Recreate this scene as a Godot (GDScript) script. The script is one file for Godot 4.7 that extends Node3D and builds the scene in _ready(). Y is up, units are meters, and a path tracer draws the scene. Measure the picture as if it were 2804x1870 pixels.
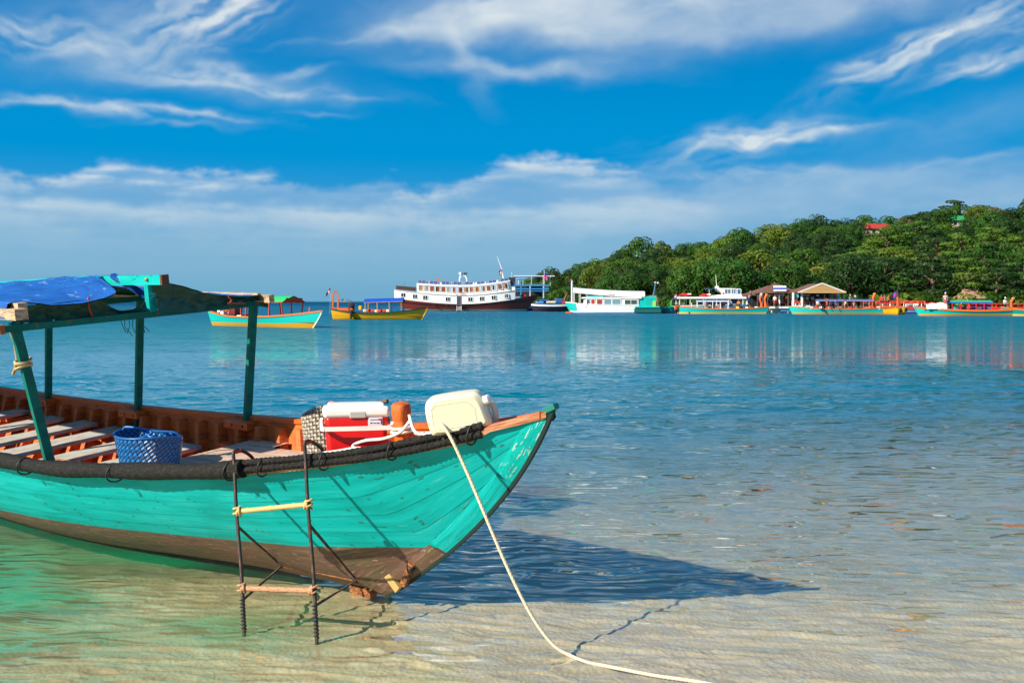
extends Node3D
# A beached longtail boat in a calm bay: helpers first, then _ready() with camera, sky, sun, setting, boats, small things.

var rng := RandomNumberGenerator.new()
var mats := {}


class MB:
	var v := PackedVector3Array()
	var n := PackedVector3Array()
	var uv := PackedVector2Array()
	var ix := PackedInt32Array()
	var col := PackedColorArray()

	func quad(a: Vector3, b: Vector3, c: Vector3, d: Vector3) -> void:
		var nn := (b - a).cross(c - a)
		if nn.length_squared() < 1e-14:
			nn = (c - a).cross(d - a)
		nn = nn.normalized()
		var k := v.size()
		var w := (b - a).length()
		var h := (d - a).length()
		v.append_array([a, b, c, d])
		n.append_array([nn, nn, nn, nn])
		uv.append_array([Vector2(0, 0), Vector2(w, 0), Vector2(w, h), Vector2(0, h)])
		ix.append_array([k, k + 2, k + 1, k, k + 3, k + 2])

	func tri(a: Vector3, b: Vector3, c: Vector3) -> void:
		var nn := (b - a).cross(c - a).normalized()
		var k := v.size()
		v.append_array([a, b, c])
		n.append_array([nn, nn, nn])
		uv.append_array([Vector2(0, 0), Vector2((b - a).length(), 0), Vector2(0, (c - a).length())])
		ix.append_array([k, k + 2, k + 1])

	# rows of points to a smooth sheet; normals by finite differences
	func grid(rows: Array, closed := false, skip := {}) -> void:
		var r := rows.size()
		var c: int = rows[0].size()
		var k := v.size()
		var along := 0.0
		for i in r:
			var row: PackedVector3Array = rows[i]
			var up: PackedVector3Array = rows[mini(i + 1, r - 1)]
			var dn: PackedVector3Array = rows[maxi(i - 1, 0)]
			if i > 0:
				along += (row[c / 2] - dn[c / 2]).length()
			var across := 0.0
			for j in c:
				var a := j - 1
				var b := j + 1
				if closed:
					if a < 0:
						a = c - 2
					if b >= c:
						b = 1
				else:
					a = maxi(a, 0)
					b = mini(b, c - 1)
				if j > 0:
					across += (row[j] - row[j - 1]).length()
				var dj := row[b] - row[a]
				var di := up[j] - dn[j]
				var nn := dj.cross(di)
				if nn.length_squared() < 1e-16:
					# a row that shrinks to a point, or a collapsed column
					var row2: PackedVector3Array = up if i == 0 else dn
					nn = (row2[b] - row2[a]).cross(di)
					if nn.length_squared() < 1e-16:
						nn = dj.cross(up[clampi(j + 1, 0, c - 1)] - dn[clampi(j + 1, 0, c - 1)])
					if nn.length_squared() < 1e-16:
						nn = Vector3.UP
				v.append(row[j])
				n.append(nn.normalized())
				uv.append(Vector2(along, across))
		for i in r - 1:
			for j in c - 1:
				if skip.has(i * 1000 + j):
					continue
				var p := k + i * c + j
				ix.append_array([p, p + c, p + 1, p + 1, p + c, p + c + 1])

	func box(c: Vector3, s: Vector3, b := Basis.IDENTITY) -> void:
		var x := b.x * s.x * 0.5
		var y := b.y * s.y * 0.5
		var z := b.z * s.z * 0.5
		quad(c - x - y + z, c + x - y + z, c + x + y + z, c - x + y + z)
		quad(c + x - y - z, c - x - y - z, c - x + y - z, c + x + y - z)
		quad(c + x - y + z, c + x - y - z, c + x + y - z, c + x + y + z)
		quad(c - x - y - z, c - x - y + z, c - x + y + z, c - x + y - z)
		quad(c - x + y + z, c + x + y + z, c + x + y - z, c - x + y - z)
		quad(c - x - y - z, c + x - y - z, c + x - y + z, c - x - y + z)

	# a bar of rectangular section from a to b: w across, h along upv
	func bar(a: Vector3, b: Vector3, w: float, h: float, upv := Vector3.UP) -> void:
		var d := (b - a).normalized()
		var side := upv.cross(d)
		if side.length() < 1e-4:
			side = Vector3.RIGHT.cross(d)
		side = side.normalized()
		var up := d.cross(side).normalized()
		box((a + b) * 0.5, Vector3(w, h, (b - a).length()), Basis(side, up, d))

	# a box with rounded edges of radius r
	func rbox(c: Vector3, s: Vector3, r: float, b := Basis.IDENTITY, taper := 1.0, seg := 3) -> void:
		var h := s * 0.5 - Vector3(r, r, r)
		var rows := []
		var norms := []
		for i in 2 * (seg + 1):
			var top := i > seg
			var la := -PI / 2 + PI / 2 * float(i - (1 if top else 0)) / seg if not top else PI / 2 * float(i - seg - 1) / seg
			var row := PackedVector3Array()
			var nr := PackedVector3Array()
			for q in 4:
				for j in seg + 1:
					var lo := PI / 2 * (q + float(j) / seg)
					var nn := Vector3(cos(la) * cos(lo), sin(la), cos(la) * sin(lo))
					var sx := 1.0 if q == 0 or q == 3 else -1.0
					var sz := 1.0 if q < 2 else -1.0
					var p := Vector3(sx * h.x, h.y if top else -h.y, sz * h.z) + nn * r
					var t := lerpf(taper, 1.0, clampf(p.y / s.y + 0.5, 0.0, 1.0))
					p.x *= t
					p.z *= t
					row.append(c + b * p)
					nr.append((b * nn).normalized())
			row.append(row[0])
			nr.append(nr[0])
			rows.append(row)
			norms.append(nr)
		var k := v.size()
		var w: int = rows[0].size()
		for i in rows.size():
			v.append_array(rows[i])
			n.append_array(norms[i])
			for j in w:
				uv.append(Vector2(float(j) / w * (s.x + s.z) * 2.0, float(i) / rows.size() * s.y))
		for i in rows.size() - 1:
			for j in w - 1:
				var p := k + i * w + j
				ix.append_array([p, p + 1, p + w, p + 1, p + w + 1, p + w])
		var x := b.x * h.x
		var z := b.z * h.z
		var t := c + b.y * s.y * 0.5
		quad(t - x + z, t + x + z, t + x - z, t - x - z)
		x *= taper
		z *= taper
		t = c - b.y * s.y * 0.5
		quad(t - x - z, t + x - z, t + x + z, t - x + z)

	func tube(pts: PackedVector3Array, radius, sides := 8, caps := true) -> void:
		var rows := []
		var m := pts.size()
		var ref := Vector3.UP
		var d0 := (pts[1] - pts[0]).normalized()
		if absf(d0.dot(ref)) > 0.9:
			ref = Vector3.RIGHT
		var s := ref.cross(d0).normalized()
		for i in m:
			var d := (pts[mini(i + 1, m - 1)] - pts[maxi(i - 1, 0)]).normalized()
			s = (s - d * s.dot(d)).normalized()
			var u := d.cross(s)
			var rr: float = radius[i] if radius is Array or radius is PackedFloat32Array else radius
			var row := PackedVector3Array()
			for j in sides + 1:
				var a := TAU * j / sides
				row.append(pts[i] + (s * cos(a) + u * sin(a)) * rr)
			rows.append(row)
		if caps:
			for e in [0, m - 1]:
				var k := v.size()
				var row: PackedVector3Array = rows[e]
				var d := (pts[1] - pts[0]).normalized() if e else (pts[0] - pts[1]).normalized()
				if e:
					d = (pts[m - 1] - pts[m - 2]).normalized()
				v.append(pts[e])
				n.append(d)
				uv.append(Vector2.ZERO)
				for j in sides + 1:
					v.append(row[j])
					n.append(d)
					uv.append(Vector2(cos(TAU * j / sides), sin(TAU * j / sides)) * 0.02)
				for j in sides:
					if e:
						ix.append_array([k, k + 2 + j, k + 1 + j])
					else:
						ix.append_array([k, k + 1 + j, k + 2 + j])
		grid(rows, true)

	func lathe(profile: Array, at: Vector3, sides := 16, b := Basis.IDENTITY) -> void:
		var rows := []
		for p in profile:
			var row := PackedVector3Array()
			for j in sides + 1:
				var a := TAU * j / sides
				row.append(at + b * Vector3(p.x * cos(a), p.y, p.x * sin(a)))
			rows.append(row)
		grid(rows, true)

	# a flat polygon (xy) thickened along z
	func prism(poly: PackedVector2Array, depth: float, xf := Transform3D.IDENTITY) -> void:
		var t := Geometry2D.triangulate_polygon(poly)
		if Geometry2D.is_polygon_clockwise(poly):
			var rev := poly.duplicate()
			rev.reverse()
			poly = rev
			t = Geometry2D.triangulate_polygon(poly)
		for z in [depth * 0.5, -depth * 0.5]:
			for i in range(0, t.size(), 3):
				var a := poly[t[i]]
				var b := poly[t[i + 1]]
				var c := poly[t[i + 2]]
				if (b - a).cross(c - a) < 0:
					var sw := b
					b = c
					c = sw
				var p := xf * Vector3(a.x, a.y, z)
				var q := xf * Vector3(b.x, b.y, z)
				var s := xf * Vector3(c.x, c.y, z)
				if z > 0:
					tri(p, q, s)
				else:
					tri(p, s, q)
		for i in poly.size():
			var a := poly[i]
			var b := poly[(i + 1) % poly.size()]
			quad(xf * Vector3(a.x, a.y, -depth * 0.5), xf * Vector3(b.x, b.y, -depth * 0.5), xf * Vector3(b.x, b.y, depth * 0.5), xf * Vector3(a.x, a.y, depth * 0.5))

	func mesh() -> ArrayMesh:
		var a := []
		a.resize(Mesh.ARRAY_MAX)
		a[Mesh.ARRAY_VERTEX] = v
		a[Mesh.ARRAY_NORMAL] = n
		a[Mesh.ARRAY_TEX_UV] = uv
		if col.size() == v.size():
			a[Mesh.ARRAY_COLOR] = col
		a[Mesh.ARRAY_INDEX] = ix
		var m := ArrayMesh.new()
		m.add_surface_from_arrays(Mesh.PRIMITIVE_TRIANGLES, a)
		return m


func obj(called: String, g, m: Material, parent: Node = self) -> MeshInstance3D:
	var o := MeshInstance3D.new()
	o.name = called
	o.mesh = g.mesh() if g is MB else g
	o.material_override = m
	parent.add_child(o, true)
	return o


func tag(o: Node, label: String, category: String, group := "") -> Node:
	o.set_meta("label", label)
	o.set_meta("category", category)
	if group != "":
		o.set_meta("group", group)
	return o


func thing(called: String, label: String, category: String, xf := Transform3D.IDENTITY, group := "") -> Node3D:
	var o := Node3D.new()
	o.name = called
	add_child(o, true)
	o.transform = xf
	tag(o, label, category, group)
	return o


func struct(o: Node) -> Node:
	o.set_meta("kind", "structure")
	return o


func stuff(o: Node) -> Node:
	o.set_meta("kind", "stuff")
	return o


func lin(r: float, g: float, b: float, a := 1.0) -> Color:
	var c := Color(r, g, b).linear_to_srgb()
	c.a = a
	return c


# a plain painted or raw material of that linear base colour
func M(r: float, g: float, b: float, rough := 0.6, metal := 0.0) -> StandardMaterial3D:
	var key := "%.3f %.3f %.3f %.2f %.2f" % [r, g, b, rough, metal]
	if not mats.has(key):
		var m := StandardMaterial3D.new()
		m.albedo_color = lin(r, g, b)
		m.roughness = rough
		m.metallic = metal
		mats[key] = m
	return mats[key]


func noise(sd: int, freq: float, oct := 4) -> FastNoiseLite:
	var f := FastNoiseLite.new()
	f.seed = sd
	f.frequency = freq
	f.noise_type = FastNoiseLite.TYPE_SIMPLEX_SMOOTH
	f.fractal_octaves = oct
	return f


# seamless grey noise w x h, stretched to W x H, as bytes
func nz(sd: int, freq: float, w: int, h: int, W: int, H: int, oct := 4) -> PackedByteArray:
	var im := noise(sd, freq, oct).get_seamless_image(w, h, false, false, 0.12, true)
	im.convert(Image.FORMAT_L8)
	if w != W or h != H:
		im.resize(W, H, Image.INTERPOLATE_CUBIC)
	return im.get_data()


# colour texture from noise layers: cols is a list of [layer, low, high, linear colour], laid over base one after the other
func paint(W: int, H: int, base: Vector3, layers: Array, cols: Array) -> ImageTexture:
	var b := PackedByteArray()
	b.resize(W * H * 3)
	for i in W * H:
		var c := base
		for s in cols:
			var x: float = layers[s[0]][i] / 255.0
			var t := clampf((x - s[1]) / (s[2] - s[1]), 0.0, 1.0)
			c = c.lerp(s[3], t * s[4])
		b[i * 3] = int(255.0 * pow(clampf(c.x, 0.0, 1.0), 0.4545))
		b[i * 3 + 1] = int(255.0 * pow(clampf(c.y, 0.0, 1.0), 0.4545))
		b[i * 3 + 2] = int(255.0 * pow(clampf(c.z, 0.0, 1.0), 0.4545))
	return ImageTexture.create_from_image(Image.create_from_data(W, H, false, Image.FORMAT_RGB8, b))


func grey(W: int, H: int, b: PackedByteArray) -> ImageTexture:
	return ImageTexture.create_from_image(Image.create_from_data(W, H, false, Image.FORMAT_L8, b))


func tmat(t: Texture2D, scale: Vector3, rough := 0.6, height: Texture2D = null, hs := 0.0) -> StandardMaterial3D:
	var m := StandardMaterial3D.new()
	m.albedo_texture = t
	m.uv1_scale = scale
	m.roughness = rough
	if height:
		m.heightmap_enabled = true
		m.heightmap_texture = height
		m.heightmap_scale = hs
	return m


func frame_of(fwd: Vector3, at: Vector3) -> Transform3D:
	# local x points along fwd, y up
	var x := fwd.normalized()
	var z := x.cross(Vector3.UP).normalized()
	return Transform3D(Basis(x, z.cross(x), z), at)


# ---------------------------------------------------------------- sky

var cirrus: Array = []
var sky_a := noise(11, 0.11, 5)
var sky_b := noise(12, 0.5, 5)
var sky_c := noise(13, 0.16, 4)


func cloud_list() -> Array:
	# azimuth, elevation, half length, half width in degrees, tilt, strength, 1 = soft veil / 0 = fibrous
	return [
		[-15.75, 15.81, 3.76, 1.38, 0.61, 0.90, 0], [-18.94, 14.34, 3.26, 1.50, 0.42, 0.45, 0], [-24.97, 13.44, 3.76, 0.85, -0.07, 0.65, 0], [-25.79, 13.99, 2.26, 0.35, -0.10, 0.40, 0],
		[-20.94, 14.93, 6.02, 2.26, 0.14, 0.22, 1], [-22.45, 12.38, 4.01, 1.00, 0.17, 0.20, 1], [-16.90, 12.11, 3.76, 0.50, -0.07, 0.60, 0], [-13.17, 11.67, 4.76, 0.25, -0.05, 0.60, 0],
		[-15.05, 11.88, 5.51, 0.80, -0.05, 0.25, 1], [-12.21, 12.55, 2.01, 0.18, 0.10, 0.40, 0], [-18.27, 11.91, 3.01, 0.30, -0.03, 0.35, 0], [-22.66, 10.09, 5.76, 0.35, -0.05, 0.60, 0],
		[-18.04, 10.02, 4.01, 0.25, -0.03, 0.55, 0], [-24.76, 10.09, 3.51, 0.20, 0.03, 0.35, 0], [-17.82, 9.34, 2.76, 0.13, 0.00, 0.30, 0], [-10.77, 10.42, 1.50, 0.18, -0.05, 0.25, 0],
		[-16.44, 13.42, 0.88, 0.18, -0.09, 0.45, 0], [-10.04, 14.32, 2.76, 0.13, 0.21, 0.30, 0], [-0.63, 16.28, 6.77, 1.50, 0.17, 0.90, 1], [6.86, 16.52, 10.53, 1.50, 0.00, 0.75, 1],
		[17.59, 16.00, 12.53, 1.50, 0.05, 0.50, 1], [-4.87, 15.07, 3.26, 0.65, 0.17, 0.55, 1], [-3.00, 14.28, 2.38, 0.65, -0.96, 0.60, 1], [3.88, 14.97, 5.51, 0.85, -0.03, 0.60, 1],
		[0.13, 13.00, 5.76, 0.45, -0.05, 0.55, 1], [6.11, 13.28, 3.51, 0.50, 0.00, 0.25, 1], [11.49, 14.49, 6.02, 0.75, 0.10, 0.40, 1], [23.30, 13.72, 5.01, 0.70, 0.44, 0.90, 0],
		[21.59, 13.11, 3.26, 0.55, 0.38, 0.70, 0], [19.73, 12.55, 1.50, 0.35, 0.09, 0.60, 0], [26.60, 14.22, 3.26, 0.85, 0.35, 0.60, 0], [26.19, 12.28, 3.01, 0.43, 0.24, 0.75, 0],
		[23.72, 12.09, 2.01, 0.20, 0.14, 0.30, 0], [13.88, 9.04, 4.51, 0.60, 0.07, 0.80, 0], [16.67, 9.16, 3.26, 0.35, 0.07, 0.65, 0], [9.80, 8.53, 2.51, 0.50, 0.35, 0.40, 0],
		[11.73, 7.92, 4.01, 0.28, 0.07, 0.30, 0], [11.49, 8.84, 2.26, 0.35, 0.21, 0.40, 0], [17.59, 6.73, 10.03, 0.60, 0.02, 0.42, 1], [12.93, 7.12, 5.01, 0.38, -0.03, 0.40, 0],
		[24.14, 8.91, 6.27, 1.25, 0.17, 0.15, 1], [24.14, 7.34, 6.02, 0.25, 0.05, 0.22, 0], [16.44, 5.82, 12.53, 0.90, 0.00, 0.25, 1], [9.56, 5.25, 6.52, 0.75, 0.05, 0.40, 1],
		[7.10, 4.29, 6.52, 0.65, 0.00, 0.35, 1], [24.14, 5.54, 7.52, 0.90, 0.00, 0.22, 1], [5.62, 7.14, 2.76, 0.25, -0.03, 0.40, 0],
	]


func top_of_bank(az: float) -> float:
	# upper edge of the low cloud bank over the sea, in degrees
	return 7.0 + 0.35 * sin(az * 0.31 + 1.0) + 1.05 * exp(-pow((az - 2.4) / 3.4, 2.0)) + 0.25 * sin(az * 0.9 + 2.0)


func sky_at(az: float, el: float) -> Color:
	# clear air
	var t := clampf(el / 17.0, 0.0, 1.0)
	var low := Vector3(0.165, 0.415, 0.620)
	var mid := Vector3(0.0, 0.300, 0.680)
	var high := Vector3(0.0, 0.215, 0.565)
	var top := Vector3(0.0, 0.115, 0.370)
	var c: Vector3
	if el < 8.5:
		c = low.lerp(mid, smoothstep(0.5, 8.5, el))
	elif el < 17.0:
		c = mid.lerp(high, smoothstep(8.0, 17.0, el))
	else:
		c = high.lerp(top, smoothstep(17.0, 70.0, el))
	var thin := 1.0
	var wx := sky_c.get_noise_2d(az * 1.0, el * 2.0 + 40.0)
	var wy := sky_c.get_noise_2d(az * 1.0 + 90.0, el * 2.0)
	var dark := 0.0
	if el > 0.5 and el < 30.0 and absf(az) < 45.0:
		for k in cirrus:
			var dx: float = az - k[0] + wx * 1.2
			var dy: float = el - k[1] + wy * 0.7
			var px: float = dx * k[7] + dy * k[8]
			var py: float = -dx * k[8] + dy * k[7]
			var q: float = px * px / (k[2] * k[2]) + py * py / (k[3] * k[3])
			if q > 4.5:
				continue
			var g := exp(-q * 1.15)
			var f: float
			if k[6] == 0:
				f = 0.60 + 1.25 * sky_b.get_noise_2d(px * 0.34 + k[0] * 3.0, py * 2.6 + wx * 1.3) + 0.8 * sky_a.get_noise_2d(px * 3.0, py * 12.0)
			else:
				f = 0.85 + 0.75 * sky_a.get_noise_2d(px * 1.1 + k[0], py * 3.2) + 0.3 * sky_b.get_noise_2d(px * 0.5, py * 1.5)
			thin *= 1.0 - clampf(g * k[5] * maxf(f, 0.0), -0.6, 0.92)
	thin = minf(thin, 1.0)
	# the low bank, bright along its upper edge and thinning into haze below
	var bank := 0.0
	if el > -1.0 and el < 14.0:
		var fine := sky_b.get_noise_2d(az * 1.5, el * 2.4 + 7.0)
		var edge := top_of_bank(az) + 0.75 * sky_b.get_noise_2d(az * 0.30, el * 1.3) + 0.22 * fine + 0.12 * sky_b.get_noise_2d(az * 4.0, el * 6.0)
		var below := edge - el
		var fadex := 1.0 - smoothstep(3.5, 9.0, az) * 0.85
		var streak := 0.5 + 1.0 * sky_b.get_noise_2d(az * 0.20 + 50.0, el * 1.9)
		var l1 := smoothstep(-0.15, 0.65, below) * clampf(0.80 + 1.0 * sky_b.get_noise_2d(az * 0.45 - 30.0, el * 3.2), 0.25, 1.0) * exp(-pow(maxf(below - 0.35, 0.0) / (0.62 + 0.25 * fine + 0.3 * exp(-pow((az - 1.0) / 5.0, 2.0))), 2.0)) * clampf(0.50 + 0.60 * streak, 0.0, 1.0) * clampf(0.62 + 1.3 * sky_b.get_noise_2d(az * 0.16 + 9.0, el * 0.5) + 0.35 * fine + 0.45 * exp(-pow((az - 0.5) / 4.0, 2.0)), 0.22, 1.0) * 0.98
		var below2 := 5.55 + 0.5 * sky_b.get_noise_2d(az * 0.35 + 20.0, el * 0.8) + 0.5 * exp(-pow((az - 6.0) / 4.0, 2.0)) - el
		var fade2 := 1.0 - smoothstep(6.0, 13.0, az) * 0.75
		var l2 := smoothstep(-0.1, 0.7, below2) * exp(-maxf(below2 - 0.3, 0.0) / 1.35) * clampf(0.45 + 0.80 * streak + 0.30 * fine, 0.0, 1.0) * 0.80 * fade2
		var l3 := 0.20 * smoothstep(0.0, 1.2, below) * smoothstep(0.2, 2.6, el) * maxf(fade2, 0.5)
		bank = clampf(1.0 - (1.0 - l1 * fadex) * (1.0 - l2) * (1.0 - l3), 0.0, 0.93)
		dark = clampf((below - 0.6) / 3.5, 0.0, 1.0)
	elif el >= 30.0 or absf(az) >= 45.0:
		bank = 0.0
	# thin cloud everywhere else too
	var far := clampf((absf(az) - 33.0) / 12.0 + (el - 19.0) / 12.0, 0.0, 1.0) if el > 0.0 else 0.0
	if far > 0.0:
		var s := Vector3(sin(deg_to_rad(az)) * cos(deg_to_rad(el)), sin(deg_to_rad(el)), cos(deg_to_rad(az)) * cos(deg_to_rad(el))) * 9.0
		thin *= 1.0 - far * clampf(0.22 + 1.1 * sky_c.get_noise_3d(s.x, s.y * 3.0, s.z), 0.0, 0.7) * (1.0 - 0.5 * smoothstep(40.0, 90.0, el))
	var white := Vector3(0.72, 0.80, 0.84)
	var veil := Vector3(0.52, 0.66, 0.76)
	var wisps := 1.0 - thin
	c = c.lerp(veil.lerp(white, clampf(wisps * 1.1, 0.0, 1.0)), wisps)
	c = c.lerp(white.lerp(Vector3(0.50, 0.675, 0.785), dark), bank)
	return Color(c.x, c.y, c.z).linear_to_srgb()


func sky_image() -> Image:
	for k in cloud_list():
		cirrus.append(k + [cos(k[4]), sin(k[4])])
	var W := 4096
	var H := 2048
	var sw := 512
	var sh := 256
	var small := Image.create(sw, sh, false, Image.FORMAT_RGB8)
	for y in sh:
		var el := 90.0 - 180.0 * (y + 0.5) / sh
		for x in sw:
			var az := wrapf(360.0 * (x + 0.5) / sw, -180.0, 180.0)
			small.set_pixel(x, y, sky_at(az, el) if el > 0.0 else Color(0.12, 0.36, 0.5))
	small.resize(W, H, Image.INTERPOLATE_CUBIC)
	# the same sky with all its detail where it lies open before the beach
	var reach := int(36.0 / 360.0 * W)
	var y0 := int((90.0 - 21.0) / 180.0 * H)
	var y1 := int((90.0 + 0.2) / 180.0 * H)
	for y in range(y0, y1):
		var el := 90.0 - 180.0 * (y + 0.5) / H
		for x in range(-reach, reach):
			small.set_pixel((x + W) % W, y, sky_at(360.0 * (x + 0.5) / W, maxf(el, 0.05)))
	return small


func build_sky_and_sun() -> void:
	var cam := Camera3D.new()
	cam.name = "camera"
	add_child(cam)
	cam.position = Vector3(0, 1.6, 0)
	cam.rotation_degrees = Vector3(-2.278, 0, 0)
	cam.fov = 37.86
	cam.near = 0.1
	cam.far = 20000.0
	cam.current = true
	var sun := DirectionalLight3D.new()
	sun.name = "sun"
	add_child(sun)
	sun.basis = Basis.looking_at(Vector3(1.453, -1.091, -1.019), Vector3.UP)
	sun.light_energy = 1.6
	sun.light_color = Color(1.0, 0.955, 0.87)
	sun.light_angular_distance = 0.5
	sun.shadow_enabled = true
	var we := WorldEnvironment.new()
	we.name = "world"
	add_child(we)
	var e := Environment.new()
	e.background_mode = Environment.BG_SKY
	e.tonemap_mode = Environment.TONE_MAPPER_LINEAR
	e.tonemap_exposure = 1.65
	e.sdfgi_enabled = true
	e.ssao_enabled = true
	e.ssil_enabled = true
	var pm := PanoramaSkyMaterial.new()
	pm.panorama = ImageTexture.create_from_image(sky_image())
	pm.energy_multiplier = 0.60
	e.sky = Sky.new()
	e.sky.sky_material = pm
	we.environment = e


# ---------------------------------------------------------------- sea and sand

func shallow(x: float, d: float) -> float:
	# how far out a place is, counted from the shoreline that runs off to the right
	return (d - 4.6) - minf(0.56 * (x + 1.2), 14.0)


func bed_height(x: float, d: float) -> float:
	var s := shallow(x, d)
	if d < 3.2:
		return 0.012 + 0.05 * (3.2 - d)
	return -0.022 - 0.030 * maxf(s, 0.0) - 0.012 * maxf(d - 4.2, 0.0) - 0.02 * maxf(-x - 0.8, 0.0) * smoothstep(3.2, 4.6, d)


var waves := []


func wave_list() -> void:
	rng.seed = 5
	for i in 16:
		var lam := lerpf(0.22, 2.4, pow(float(i) / 15.0, 1.5))
		var dir := deg_to_rad(90.0 + rng.randf_range(-22.0, 30.0))
		var k := TAU / lam
		waves.append([k * cos(dir), k * sin(dir), rng.randf() * TAU, 0.026 * lam / TAU * rng.randf_range(0.7, 1.3)])


func build_water() -> void:
	wave_list()
	# fine ripples as a normal map that repeats without seams: many small waves, mostly running towards the beach
	var N := 512
	rng.seed = 8
	var set := []
	for i in 32:
		var kz := rng.randi_range(5, 60)
		var kx := int(roundf(kz * rng.randf_range(-0.35, 0.5)))
		set.append([kx * TAU / N, kz * TAU / N, rng.randf() * TAU, rng.randf_range(0.4, 1.0) / sqrt(32.0), kx / sqrt(float(kx * kx + kz * kz)), kz / sqrt(float(kx * kx + kz * kz))])
	var warp := nz(3, 0.012, N, N, N, N, 3)
	var amp := nz(4, 0.008, N, N, N, N, 3)
	var nb := PackedByteArray()
	nb.resize(N * N * 3)
	var at := 0
	for y in N:
		for x in N:
			var w := warp[y * N + x] * 0.05
			var a := 0.60 + amp[y * N + x] / 340.0
			var sx := 0.0
			var sy := 0.0
			for k in set:
				var s: float = k[3] * sin(k[0] * x + k[1] * y + k[2] + w)
				sx += s * k[4]
				sy += s * k[5]
			var nn := Vector3(-sx * a * 0.5, -sy * a * 0.5, 1.0).normalized()
			nb[at] = int(127.5 + 127.5 * nn.x)
			nb[at + 1] = int(127.5 + 127.5 * nn.y)
			nb[at + 2] = int(127.5 + 127.5 * nn.z)
			at += 3
	var ripples := ImageTexture.create_from_image(Image.create_from_data(N, N, false, Image.FORMAT_RGB8, nb))
	var m := StandardMaterial3D.new()
	m.albedo_color = Color(0.0, 0.35, 0.45, 0.0)
	m.transparency = BaseMaterial3D.TRANSPARENCY_ALPHA
	m.roughness = 0.03
	m.metallic_specular = 0.5
	m.normal_enabled = true
	m.normal_texture = ripples
	m.normal_scale = 0.32
	# near water with real waves
	var st := 0.055
	var nx := 470
	var nd := 520
	var g := MB.new()
	var x0 := -12.5
	var d0 := 2.6
	var tot := (nx + 1) * (nd + 1)
	g.v.resize(tot)
	g.n.resize(tot)
	g.uv.resize(tot)
	var p := 0
	for i in nd + 1:
		var d := d0 + i * st
		for j in nx + 1:
			var x := x0 + j * st
			var fade := smoothstep(d0, d0 + 1.6, d) * (1.0 - smoothstep(d0 + nd * st - 17.0, d0 + nd * st - 0.1, d)) * smoothstep(x0, x0 + 2.0, x) * (1.0 - smoothstep(x0 + nx * st - 3.0, x0 + nx * st - 0.1, x))
			fade *= 0.14 + 0.86 * smoothstep(6.0, 17.0, d)
			var h := 0.0
			var hx := 0.0
			var hd := 0.0
			for k in waves:
				var ph: float = k[0] * x + k[1] * d + k[2]
				var s: float = k[3] * cos(ph)
				h += k[3] * sin(ph)
				hx += s * k[0]
				hd += s * k[1]
			g.v[p] = Vector3(x, h * fade, -d)
			g.n[p] = Vector3(-hx * fade, 1.0, hd * fade).normalized()
			g.uv[p] = Vector2(x / 5.0, d / 3.4)
			p += 1
	for i in nd:
		for j in nx:
			var q := i * (nx + 1) + j
			g.ix.append_array([q, q + nx + 1, q + 1, q + 1, q + nx + 1, q + nx + 2])
	struct(obj("sea", g, m))
	# the open sea round it, out to the horizon: farther off the eye meets the steep sides of the waves, which mirror less
	var x1 := x0 + nx * st
	var d1 := d0 + nd * st
	var bands := [[d0, d1, 0.5], [d1, 36.0, 0.44], [36.0, 42.0, 0.39], [42.0, 50.0, 0.35], [50.0, 60.0, 0.315], [60.0, 70.0, 0.29], [70.0, 82.0, 0.275], [82.0, 96.0, 0.265], [96.0, 114.0, 0.26], [114.0, 135.0, 0.255], [135.0, 200.0, 0.25], [200.0, 400.0, 0.25], [400.0, 1200.0, 0.18], [1200.0, 9000.0, 0.14]]
	for q in bands:
		var far := MB.new()
		var xs := [-9000.0, -300.0, -60.0, x0, x1, 60.0, 300.0, 9000.0]
		for j in xs.size() - 1:
			if q[0] == d0 and j == 3:
				continue
			var k := far.v.size()
			for c in [[0, 0], [1, 0], [1, 1], [0, 1]]:
				var x: float = xs[j + c[0]]
				var d: float = q[c[1]]
				far.v.append(Vector3(x, 0, -d))
				far.n.append(Vector3.UP)
				var broad := 1.0 if q[1] <= 31.5 else snappedf(clampf((q[0] + q[1]) * 0.5 / 20.0, 1.3, 20.0), 0.1)
				far.uv.append(Vector2(x / (5.0 * broad) + broad * 0.37, d / (4.2 * broad) + broad * 0.19) if broad > 1.0 else Vector2(x / 5.0, d / 3.4))
			far.ix.append_array([k, k + 2, k + 1, k, k + 3, k + 2])
		var fm: StandardMaterial3D = m.duplicate()
		fm.metallic_specular = q[2]
		fm.normal_scale = lerpf(0.42, 0.62, clampf((q[0] - 30.0) / 40.0, 0.0, 1.0))
		fm.roughness = lerpf(0.05, 0.24, clampf((q[0] - 30.0) / 70.0, 0.0, 1.0))
		struct(obj("sea", far, fm))
	# the water itself: light scattered back from it, thicker with depth
	var wb := StandardMaterial3D.new()
	wb.vertex_color_use_as_albedo = true
	wb.transparency = BaseMaterial3D.TRANSPARENCY_ALPHA
	wb.roughness = 0.9
	wb.specular_mode = BaseMaterial3D.SPECULAR_DISABLED
	var b := MB.new()
	var bx := [-9000.0, -600.0, -120.0, -40.0]
	for i in range(-26, -8):
		bx.append(float(i))
	for i in range(-40, 15):
		bx.append(i * 0.2)
	for i in range(3, 60):
		bx.append(float(i))
	bx.append_array([80.0, 120.0, 200.0, 600.0, 9000.0])
	var bd := []
	var dd := 3.4
	while dd < 60.0:
		bd.append(dd)
		dd += 0.08 if dd < 7.5 else 0.35 + dd * 0.03
	bd.append_array([80.0, 120.0, 200.0, 600.0, 2000.0, 9000.0])
	var patch := noise(21, 0.06, 3)
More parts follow.
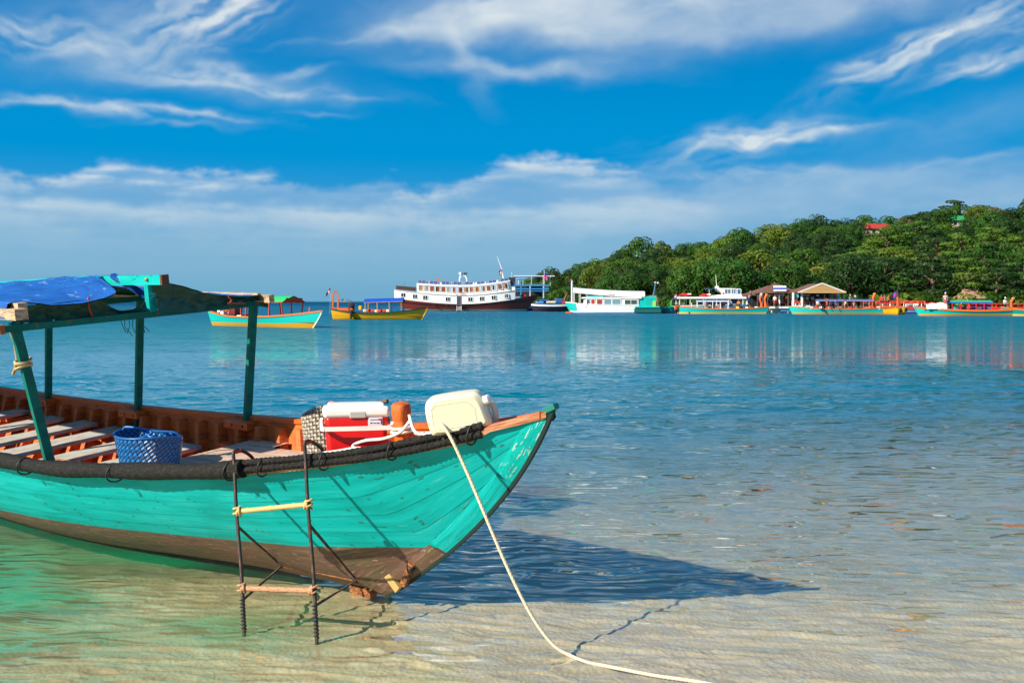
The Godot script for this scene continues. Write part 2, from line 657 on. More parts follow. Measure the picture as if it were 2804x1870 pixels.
	for d in bd:
		for x in bx:
			b.v.append(Vector3(x, -0.012 - minf(d * 0.0012, 0.05), -d))
			b.n.append(Vector3.UP)
			b.uv.append(Vector2.ZERO)
			var s := shallow(x, d) + 3.0 * patch.get_noise_2d(x * 0.5, d) * smoothstep(6.0, 20.0, d)
			var a := 1.0 - exp(-pow(maxf(s, 0.0) / 5.8, 1.25))
			var olive := smoothstep(0.4, 4.0, -x - 0.6 + (5.0 - d) * 0.2)
			var deep := smoothstep(20.0, 160.0, d)
			var c := Vector3(0.004, 0.310, 0.120).lerp(Vector3(0.0, 0.165, 0.222), smoothstep(5.0, 11.0, d + maxf(x + 1.0, 0.0) * 2.0))  # inshore green stands in for the turquoise hull mirrored in the water
			c = c.lerp(Vector3(0.0, 0.112, 0.205), deep)
			c = c.lerp(Vector3(0.0, 0.060, 0.150), smoothstep(150.0, 900.0, d))
			a = maxf(a, 0.22 * smoothstep(4.9, 6.0, d) * smoothstep(-1.5, 0.0, x))
			var hull_mirror := clampf(0.62 + 1.5 * patch.get_noise_2d(x * 7.0 + d * 3.0, d * 14.0), 0.15, 1.0)
			a = maxf(a, 0.60 * hull_mirror * smoothstep(0.2, 2.2, -x + (d - 5.2) * 0.25) * (1.0 - smoothstep(9.0, 12.0, d)) * smoothstep(3.4, 4.6, d))  # streaky patches of the painted hull reflection
			b.col.append(Color(c.x, c.y, c.z, clampf(a, 0.0, 1.0)))
	for i in bd.size() - 1:
		for j in bx.size() - 1:
			var q: int = i * bx.size() + j
			b.ix.append_array([q, q + bx.size(), q + 1, q + 1, q + bx.size(), q + bx.size() + 1])
	struct(obj("water_body", b, wb))


func build_bed() -> void:
	var lay := [nz(31, 0.02, 512, 512, 512, 512, 5), nz(32, 0.12, 512, 512, 512, 512, 3), nz(33, 0.006, 512, 512, 512, 512, 3)]
	var sand := paint(512, 512, Vector3(0.40, 0.345, 0.215), lay, [[0, 0.35, 0.8, Vector3(0.335, 0.285, 0.170), 0.7], [1, 0.5, 0.8, Vector3(0.46, 0.41, 0.28), 0.5], [2, 0.5, 0.7, Vector3(0.35, 0.30, 0.185), 0.6]])
	var m := tmat(sand, Vector3(0.55, 0.55, 1), 0.85, grey(512, 512, lay[1]), 0.4)
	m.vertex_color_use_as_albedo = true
	var g := MB.new()
	var rip := noise(34, 0.9, 3)
	var rip2 := noise(35, 2.6, 2)
	var ds := []
	var d := -30.0
	while d < 2.0:
		ds.append(d)
		d += 4.0
	d = 2.0
	while d < 16.0:
		ds.append(d)
		d += 0.015 if d > 3.9 and d < 6.4 else 0.03 if d < 7.6 and d > 3.0 else 0.06 if d < 9.0 else 0.12
	ds.append_array([18.0, 24.0, 34.0, 60.0, 120.0])
	var xs := [-60.0, -30.0, -20.0, -14.0]
	var x := -9.0
	while x < 8.0:
		xs.append(x)
		x += 0.017 if x > -2.7 and x < 1.6 else 0.03 if absf(x) < 3.6 else 0.12
	xs.append_array([9.0, 12.0, 18.0, 30.0, 60.0])
	for q in ds:
		for w in xs:
			var h := bed_height(w, q)
			if q > 2.0 and q < 16.0:
				# low sand ripples left by the swell, running a little askew
				var cr := absf(rip.get_noise_2d(w * 0.75 + q * 0.5, q * 3.6 + w * 0.35))
				h += (0.014 * (1.0 - clampf(cr * 4.0, 0.0, 1.0)) + 0.005 * rip2.get_noise_2d(w * 0.7, q * 1.6)) * smoothstep(3.2, 4.4, q)
			# caustic light painted into the sand colour as a net of thin pale lines
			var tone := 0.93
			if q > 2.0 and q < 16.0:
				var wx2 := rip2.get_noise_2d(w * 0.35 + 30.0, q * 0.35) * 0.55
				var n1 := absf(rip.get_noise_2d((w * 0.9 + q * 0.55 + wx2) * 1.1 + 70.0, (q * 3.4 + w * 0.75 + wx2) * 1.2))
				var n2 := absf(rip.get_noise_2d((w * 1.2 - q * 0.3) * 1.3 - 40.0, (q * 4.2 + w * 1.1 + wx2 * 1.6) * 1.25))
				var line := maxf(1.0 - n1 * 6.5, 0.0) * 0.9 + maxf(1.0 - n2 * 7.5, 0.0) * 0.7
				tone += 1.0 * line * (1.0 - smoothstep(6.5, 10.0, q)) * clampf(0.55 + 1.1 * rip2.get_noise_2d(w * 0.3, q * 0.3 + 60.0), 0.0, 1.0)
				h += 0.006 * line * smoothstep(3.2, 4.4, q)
			g.v.append(Vector3(w, h, -q))
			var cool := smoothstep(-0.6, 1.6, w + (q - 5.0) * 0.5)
			var tint := Vector3(1.02, 0.98, 0.86).lerp(Vector3(0.98, 1.04, 1.36), cool)  # blue-grey towards the right paints in the pale cloud mirrored there
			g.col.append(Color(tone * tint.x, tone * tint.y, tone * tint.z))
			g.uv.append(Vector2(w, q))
	var c := xs.size()
	g.n.resize(g.v.size())
	for i in ds.size():
		for j in c:
			var dx := g.v[i * c + mini(j + 1, c - 1)] - g.v[i * c + maxi(j - 1, 0)]
			var dz := g.v[mini(i + 1, ds.size() - 1) * c + j] - g.v[maxi(i - 1, 0) * c + j]
			g.n[i * c + j] = dx.cross(dz).normalized()
	for i in ds.size() - 1:
		for j in c - 1:
			var q := i * c + j
			g.ix.append_array([q, q + c, q + 1, q + 1, q + c, q + c + 1])
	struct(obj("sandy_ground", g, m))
	var f := MB.new()
	f.quad(Vector3(-9000, -4.2, 3000), Vector3(9000, -4.2, 3000), Vector3(9000, -4.2, -9000), Vector3(-9000, -4.2, -9000))
	struct(obj("deep_ground", f, M(0.10, 0.12, 0.10, 0.95)))
	# a low island on the horizon
	var isl := MB.new()
	var rows := []
	for r in 5:
		var row := PackedVector3Array()
		for k in 17:
			var a := TAU * k / 16.0
			var t := r / 4.0
			row.append(Vector3(-660.0 + cos(a) * 46.0 * (1.0 - t), (1.0 - pow(1.0 - t, 2.0)) * 11.0 * (1.0 + 0.3 * sin(a * 3.0)) - 0.5, -3900.0 + sin(a) * 30.0 * (1.0 - t)))
		rows.append(row)
	isl.grid(rows, true)
	struct(obj("distant_hill", isl, M(0.10, 0.16, 0.20, 0.95)))


# ---------------------------------------------------------------- the beached boat
# Its own axes: x metres aft of the stem head, y up, z towards the far side. The stem head is the origin.

var bx := Transform3D()
const LEN := 8.6


func beam_at(u: float) -> float:
	var t := clampf(u / 3.95, 0.0, 1.0)
	return 0.767 * (1.0 - pow(1.0 - t, 2.375)) - 0.14 * pow(maxf(u - 5.8, 0.0) / 2.8, 2.0)


func sheer_at(u: float) -> float:
	return -0.606 * (1.0 - exp(-u / 2.011)) + 0.05 * pow(maxf(u - 5.8, 0.0) / 2.8, 2.0)


func keel_at(u: float) -> float:
	return -1.125 - 0.19 * smoothstep(1.1, 4.6, u)


func stem_at(w: float) -> Vector3:
	return Vector3(0.481 * w + 0.475 * w * w, -w, 0)


func hull_pt(t: float, v: float, s: float, inset := 0.0) -> Vector3:
	var K: Vector3
	if t < 1.9:
		K = stem_at(1.125 * pow(t / 1.9, 0.85))
	else:
		var u := 1.136 + (t - 1.9) * (LEN - 1.136) / (LEN - 1.9)
		K = Vector3(u, keel_at(u), 0)
	var b := maxf(beam_at(t) - inset, 0.002)
	var S := Vector3(t, sheer_at(t), b)
	var k := smoothstep(0.9, 4.2, t) * 0.92
	K.y += inset * 0.8
	K.x += inset * 0.9 * (1.0 - smoothstep(1.9, 3.0, t))
	var C := (K + S) * 0.5
	C = C.lerp(Vector3(lerpf(K.x, S.x, 0.45), K.y + 0.05, 0.74 * b), k)
	var p := K * (1 - v) * (1 - v) + C * 2.0 * v * (1 - v) + S * v * v
	p.z *= s
	return p


# half the width inside the hull at u metres aft and height y
func inside(u: float, y: float) -> float:
	var t := u
	var p := Vector3.ZERO
	for k in 6:
		var lo := 0.0
		var hi := 1.0
		for i in 14:
			var m := (lo + hi) * 0.5
			p = hull_pt(t, m, 1, 0.028)
			if p.y < y:
				lo = m
			else:
				hi = m
		t = clampf(t + (u - p.x) * 0.9, 0.05, LEN)
	return p.z


# v at which the side crosses the line where the antifouling stops
func paint_v(t: float) -> float:
	var lo := 0.02
	var hi := 0.98
	for i in 18:
		var m := (lo + hi) * 0.5
		var p := hull_pt(t, m, 1)
		if p.y < -0.715 - 0.068 * p.x:
			lo = m
		else:
			hi = m
	return (lo + hi) * 0.5


func stations(a: float, b: float, n: int) -> PackedFloat32Array:
	var o := PackedFloat32Array()
	for i in n + 1:
		var t := float(i) / n
		o.append(lerpf(a, b, t * (0.55 + 0.45 * t)))
	return o



# a strip of rectangular section along a path; across[i] is the sideways direction, the section lies w across and h down from the path
func strip(g: MB, path: PackedVector3Array, across: PackedVector3Array, w: float, h: float) -> void:
	var m := path.size()
	for side in 4:
		var rows := []
		for i in m:
			var a := across[i] * w
			var dn := Vector3.DOWN * h
			var c := [path[i], path[i] + a, path[i] + a + dn, path[i] + dn]
			rows.append(PackedVector3Array([c[side], c[(side + 1) % 4]]))
		g.grid(rows)
	for e in [0, m - 1]:
		var a := across[e] * w
		var dn := Vector3.DOWN * h
		g.quad(path[e], path[e] + a, path[e] + a + dn, path[e] + dn)


func boat_materials() -> Dictionary:
	var T := {}
	var W := 512
	var streak := nz(41, 0.02, 128, 512, W, W, 5)      # long streaks along u
	var fine := nz(42, 0.06, 128, 512, W, W, 4)
	var blotch := nz(43, 0.012, W, W, W, W, 5)
	var specks := nz(44, 0.045, W, W, W, W, 2)
	var L := [streak, fine, blotch, specks]
	var hb := grey(W, W, fine)
	T.teal = tmat(paint(W, W, Vector3(0.0, 0.430, 0.425), L, [[2, 0.45, 0.75, Vector3(0.0, 0.355, 0.348), 0.75], [0, 0.50, 0.80, Vector3(0.006, 0.480, 0.475), 0.7], [0, 0.36, 0.16, Vector3(0.0, 0.31, 0.285), 0.7], [1, 0.26, 0.08, Vector3(0.0, 0.22, 0.20), 0.55], [3, 0.83, 0.88, Vector3(0.02, 0.12, 0.08), 0.8], [1, 0.84, 0.92, Vector3(0.20, 0.52, 0.48), 0.3]]), Vector3(0.40, 0.8, 1), 0.5, hb, 0.10)
	T.teal.metallic_specular = 0.3
	T.stem = T.teal.duplicate()
	T.stem.albedo_color = Color(1.0, 1.0, 1.0)
	T.stem.uv1_scale = Vector3(0.8, 3.0, 1)
	T.flake = tmat(paint(W, W, Vector3(0.0, 0.440, 0.415), L, [[2, 0.45, 0.75, Vector3(0.0, 0.36, 0.33), 0.7], [1, 0.70, 0.74, Vector3(0.55, 0.66, 0.62), 0.8], [3, 0.80, 0.84, Vector3(0.03, 0.14, 0.03), 0.8]]), Vector3(1.1, 2.2, 1), 0.55, hb, 0.1)
	T.flake.metallic_specular = 0.3
	T.brown = tmat(paint(W, W, Vector3(0.150, 0.075, 0.050), L, [[0, 0.45, 0.75, Vector3(0.115, 0.095, 0.042), 0.85], [1, 0.60, 0.80, Vector3(0.27, 0.145, 0.10), 0.7], [2, 0.58, 0.75, Vector3(0.10, 0.070, 0.034), 0.7], [3, 0.80, 0.86, Vector3(0.40, 0.34, 0.22), 0.5], [1, 0.20, 0.06, Vector3(0.06, 0.036, 0.020), 0.6]]), Vector3(0.5, 1.1, 1), 0.75, hb, 0.15)
	T.orange = tmat(paint(W, W, Vector3(0.58, 0.115, 0.006), L, [[0, 0.50, 0.80, Vector3(0.46, 0.078, 0.005), 0.7], [1, 0.6, 0.8, Vector3(0.62, 0.15, 0.02), 0.6], [2, 0.62, 0.8, Vector3(0.28, 0.045, 0.008), 0.6], [3, 0.82, 0.86, Vector3(0.12, 0.03, 0.012), 0.7]]), Vector3(0.9, 1.8, 1), 0.6, hb, 0.12)
	T.bilge = tmat(T.orange.albedo_texture, Vector3(0.9, 1.8, 1), 0.8)
	T.bilge.albedo_color = Color(0.55, 0.45, 0.45)
	T.faded = tmat(paint(W, W, Vector3(0.46, 0.17, 0.075), L, [[0, 0.4, 0.75, Vector3(0.56, 0.30, 0.17), 0.8], [1, 0.6, 0.8, Vector3(0.30, 0.09, 0.03), 0.6]]), Vector3(0.9, 1.8, 1), 0.7, hb, 0.4)
	T.grey = tmat(paint(W, W, Vector3(0.43, 0.42, 0.39), L, [[0, 0.45, 0.75, Vector3(0.30, 0.285, 0.26), 0.8], [1, 0.55, 0.75, Vector3(0.56, 0.52, 0.45), 0.8], [2, 0.65, 0.8, Vector3(0.30, 0.23, 0.17), 0.6], [1, 0.22, 0.08, Vector3(0.10, 0.08, 0.065), 0.8]]), Vector3(0.9, 2.2, 1), 0.85, hb, 0.3)
	T.pale = tmat(paint(W, W, Vector3(0.50, 0.36, 0.27), L, [[0, 0.4, 0.75, Vector3(0.37, 0.24, 0.17), 0.8], [1, 0.55, 0.8, Vector3(0.62, 0.49, 0.39), 0.8], [2, 0.6, 0.8, Vector3(0.42, 0.22, 0.14), 0.6]]), Vector3(0.9, 2.2, 1), 0.8, hb, 0.4)
	T.raw = tmat(paint(W, W, Vector3(0.52, 0.37, 0.235), L, [[0, 0.35, 0.7, Vector3(0.30, 0.19, 0.11), 0.85], [1, 0.5, 0.75, Vector3(0.66, 0.52, 0.36), 0.8], [2, 0.6, 0.8, Vector3(0.18, 0.11, 0.06), 0.7]]), Vector3(1.2, 3.0, 1), 0.85, hb, 0.5)
	T.post = tmat(paint(W, W, Vector3(0.0, 0.150, 0.118), L, [[2, 0.45, 0.75, Vector3(0.0, 0.105, 0.083), 0.8], [2, 0.20, 0.10, Vector3(0.16, 0.10, 0.05), 0.7]]), Vector3(1.3, 1.3, 1), 0.55, hb, 0.1)
	T.post.metallic_specular = 0.3
	T.rubber = tmat(paint(W, W, Vector3(0.0055, 0.0052, 0.005), L, [[2, 0.5, 0.75, Vector3(0.016, 0.014, 0.012), 0.8], [3, 0.78, 0.86, Vector3(0.06, 0.05, 0.035), 0.5]]), Vector3(3.0, 6.0, 1), 0.6, grey(W, W, specks), 0.5)
	T.rubber.metallic_specular = 0.35
	T.black = M(0.012, 0.011, 0.011, 0.55)
	T.steel = tmat(paint(W, W, Vector3(0.012, 0.011, 0.011), L, [[2, 0.60, 0.72, Vector3(0.16, 0.045, 0.012), 0.8], [3, 0.7, 0.78, Vector3(0.10, 0.035, 0.012), 0.7]]), Vector3(2.0, 4.0, 1), 0.6)
	T.rust = tmat(paint(W, W, Vector3(0.20, 0.062, 0.014), L, [[2, 0.45, 0.65, Vector3(0.38, 0.12, 0.02), 0.8], [3, 0.6, 0.75, Vector3(0.05, 0.028, 0.015), 0.9]]), Vector3(3, 3, 1), 0.8, grey(W, W, specks), 0.5)
	T.blue = tmat(paint(W, W, Vector3(0.002, 0.095, 0.42), L, [[2, 0.5, 0.75, Vector3(0.002, 0.055, 0.30), 0.7], [2, 0.22, 0.14, Vector3(0.30, 0.42, 0.66), 0.7], [3, 0.86, 0.90, Vector3(0.35, 0.45, 0.66), 0.6]]), Vector3(0.8, 0.8, 1), 0.38, grey(W, W, fine), 0.06)
	return T


var T := {}


func in_boat(o: Node3D) -> Node3D:
	o.transform = bx
	return o


func build_near_boat() -> void:
	bx = Transform3D(Basis(Vector3(-0.792, 0.027, -0.610), Vector3(-0.041, 0.994, 0.098), Vector3(0.609, 0.103, -0.787)).orthonormalized(), Vector3(0.179, 1.091, -4.537))
	T = boat_materials()
	rng.seed = 77
	var boat := thing("wooden_longboat", "long turquoise wooden boat beached in the shallows, orange inside, brown below the waterline", "boat", bx)
	var ts := stations(0.0, LEN, 72)
	var hull := Node3D.new()
	hull.name = "hull"
	boat.add_child(hull, true)
	# planking, outside: two bottom strakes and five side strakes, each lapped a little over the one below
	for s: float in [-1.0, 1.0]:
		for k in 7:
			var rows := []
			var lip := []
			for t in ts:
				var vp := paint_v(t)
				var v0: float = vp * k / 2.0 if k < 2 else lerpf(vp, 1.0, (k - 2) / 5.0)
				var v1: float = vp * (k + 1) / 2.0 if k < 2 else lerpf(vp, 1.0, (k - 1) / 5.0)
				var row := PackedVector3Array()
				var lap := 0.0018 if k > 2 else 0.0004
				for j in 6:
					var f := j / 5.0
					var p := hull_pt(t, lerpf(v0, v1, f), s)
					var e := 0.01
					var q := hull_pt(t, minf(lerpf(v0, v1, f) + e, 1.0), s) - hull_pt(t, lerpf(v0, v1, f) - e, s)
					var along := hull_pt(minf(t + 0.02, LEN), lerpf(v0, v1, f), s) - hull_pt(maxf(t - 0.02, 0.0), lerpf(v0, v1, f), s)
					var nn := along.cross(q).normalized() * s
					if nn.z * s < 0:
						nn = -nn
					row.append(p + nn * lap * (1.0 - f))
					if j == 0:
						lip.append(PackedVector3Array([p - nn * 0.004, p + nn * lap]))
				rows.append(row)
			var g := MB.new()
			g.grid(rows)
			if k > 2:
				g.grid(lip)
			# let the grain of each strake lie apart from its neighbours
			for i in g.uv.size():
				g.uv[i] += Vector2(k * 1.37 + (0.5 if s > 0 else 0.0), k * 0.61)
			obj("hull_plank", g, T.brown if k < 2 else T.teal, hull)
	var tr := MB.new()
	var ends := [PackedVector3Array(), PackedVector3Array()]
	for j in 13:
		ends[0].append(hull_pt(LEN, j / 12.0, -1))
		ends[1].append(hull_pt(LEN, j / 12.0, 1))
	tr.grid(ends)
	obj("transom", tr, T.teal, boat)
	# inside skin
	for s: float in [-1.0, 1.0]:
		var rows := []
		for t in stations(0.55, LEN - 0.03, 50):
			var row := PackedVector3Array()
			for j in 9:
				row.append(hull_pt(t, lerpf(0.14, 1.0, j / 8.0), s, 0.028))
			rows.append(row)
		var g := MB.new()
		g.grid(rows)
		obj("inner_planking", g, T.orange, boat)
	# stem timber
	var sp := PackedVector3Array()
	var sw := PackedFloat32Array()
	for i in 25:
		var w := 1.16 * i / 24.0 - 0.03
		sp.append(stem_at(w) + Vector3(-0.004, 0, 0))
	var g := MB.new()
	for k in 3:
		var rows := []
		for i in sp.size():
			var d := (sp[mini(i + 1, 24)] - sp[maxi(i - 1, 0)]).normalized()
			var fwd := Vector3(d.y, -d.x, 0)
			if fwd.x > 0:
				fwd = -fwd
			var f: float = [0.028, 0.034, 0.028][k]
			var c := [sp[i] - fwd * 0.006 + Vector3(0, 0, -0.014), sp[i] + fwd * 0.010 + Vector3(0, 0, -0.010), sp[i] + fwd * 0.010 + Vector3(0, 0, 0.010), sp[i] - fwd * 0.006 + Vector3(0, 0, 0.014)]
			rows.append(PackedVector3Array([c[k], c[k + 1]]))
		g.grid(rows)
	var hd := MB.new()
	hd.rbox(sp[0] + Vector3(0.020, -0.008, 0), Vector3(0.075, 0.030, 0.042), 0.006, Basis(Vector3(0, 0, 1), -0.45))
	obj("stem_head", hd, M(0.002, 0.16, 0.13, 0.6), boat)
	obj("stem_post", g, M(0.001, 0.022, 0.018, 0.75), boat)
	# board that covers the plank ends along the stem, its paint flaking
	for s: float in [-1.0, 1.0]:
		for part in 3:
			var rows := []
			for i in 81:
				var t := lerpf(0.035, 1.84, i / 80.0)
				var a := hull_pt(t, 0.0, s)
				if (0 if a.y > -0.36 else 1 if a.y > -0.80 else 2) != part:
					continue
				var reach := (hull_pt(t, 1.0, s) - a).length()
				var vv := minf(0.105 / maxf(reach, 0.02), 0.93)
				var row := PackedVector3Array()
				for j in 4:
					var q := hull_pt(t, vv * j / 3.0, s)
					row.append(q + Vector3(0, 0, s * (0.010 if j < 3 else 0.0)))
				rows.append(row)
			var b := MB.new()
			b.grid(rows)
			obj("stem_board", b, [T.flake, T.stem, T.brown][part], boat)
	# gunwale caps and their black edge
	for s: float in [-1.0, 1.0]:
		var path := PackedVector3Array()
		var ac := PackedVector3Array()
		var edge := PackedVector3Array()
		for t in stations(0.02, LEN, 60):
			var p := hull_pt(t, 1.0, s)
			var d := hull_pt(minf(t + 0.05, LEN), 1.0, s) - hull_pt(maxf(t - 0.05, 0.0), 1.0, s)
			var inw := Vector3(d.z, 0, -d.x).normalized()
			if inw.z * s > 0:
				inw = -inw
			path.append(p - inw * 0.012 + Vector3(0, 0.016 if s > 0 or t < 0.30 else -0.014, 0))
			ac.append(inw)
			edge.append(p - inw * 0.016 + Vector3(0, -0.012, 0))
		var c := MB.new()
		strip(c, path, ac, 0.062 if s > 0 else 0.046, 0.03)
		obj("gunwale_cap", c, T.faded if s < 0 else T.orange, boat)
		if s > 0:
			var e := MB.new()
			e.tube(edge, 0.024, 7)
			obj("rubber_fender", e, T.rubber, boat)
	# the thick black fender along the near side: two ribbed rolls forward, one broad roll aft, tied on with straps
	for k in 3:
		var path := PackedVector3Array()
		var rad := PackedFloat32Array()
		var a: float = [0.30, 0.30, 1.56][k]
		var b: float = [1.66, 1.72, LEN][k]
		var n := int((b - a) / 0.0055) if k < 2 else 300
		for i in n + 1:
			var t := lerpf(a, b, float(i) / n)
			var p := hull_pt(t, 1.0, -1)
			p += Vector3(0, [0.016, -0.019, -0.004][k], [-0.008, -0.018, -0.020][k])
			p += Vector3(0, 0.005 * sin(t * 5.0 + k), 0.004 * sin(t * 7.0))
			path.append(p)
			var r: float = 0.0190 + 0.0016 * sin(t * 230.0 + k) + 0.0015 * sin(t * 23.0) if k < 2 else 0.046 + 0.004 * sin(t * 9.0) + 0.0012 * sin(t * 83.0)
			rad.append(r)
		var c := MB.new()
		c.tube(path, rad, 11)
		obj("rubber_fender", c, T.rubber, boat)
	for t: float in [0.34, 0.72, 1.08, 1.44, 1.63, 2.5, 3.4, 4.3]:
		var c := MB.new()
		var loop := PackedVector3Array()
		var p := hull_pt(t, 1.0, -1) + Vector3(0, -0.012, -0.026)
		for j in 13:
			var an := TAU * j / 12.0
			loop.append(p + Vector3(0.006 * sin(an * 2.0), cos(an) * (0.044 if t < 1.6 else 0.052), sin(an) * (0.032 if t < 1.6 else 0.056)))
		c.tube(loop, 0.005, 5, false)
		obj("strap", c, T.black, boat)
	# deep frames inside
	for s: float in [-1.0, 1.0]:
		for k in 27:
			var t := 1.28 + k * 0.245
			var c := MB.new()
			var outer := PackedVector3Array()
			var inner := PackedVector3Array()
			for j in 9:
				var v := lerpf(0.20, 0.965, j / 8.0)
				outer.append(hull_pt(t, v, s, 0.026))
				inner.append(hull_pt(t, v, s, 0.026) + Vector3(0, 0.03 * (1.0 - v), -s * (0.110 - 0.03 * v)))
			var th := Vector3(0.022, 0, 0)
			c.grid([_off(outer, th), _off(inner, th)])
			c.grid([_off(inner, th), _off(inner, -th)])
			c.grid([_off(inner, -th), _off(outer, -th)])
			c.quad(outer[8] + th, inner[8] + th, inner[8] - th, outer[8] - th)
			obj("rib", c, T.orange, boat)
	# floor frames and floor boards
	for k in 8:
		var t := 3.30 + k * 0.62
		var c := MB.new()
		var w := inside(t, -1.115 - 0.002 * k) - 0.01
		c.bar(Vector3(t, -1.06 - 0.01 * k * 0.2, -w), Vector3(t, -1.06 - 0.01 * k * 0.2, w), 0.07, 0.09)
		obj("floor_frame", c, T.orange, boat)
	for k in 5:
		var z := (k - 2) * 0.17
		var c := MB.new()
		var ua := 3.0
		while ua < 6.0 and inside(ua, -1.15) < absf(z) + 0.08:
			ua += 0.1
		c.bar(Vector3(ua, -1.128, z), Vector3(LEN - 0.3, -1.150, z), 0.15, 0.02)
		obj("floor_board", c, T.bilge, boat)
	# side stringers that carry the seats
	for s: float in [-1.0, 1.0]:
		var path := PackedVector3Array()
		var ac := PackedVector3Array()
		for t in stations(1.2, LEN - 0.2, 30):
			path.append(Vector3(t, -0.740, s * (inside(t, -0.79) - 0.045)))
			ac.append(Vector3(0, 0, -s))
		var c := MB.new()
		strip(c, path, ac, 0.035, 0.08)
		obj("stringer", c, T.orange, boat)
	# seat planks
	var su := [3.70, 4.20, 4.72, 5.18, 5.70, 6.30, 6.95, 7.6]
	for k in su.size():
		var t: float = su[k]
		var w := inside(t, -0.74) - 0.05
		var c := MB.new()
		c.rbox(Vector3(t, -0.715 + rng.randf_range(-0.006, 0.006), rng.randf_range(-0.02, 0.02)), Vector3(0.195 + rng.randf() * 0.035, 0.034, w * 2.0), 0.006, Basis(Vector3.UP, rng.randf_range(-0.02, 0.02)), 1.0, 2)
		for i in c.uv.size():
			c.uv[i] = Vector2(c.v[i].z + k * 0.7, c.v[i].x * 1.0 + c.v[i].y)
		obj("seat_plank", c, T.grey, boat)
		for s: float in [-1.0, 1.0]:
			var b := MB.new()
			b.bar(Vector3(t - 0.10, -0.77, s * (w - 0.075)), Vector3(t + 0.10, -0.77, s * (w - 0.075)), 0.10, 0.05)
			obj("seat_knee", b, T.orange, boat)
	# fore deck of pale boards
	var nb := 9
	for k in nb:
		var z0 := -0.60 + k * 1.20 / nb
		var z1 := z0 + 1.20 / nb - 0.004
		var zc := (z0 + z1) * 0.5
		var ua := 0.86
		while ua < 2.6 and inside(ua, -0.545 - 0.04 * (ua - 0.86)) - 0.004 < maxf(absf(z0), absf(z1)):
			ua += 0.02
		var ub := 3.02
		var c := MB.new()
		var ya := -0.50 - 0.04 * (ua - 0.86)
		c.quad(Vector3(ua, ya, z0), Vector3(ub, -0.60, z0), Vector3(ub, -0.60, z1), Vector3(ua, ya, z1))
		c.quad(Vector3(ub, -0.60, z0), Vector3(ub, -0.632, z0), Vector3(ub, -0.632, z1), Vector3(ub, -0.60, z1))
		c.quad(Vector3(ua, ya - 0.032, z0), Vector3(ub, -0.632, z0), Vector3(ub, -0.60, z0), Vector3(ua, ya, z0))
		for i in c.uv.size():
			c.uv[i] += Vector2(k * 0.83, k * 0.37)
		var o := obj("deck_board", c, T.pale, boat)
	var c2 := MB.new()
	var dw := inside(3.0, -0.72) - 0.01
	c2.bar(Vector3(3.0, -0.675, -dw), Vector3(3.0, -0.675, dw), 0.05, 0.08)
	obj("deck_beam", c2, T.orange, boat)
	# raised orange bow deck
	for k in 5:
		var rows := []
		for i in 13:
			var t := lerpf(0.05, 0.90, i / 12.0)
			var b := beam_at(t) - 0.035
			var y := sheer_at(t) - 0.035
			rows.append(PackedVector3Array([Vector3(t, y, lerpf(-b, b, k / 5.0) + 0.001), Vector3(t, y, lerpf(-b, b, (k + 1) / 5.0) - 0.003)]))
		var c := MB.new()
		c.grid(rows)
		obj("bow_board", c, T.faded if k < 2 else T.orange, boat)
	var bh := MB.new()
	var wa := inside(0.905, -0.275)
	var wc := inside(0.905, -0.60)
	bh.quad(Vector3(0.905, -0.27, -wa), Vector3(0.905, -0.27, wa), Vector3(0.905, -0.60, wc), Vector3(0.905, -0.60, -wc))
	obj("bulkhead", bh, T.orange, boat)
	# samson post with a waist, standing through the bow deck
	var pz := MB.new()
	var rows := []
	for q in [[-0.52, 0.036], [-0.215, 0.037], [-0.19, 0.042], [-0.150, 0.041], [-0.137, 0.035], [-0.125, 0.040], [-0.08, 0.045], [-0.052, 0.043], [-0.038, 0.034], [-0.036, 0.0]]:
		var row := PackedVector3Array()
		for j in 17:
			var a := TAU * j / 16.0 + PI / 16.0
			var sq: float = q[1] / pow(pow(absf(cos(a)), 5.0) + pow(absf(sin(a)), 5.0), 0.2)
			row.append(Vector3(0.955 + cos(a) * sq, q[0], 0.0 + sin(a) * sq))
		rows.append(row)
	pz.grid(rows, true)
	obj("samson_post", pz, T.orange, boat)
	# worn coaming timber inside the near bow
	var cm := MB.new()
	cm.bar(Vector3(0.42, -0.145, -0.06), Vector3(1.28, -0.300, -0.36), 0.045, 0.035)
	obj("coaming", cm, T.faded, boat)
	# iron and timber patches at the foot of the stem
	var ir := MB.new()
	ir.box(stem_at(1.02) + Vector3(0.06, 0.02, -0.045), Vector3(0.12, 0.045, 0.03), Basis(Vector3(0, 0, 1), 0.75))
	obj("stem_block", ir, M(0.40, 0.27, 0.09, 0.8), boat)
	var ip := MB.new()
	ip.box(stem_at(0.97) + Vector3(0.015, 0.03, -0.05), Vector3(0.035, 0.15, 0.022), Basis(Vector3(0, 0, 1), 0.5))
	obj("iron_strap", ip, T.rust, boat)
	ip = MB.new()
	ip.box(Vector3(1.28, -1.105, -0.045), Vector3(0.16, 0.045, 0.05))
	obj("iron_strap", ip, T.rust, boat)
	var hole := MB.new()
	hole.lathe([Vector2(0.0, 0.012), Vector2(0.014, 0.012), Vector2(0.018, 0.0), Vector2(0.018, -0.02)], Vector3(0.90, -0.905, -0.058), 12, Basis(Vector3(1, 0, 0), -PI / 2))
	obj("iron_eye", hole, T.black, boat)
	build_canopy(boat)


func _off(p: PackedVector3Array, d: Vector3) -> PackedVector3Array:
	var o := PackedVector3Array()
	for q in p:
		o.append(q + d)
	return o


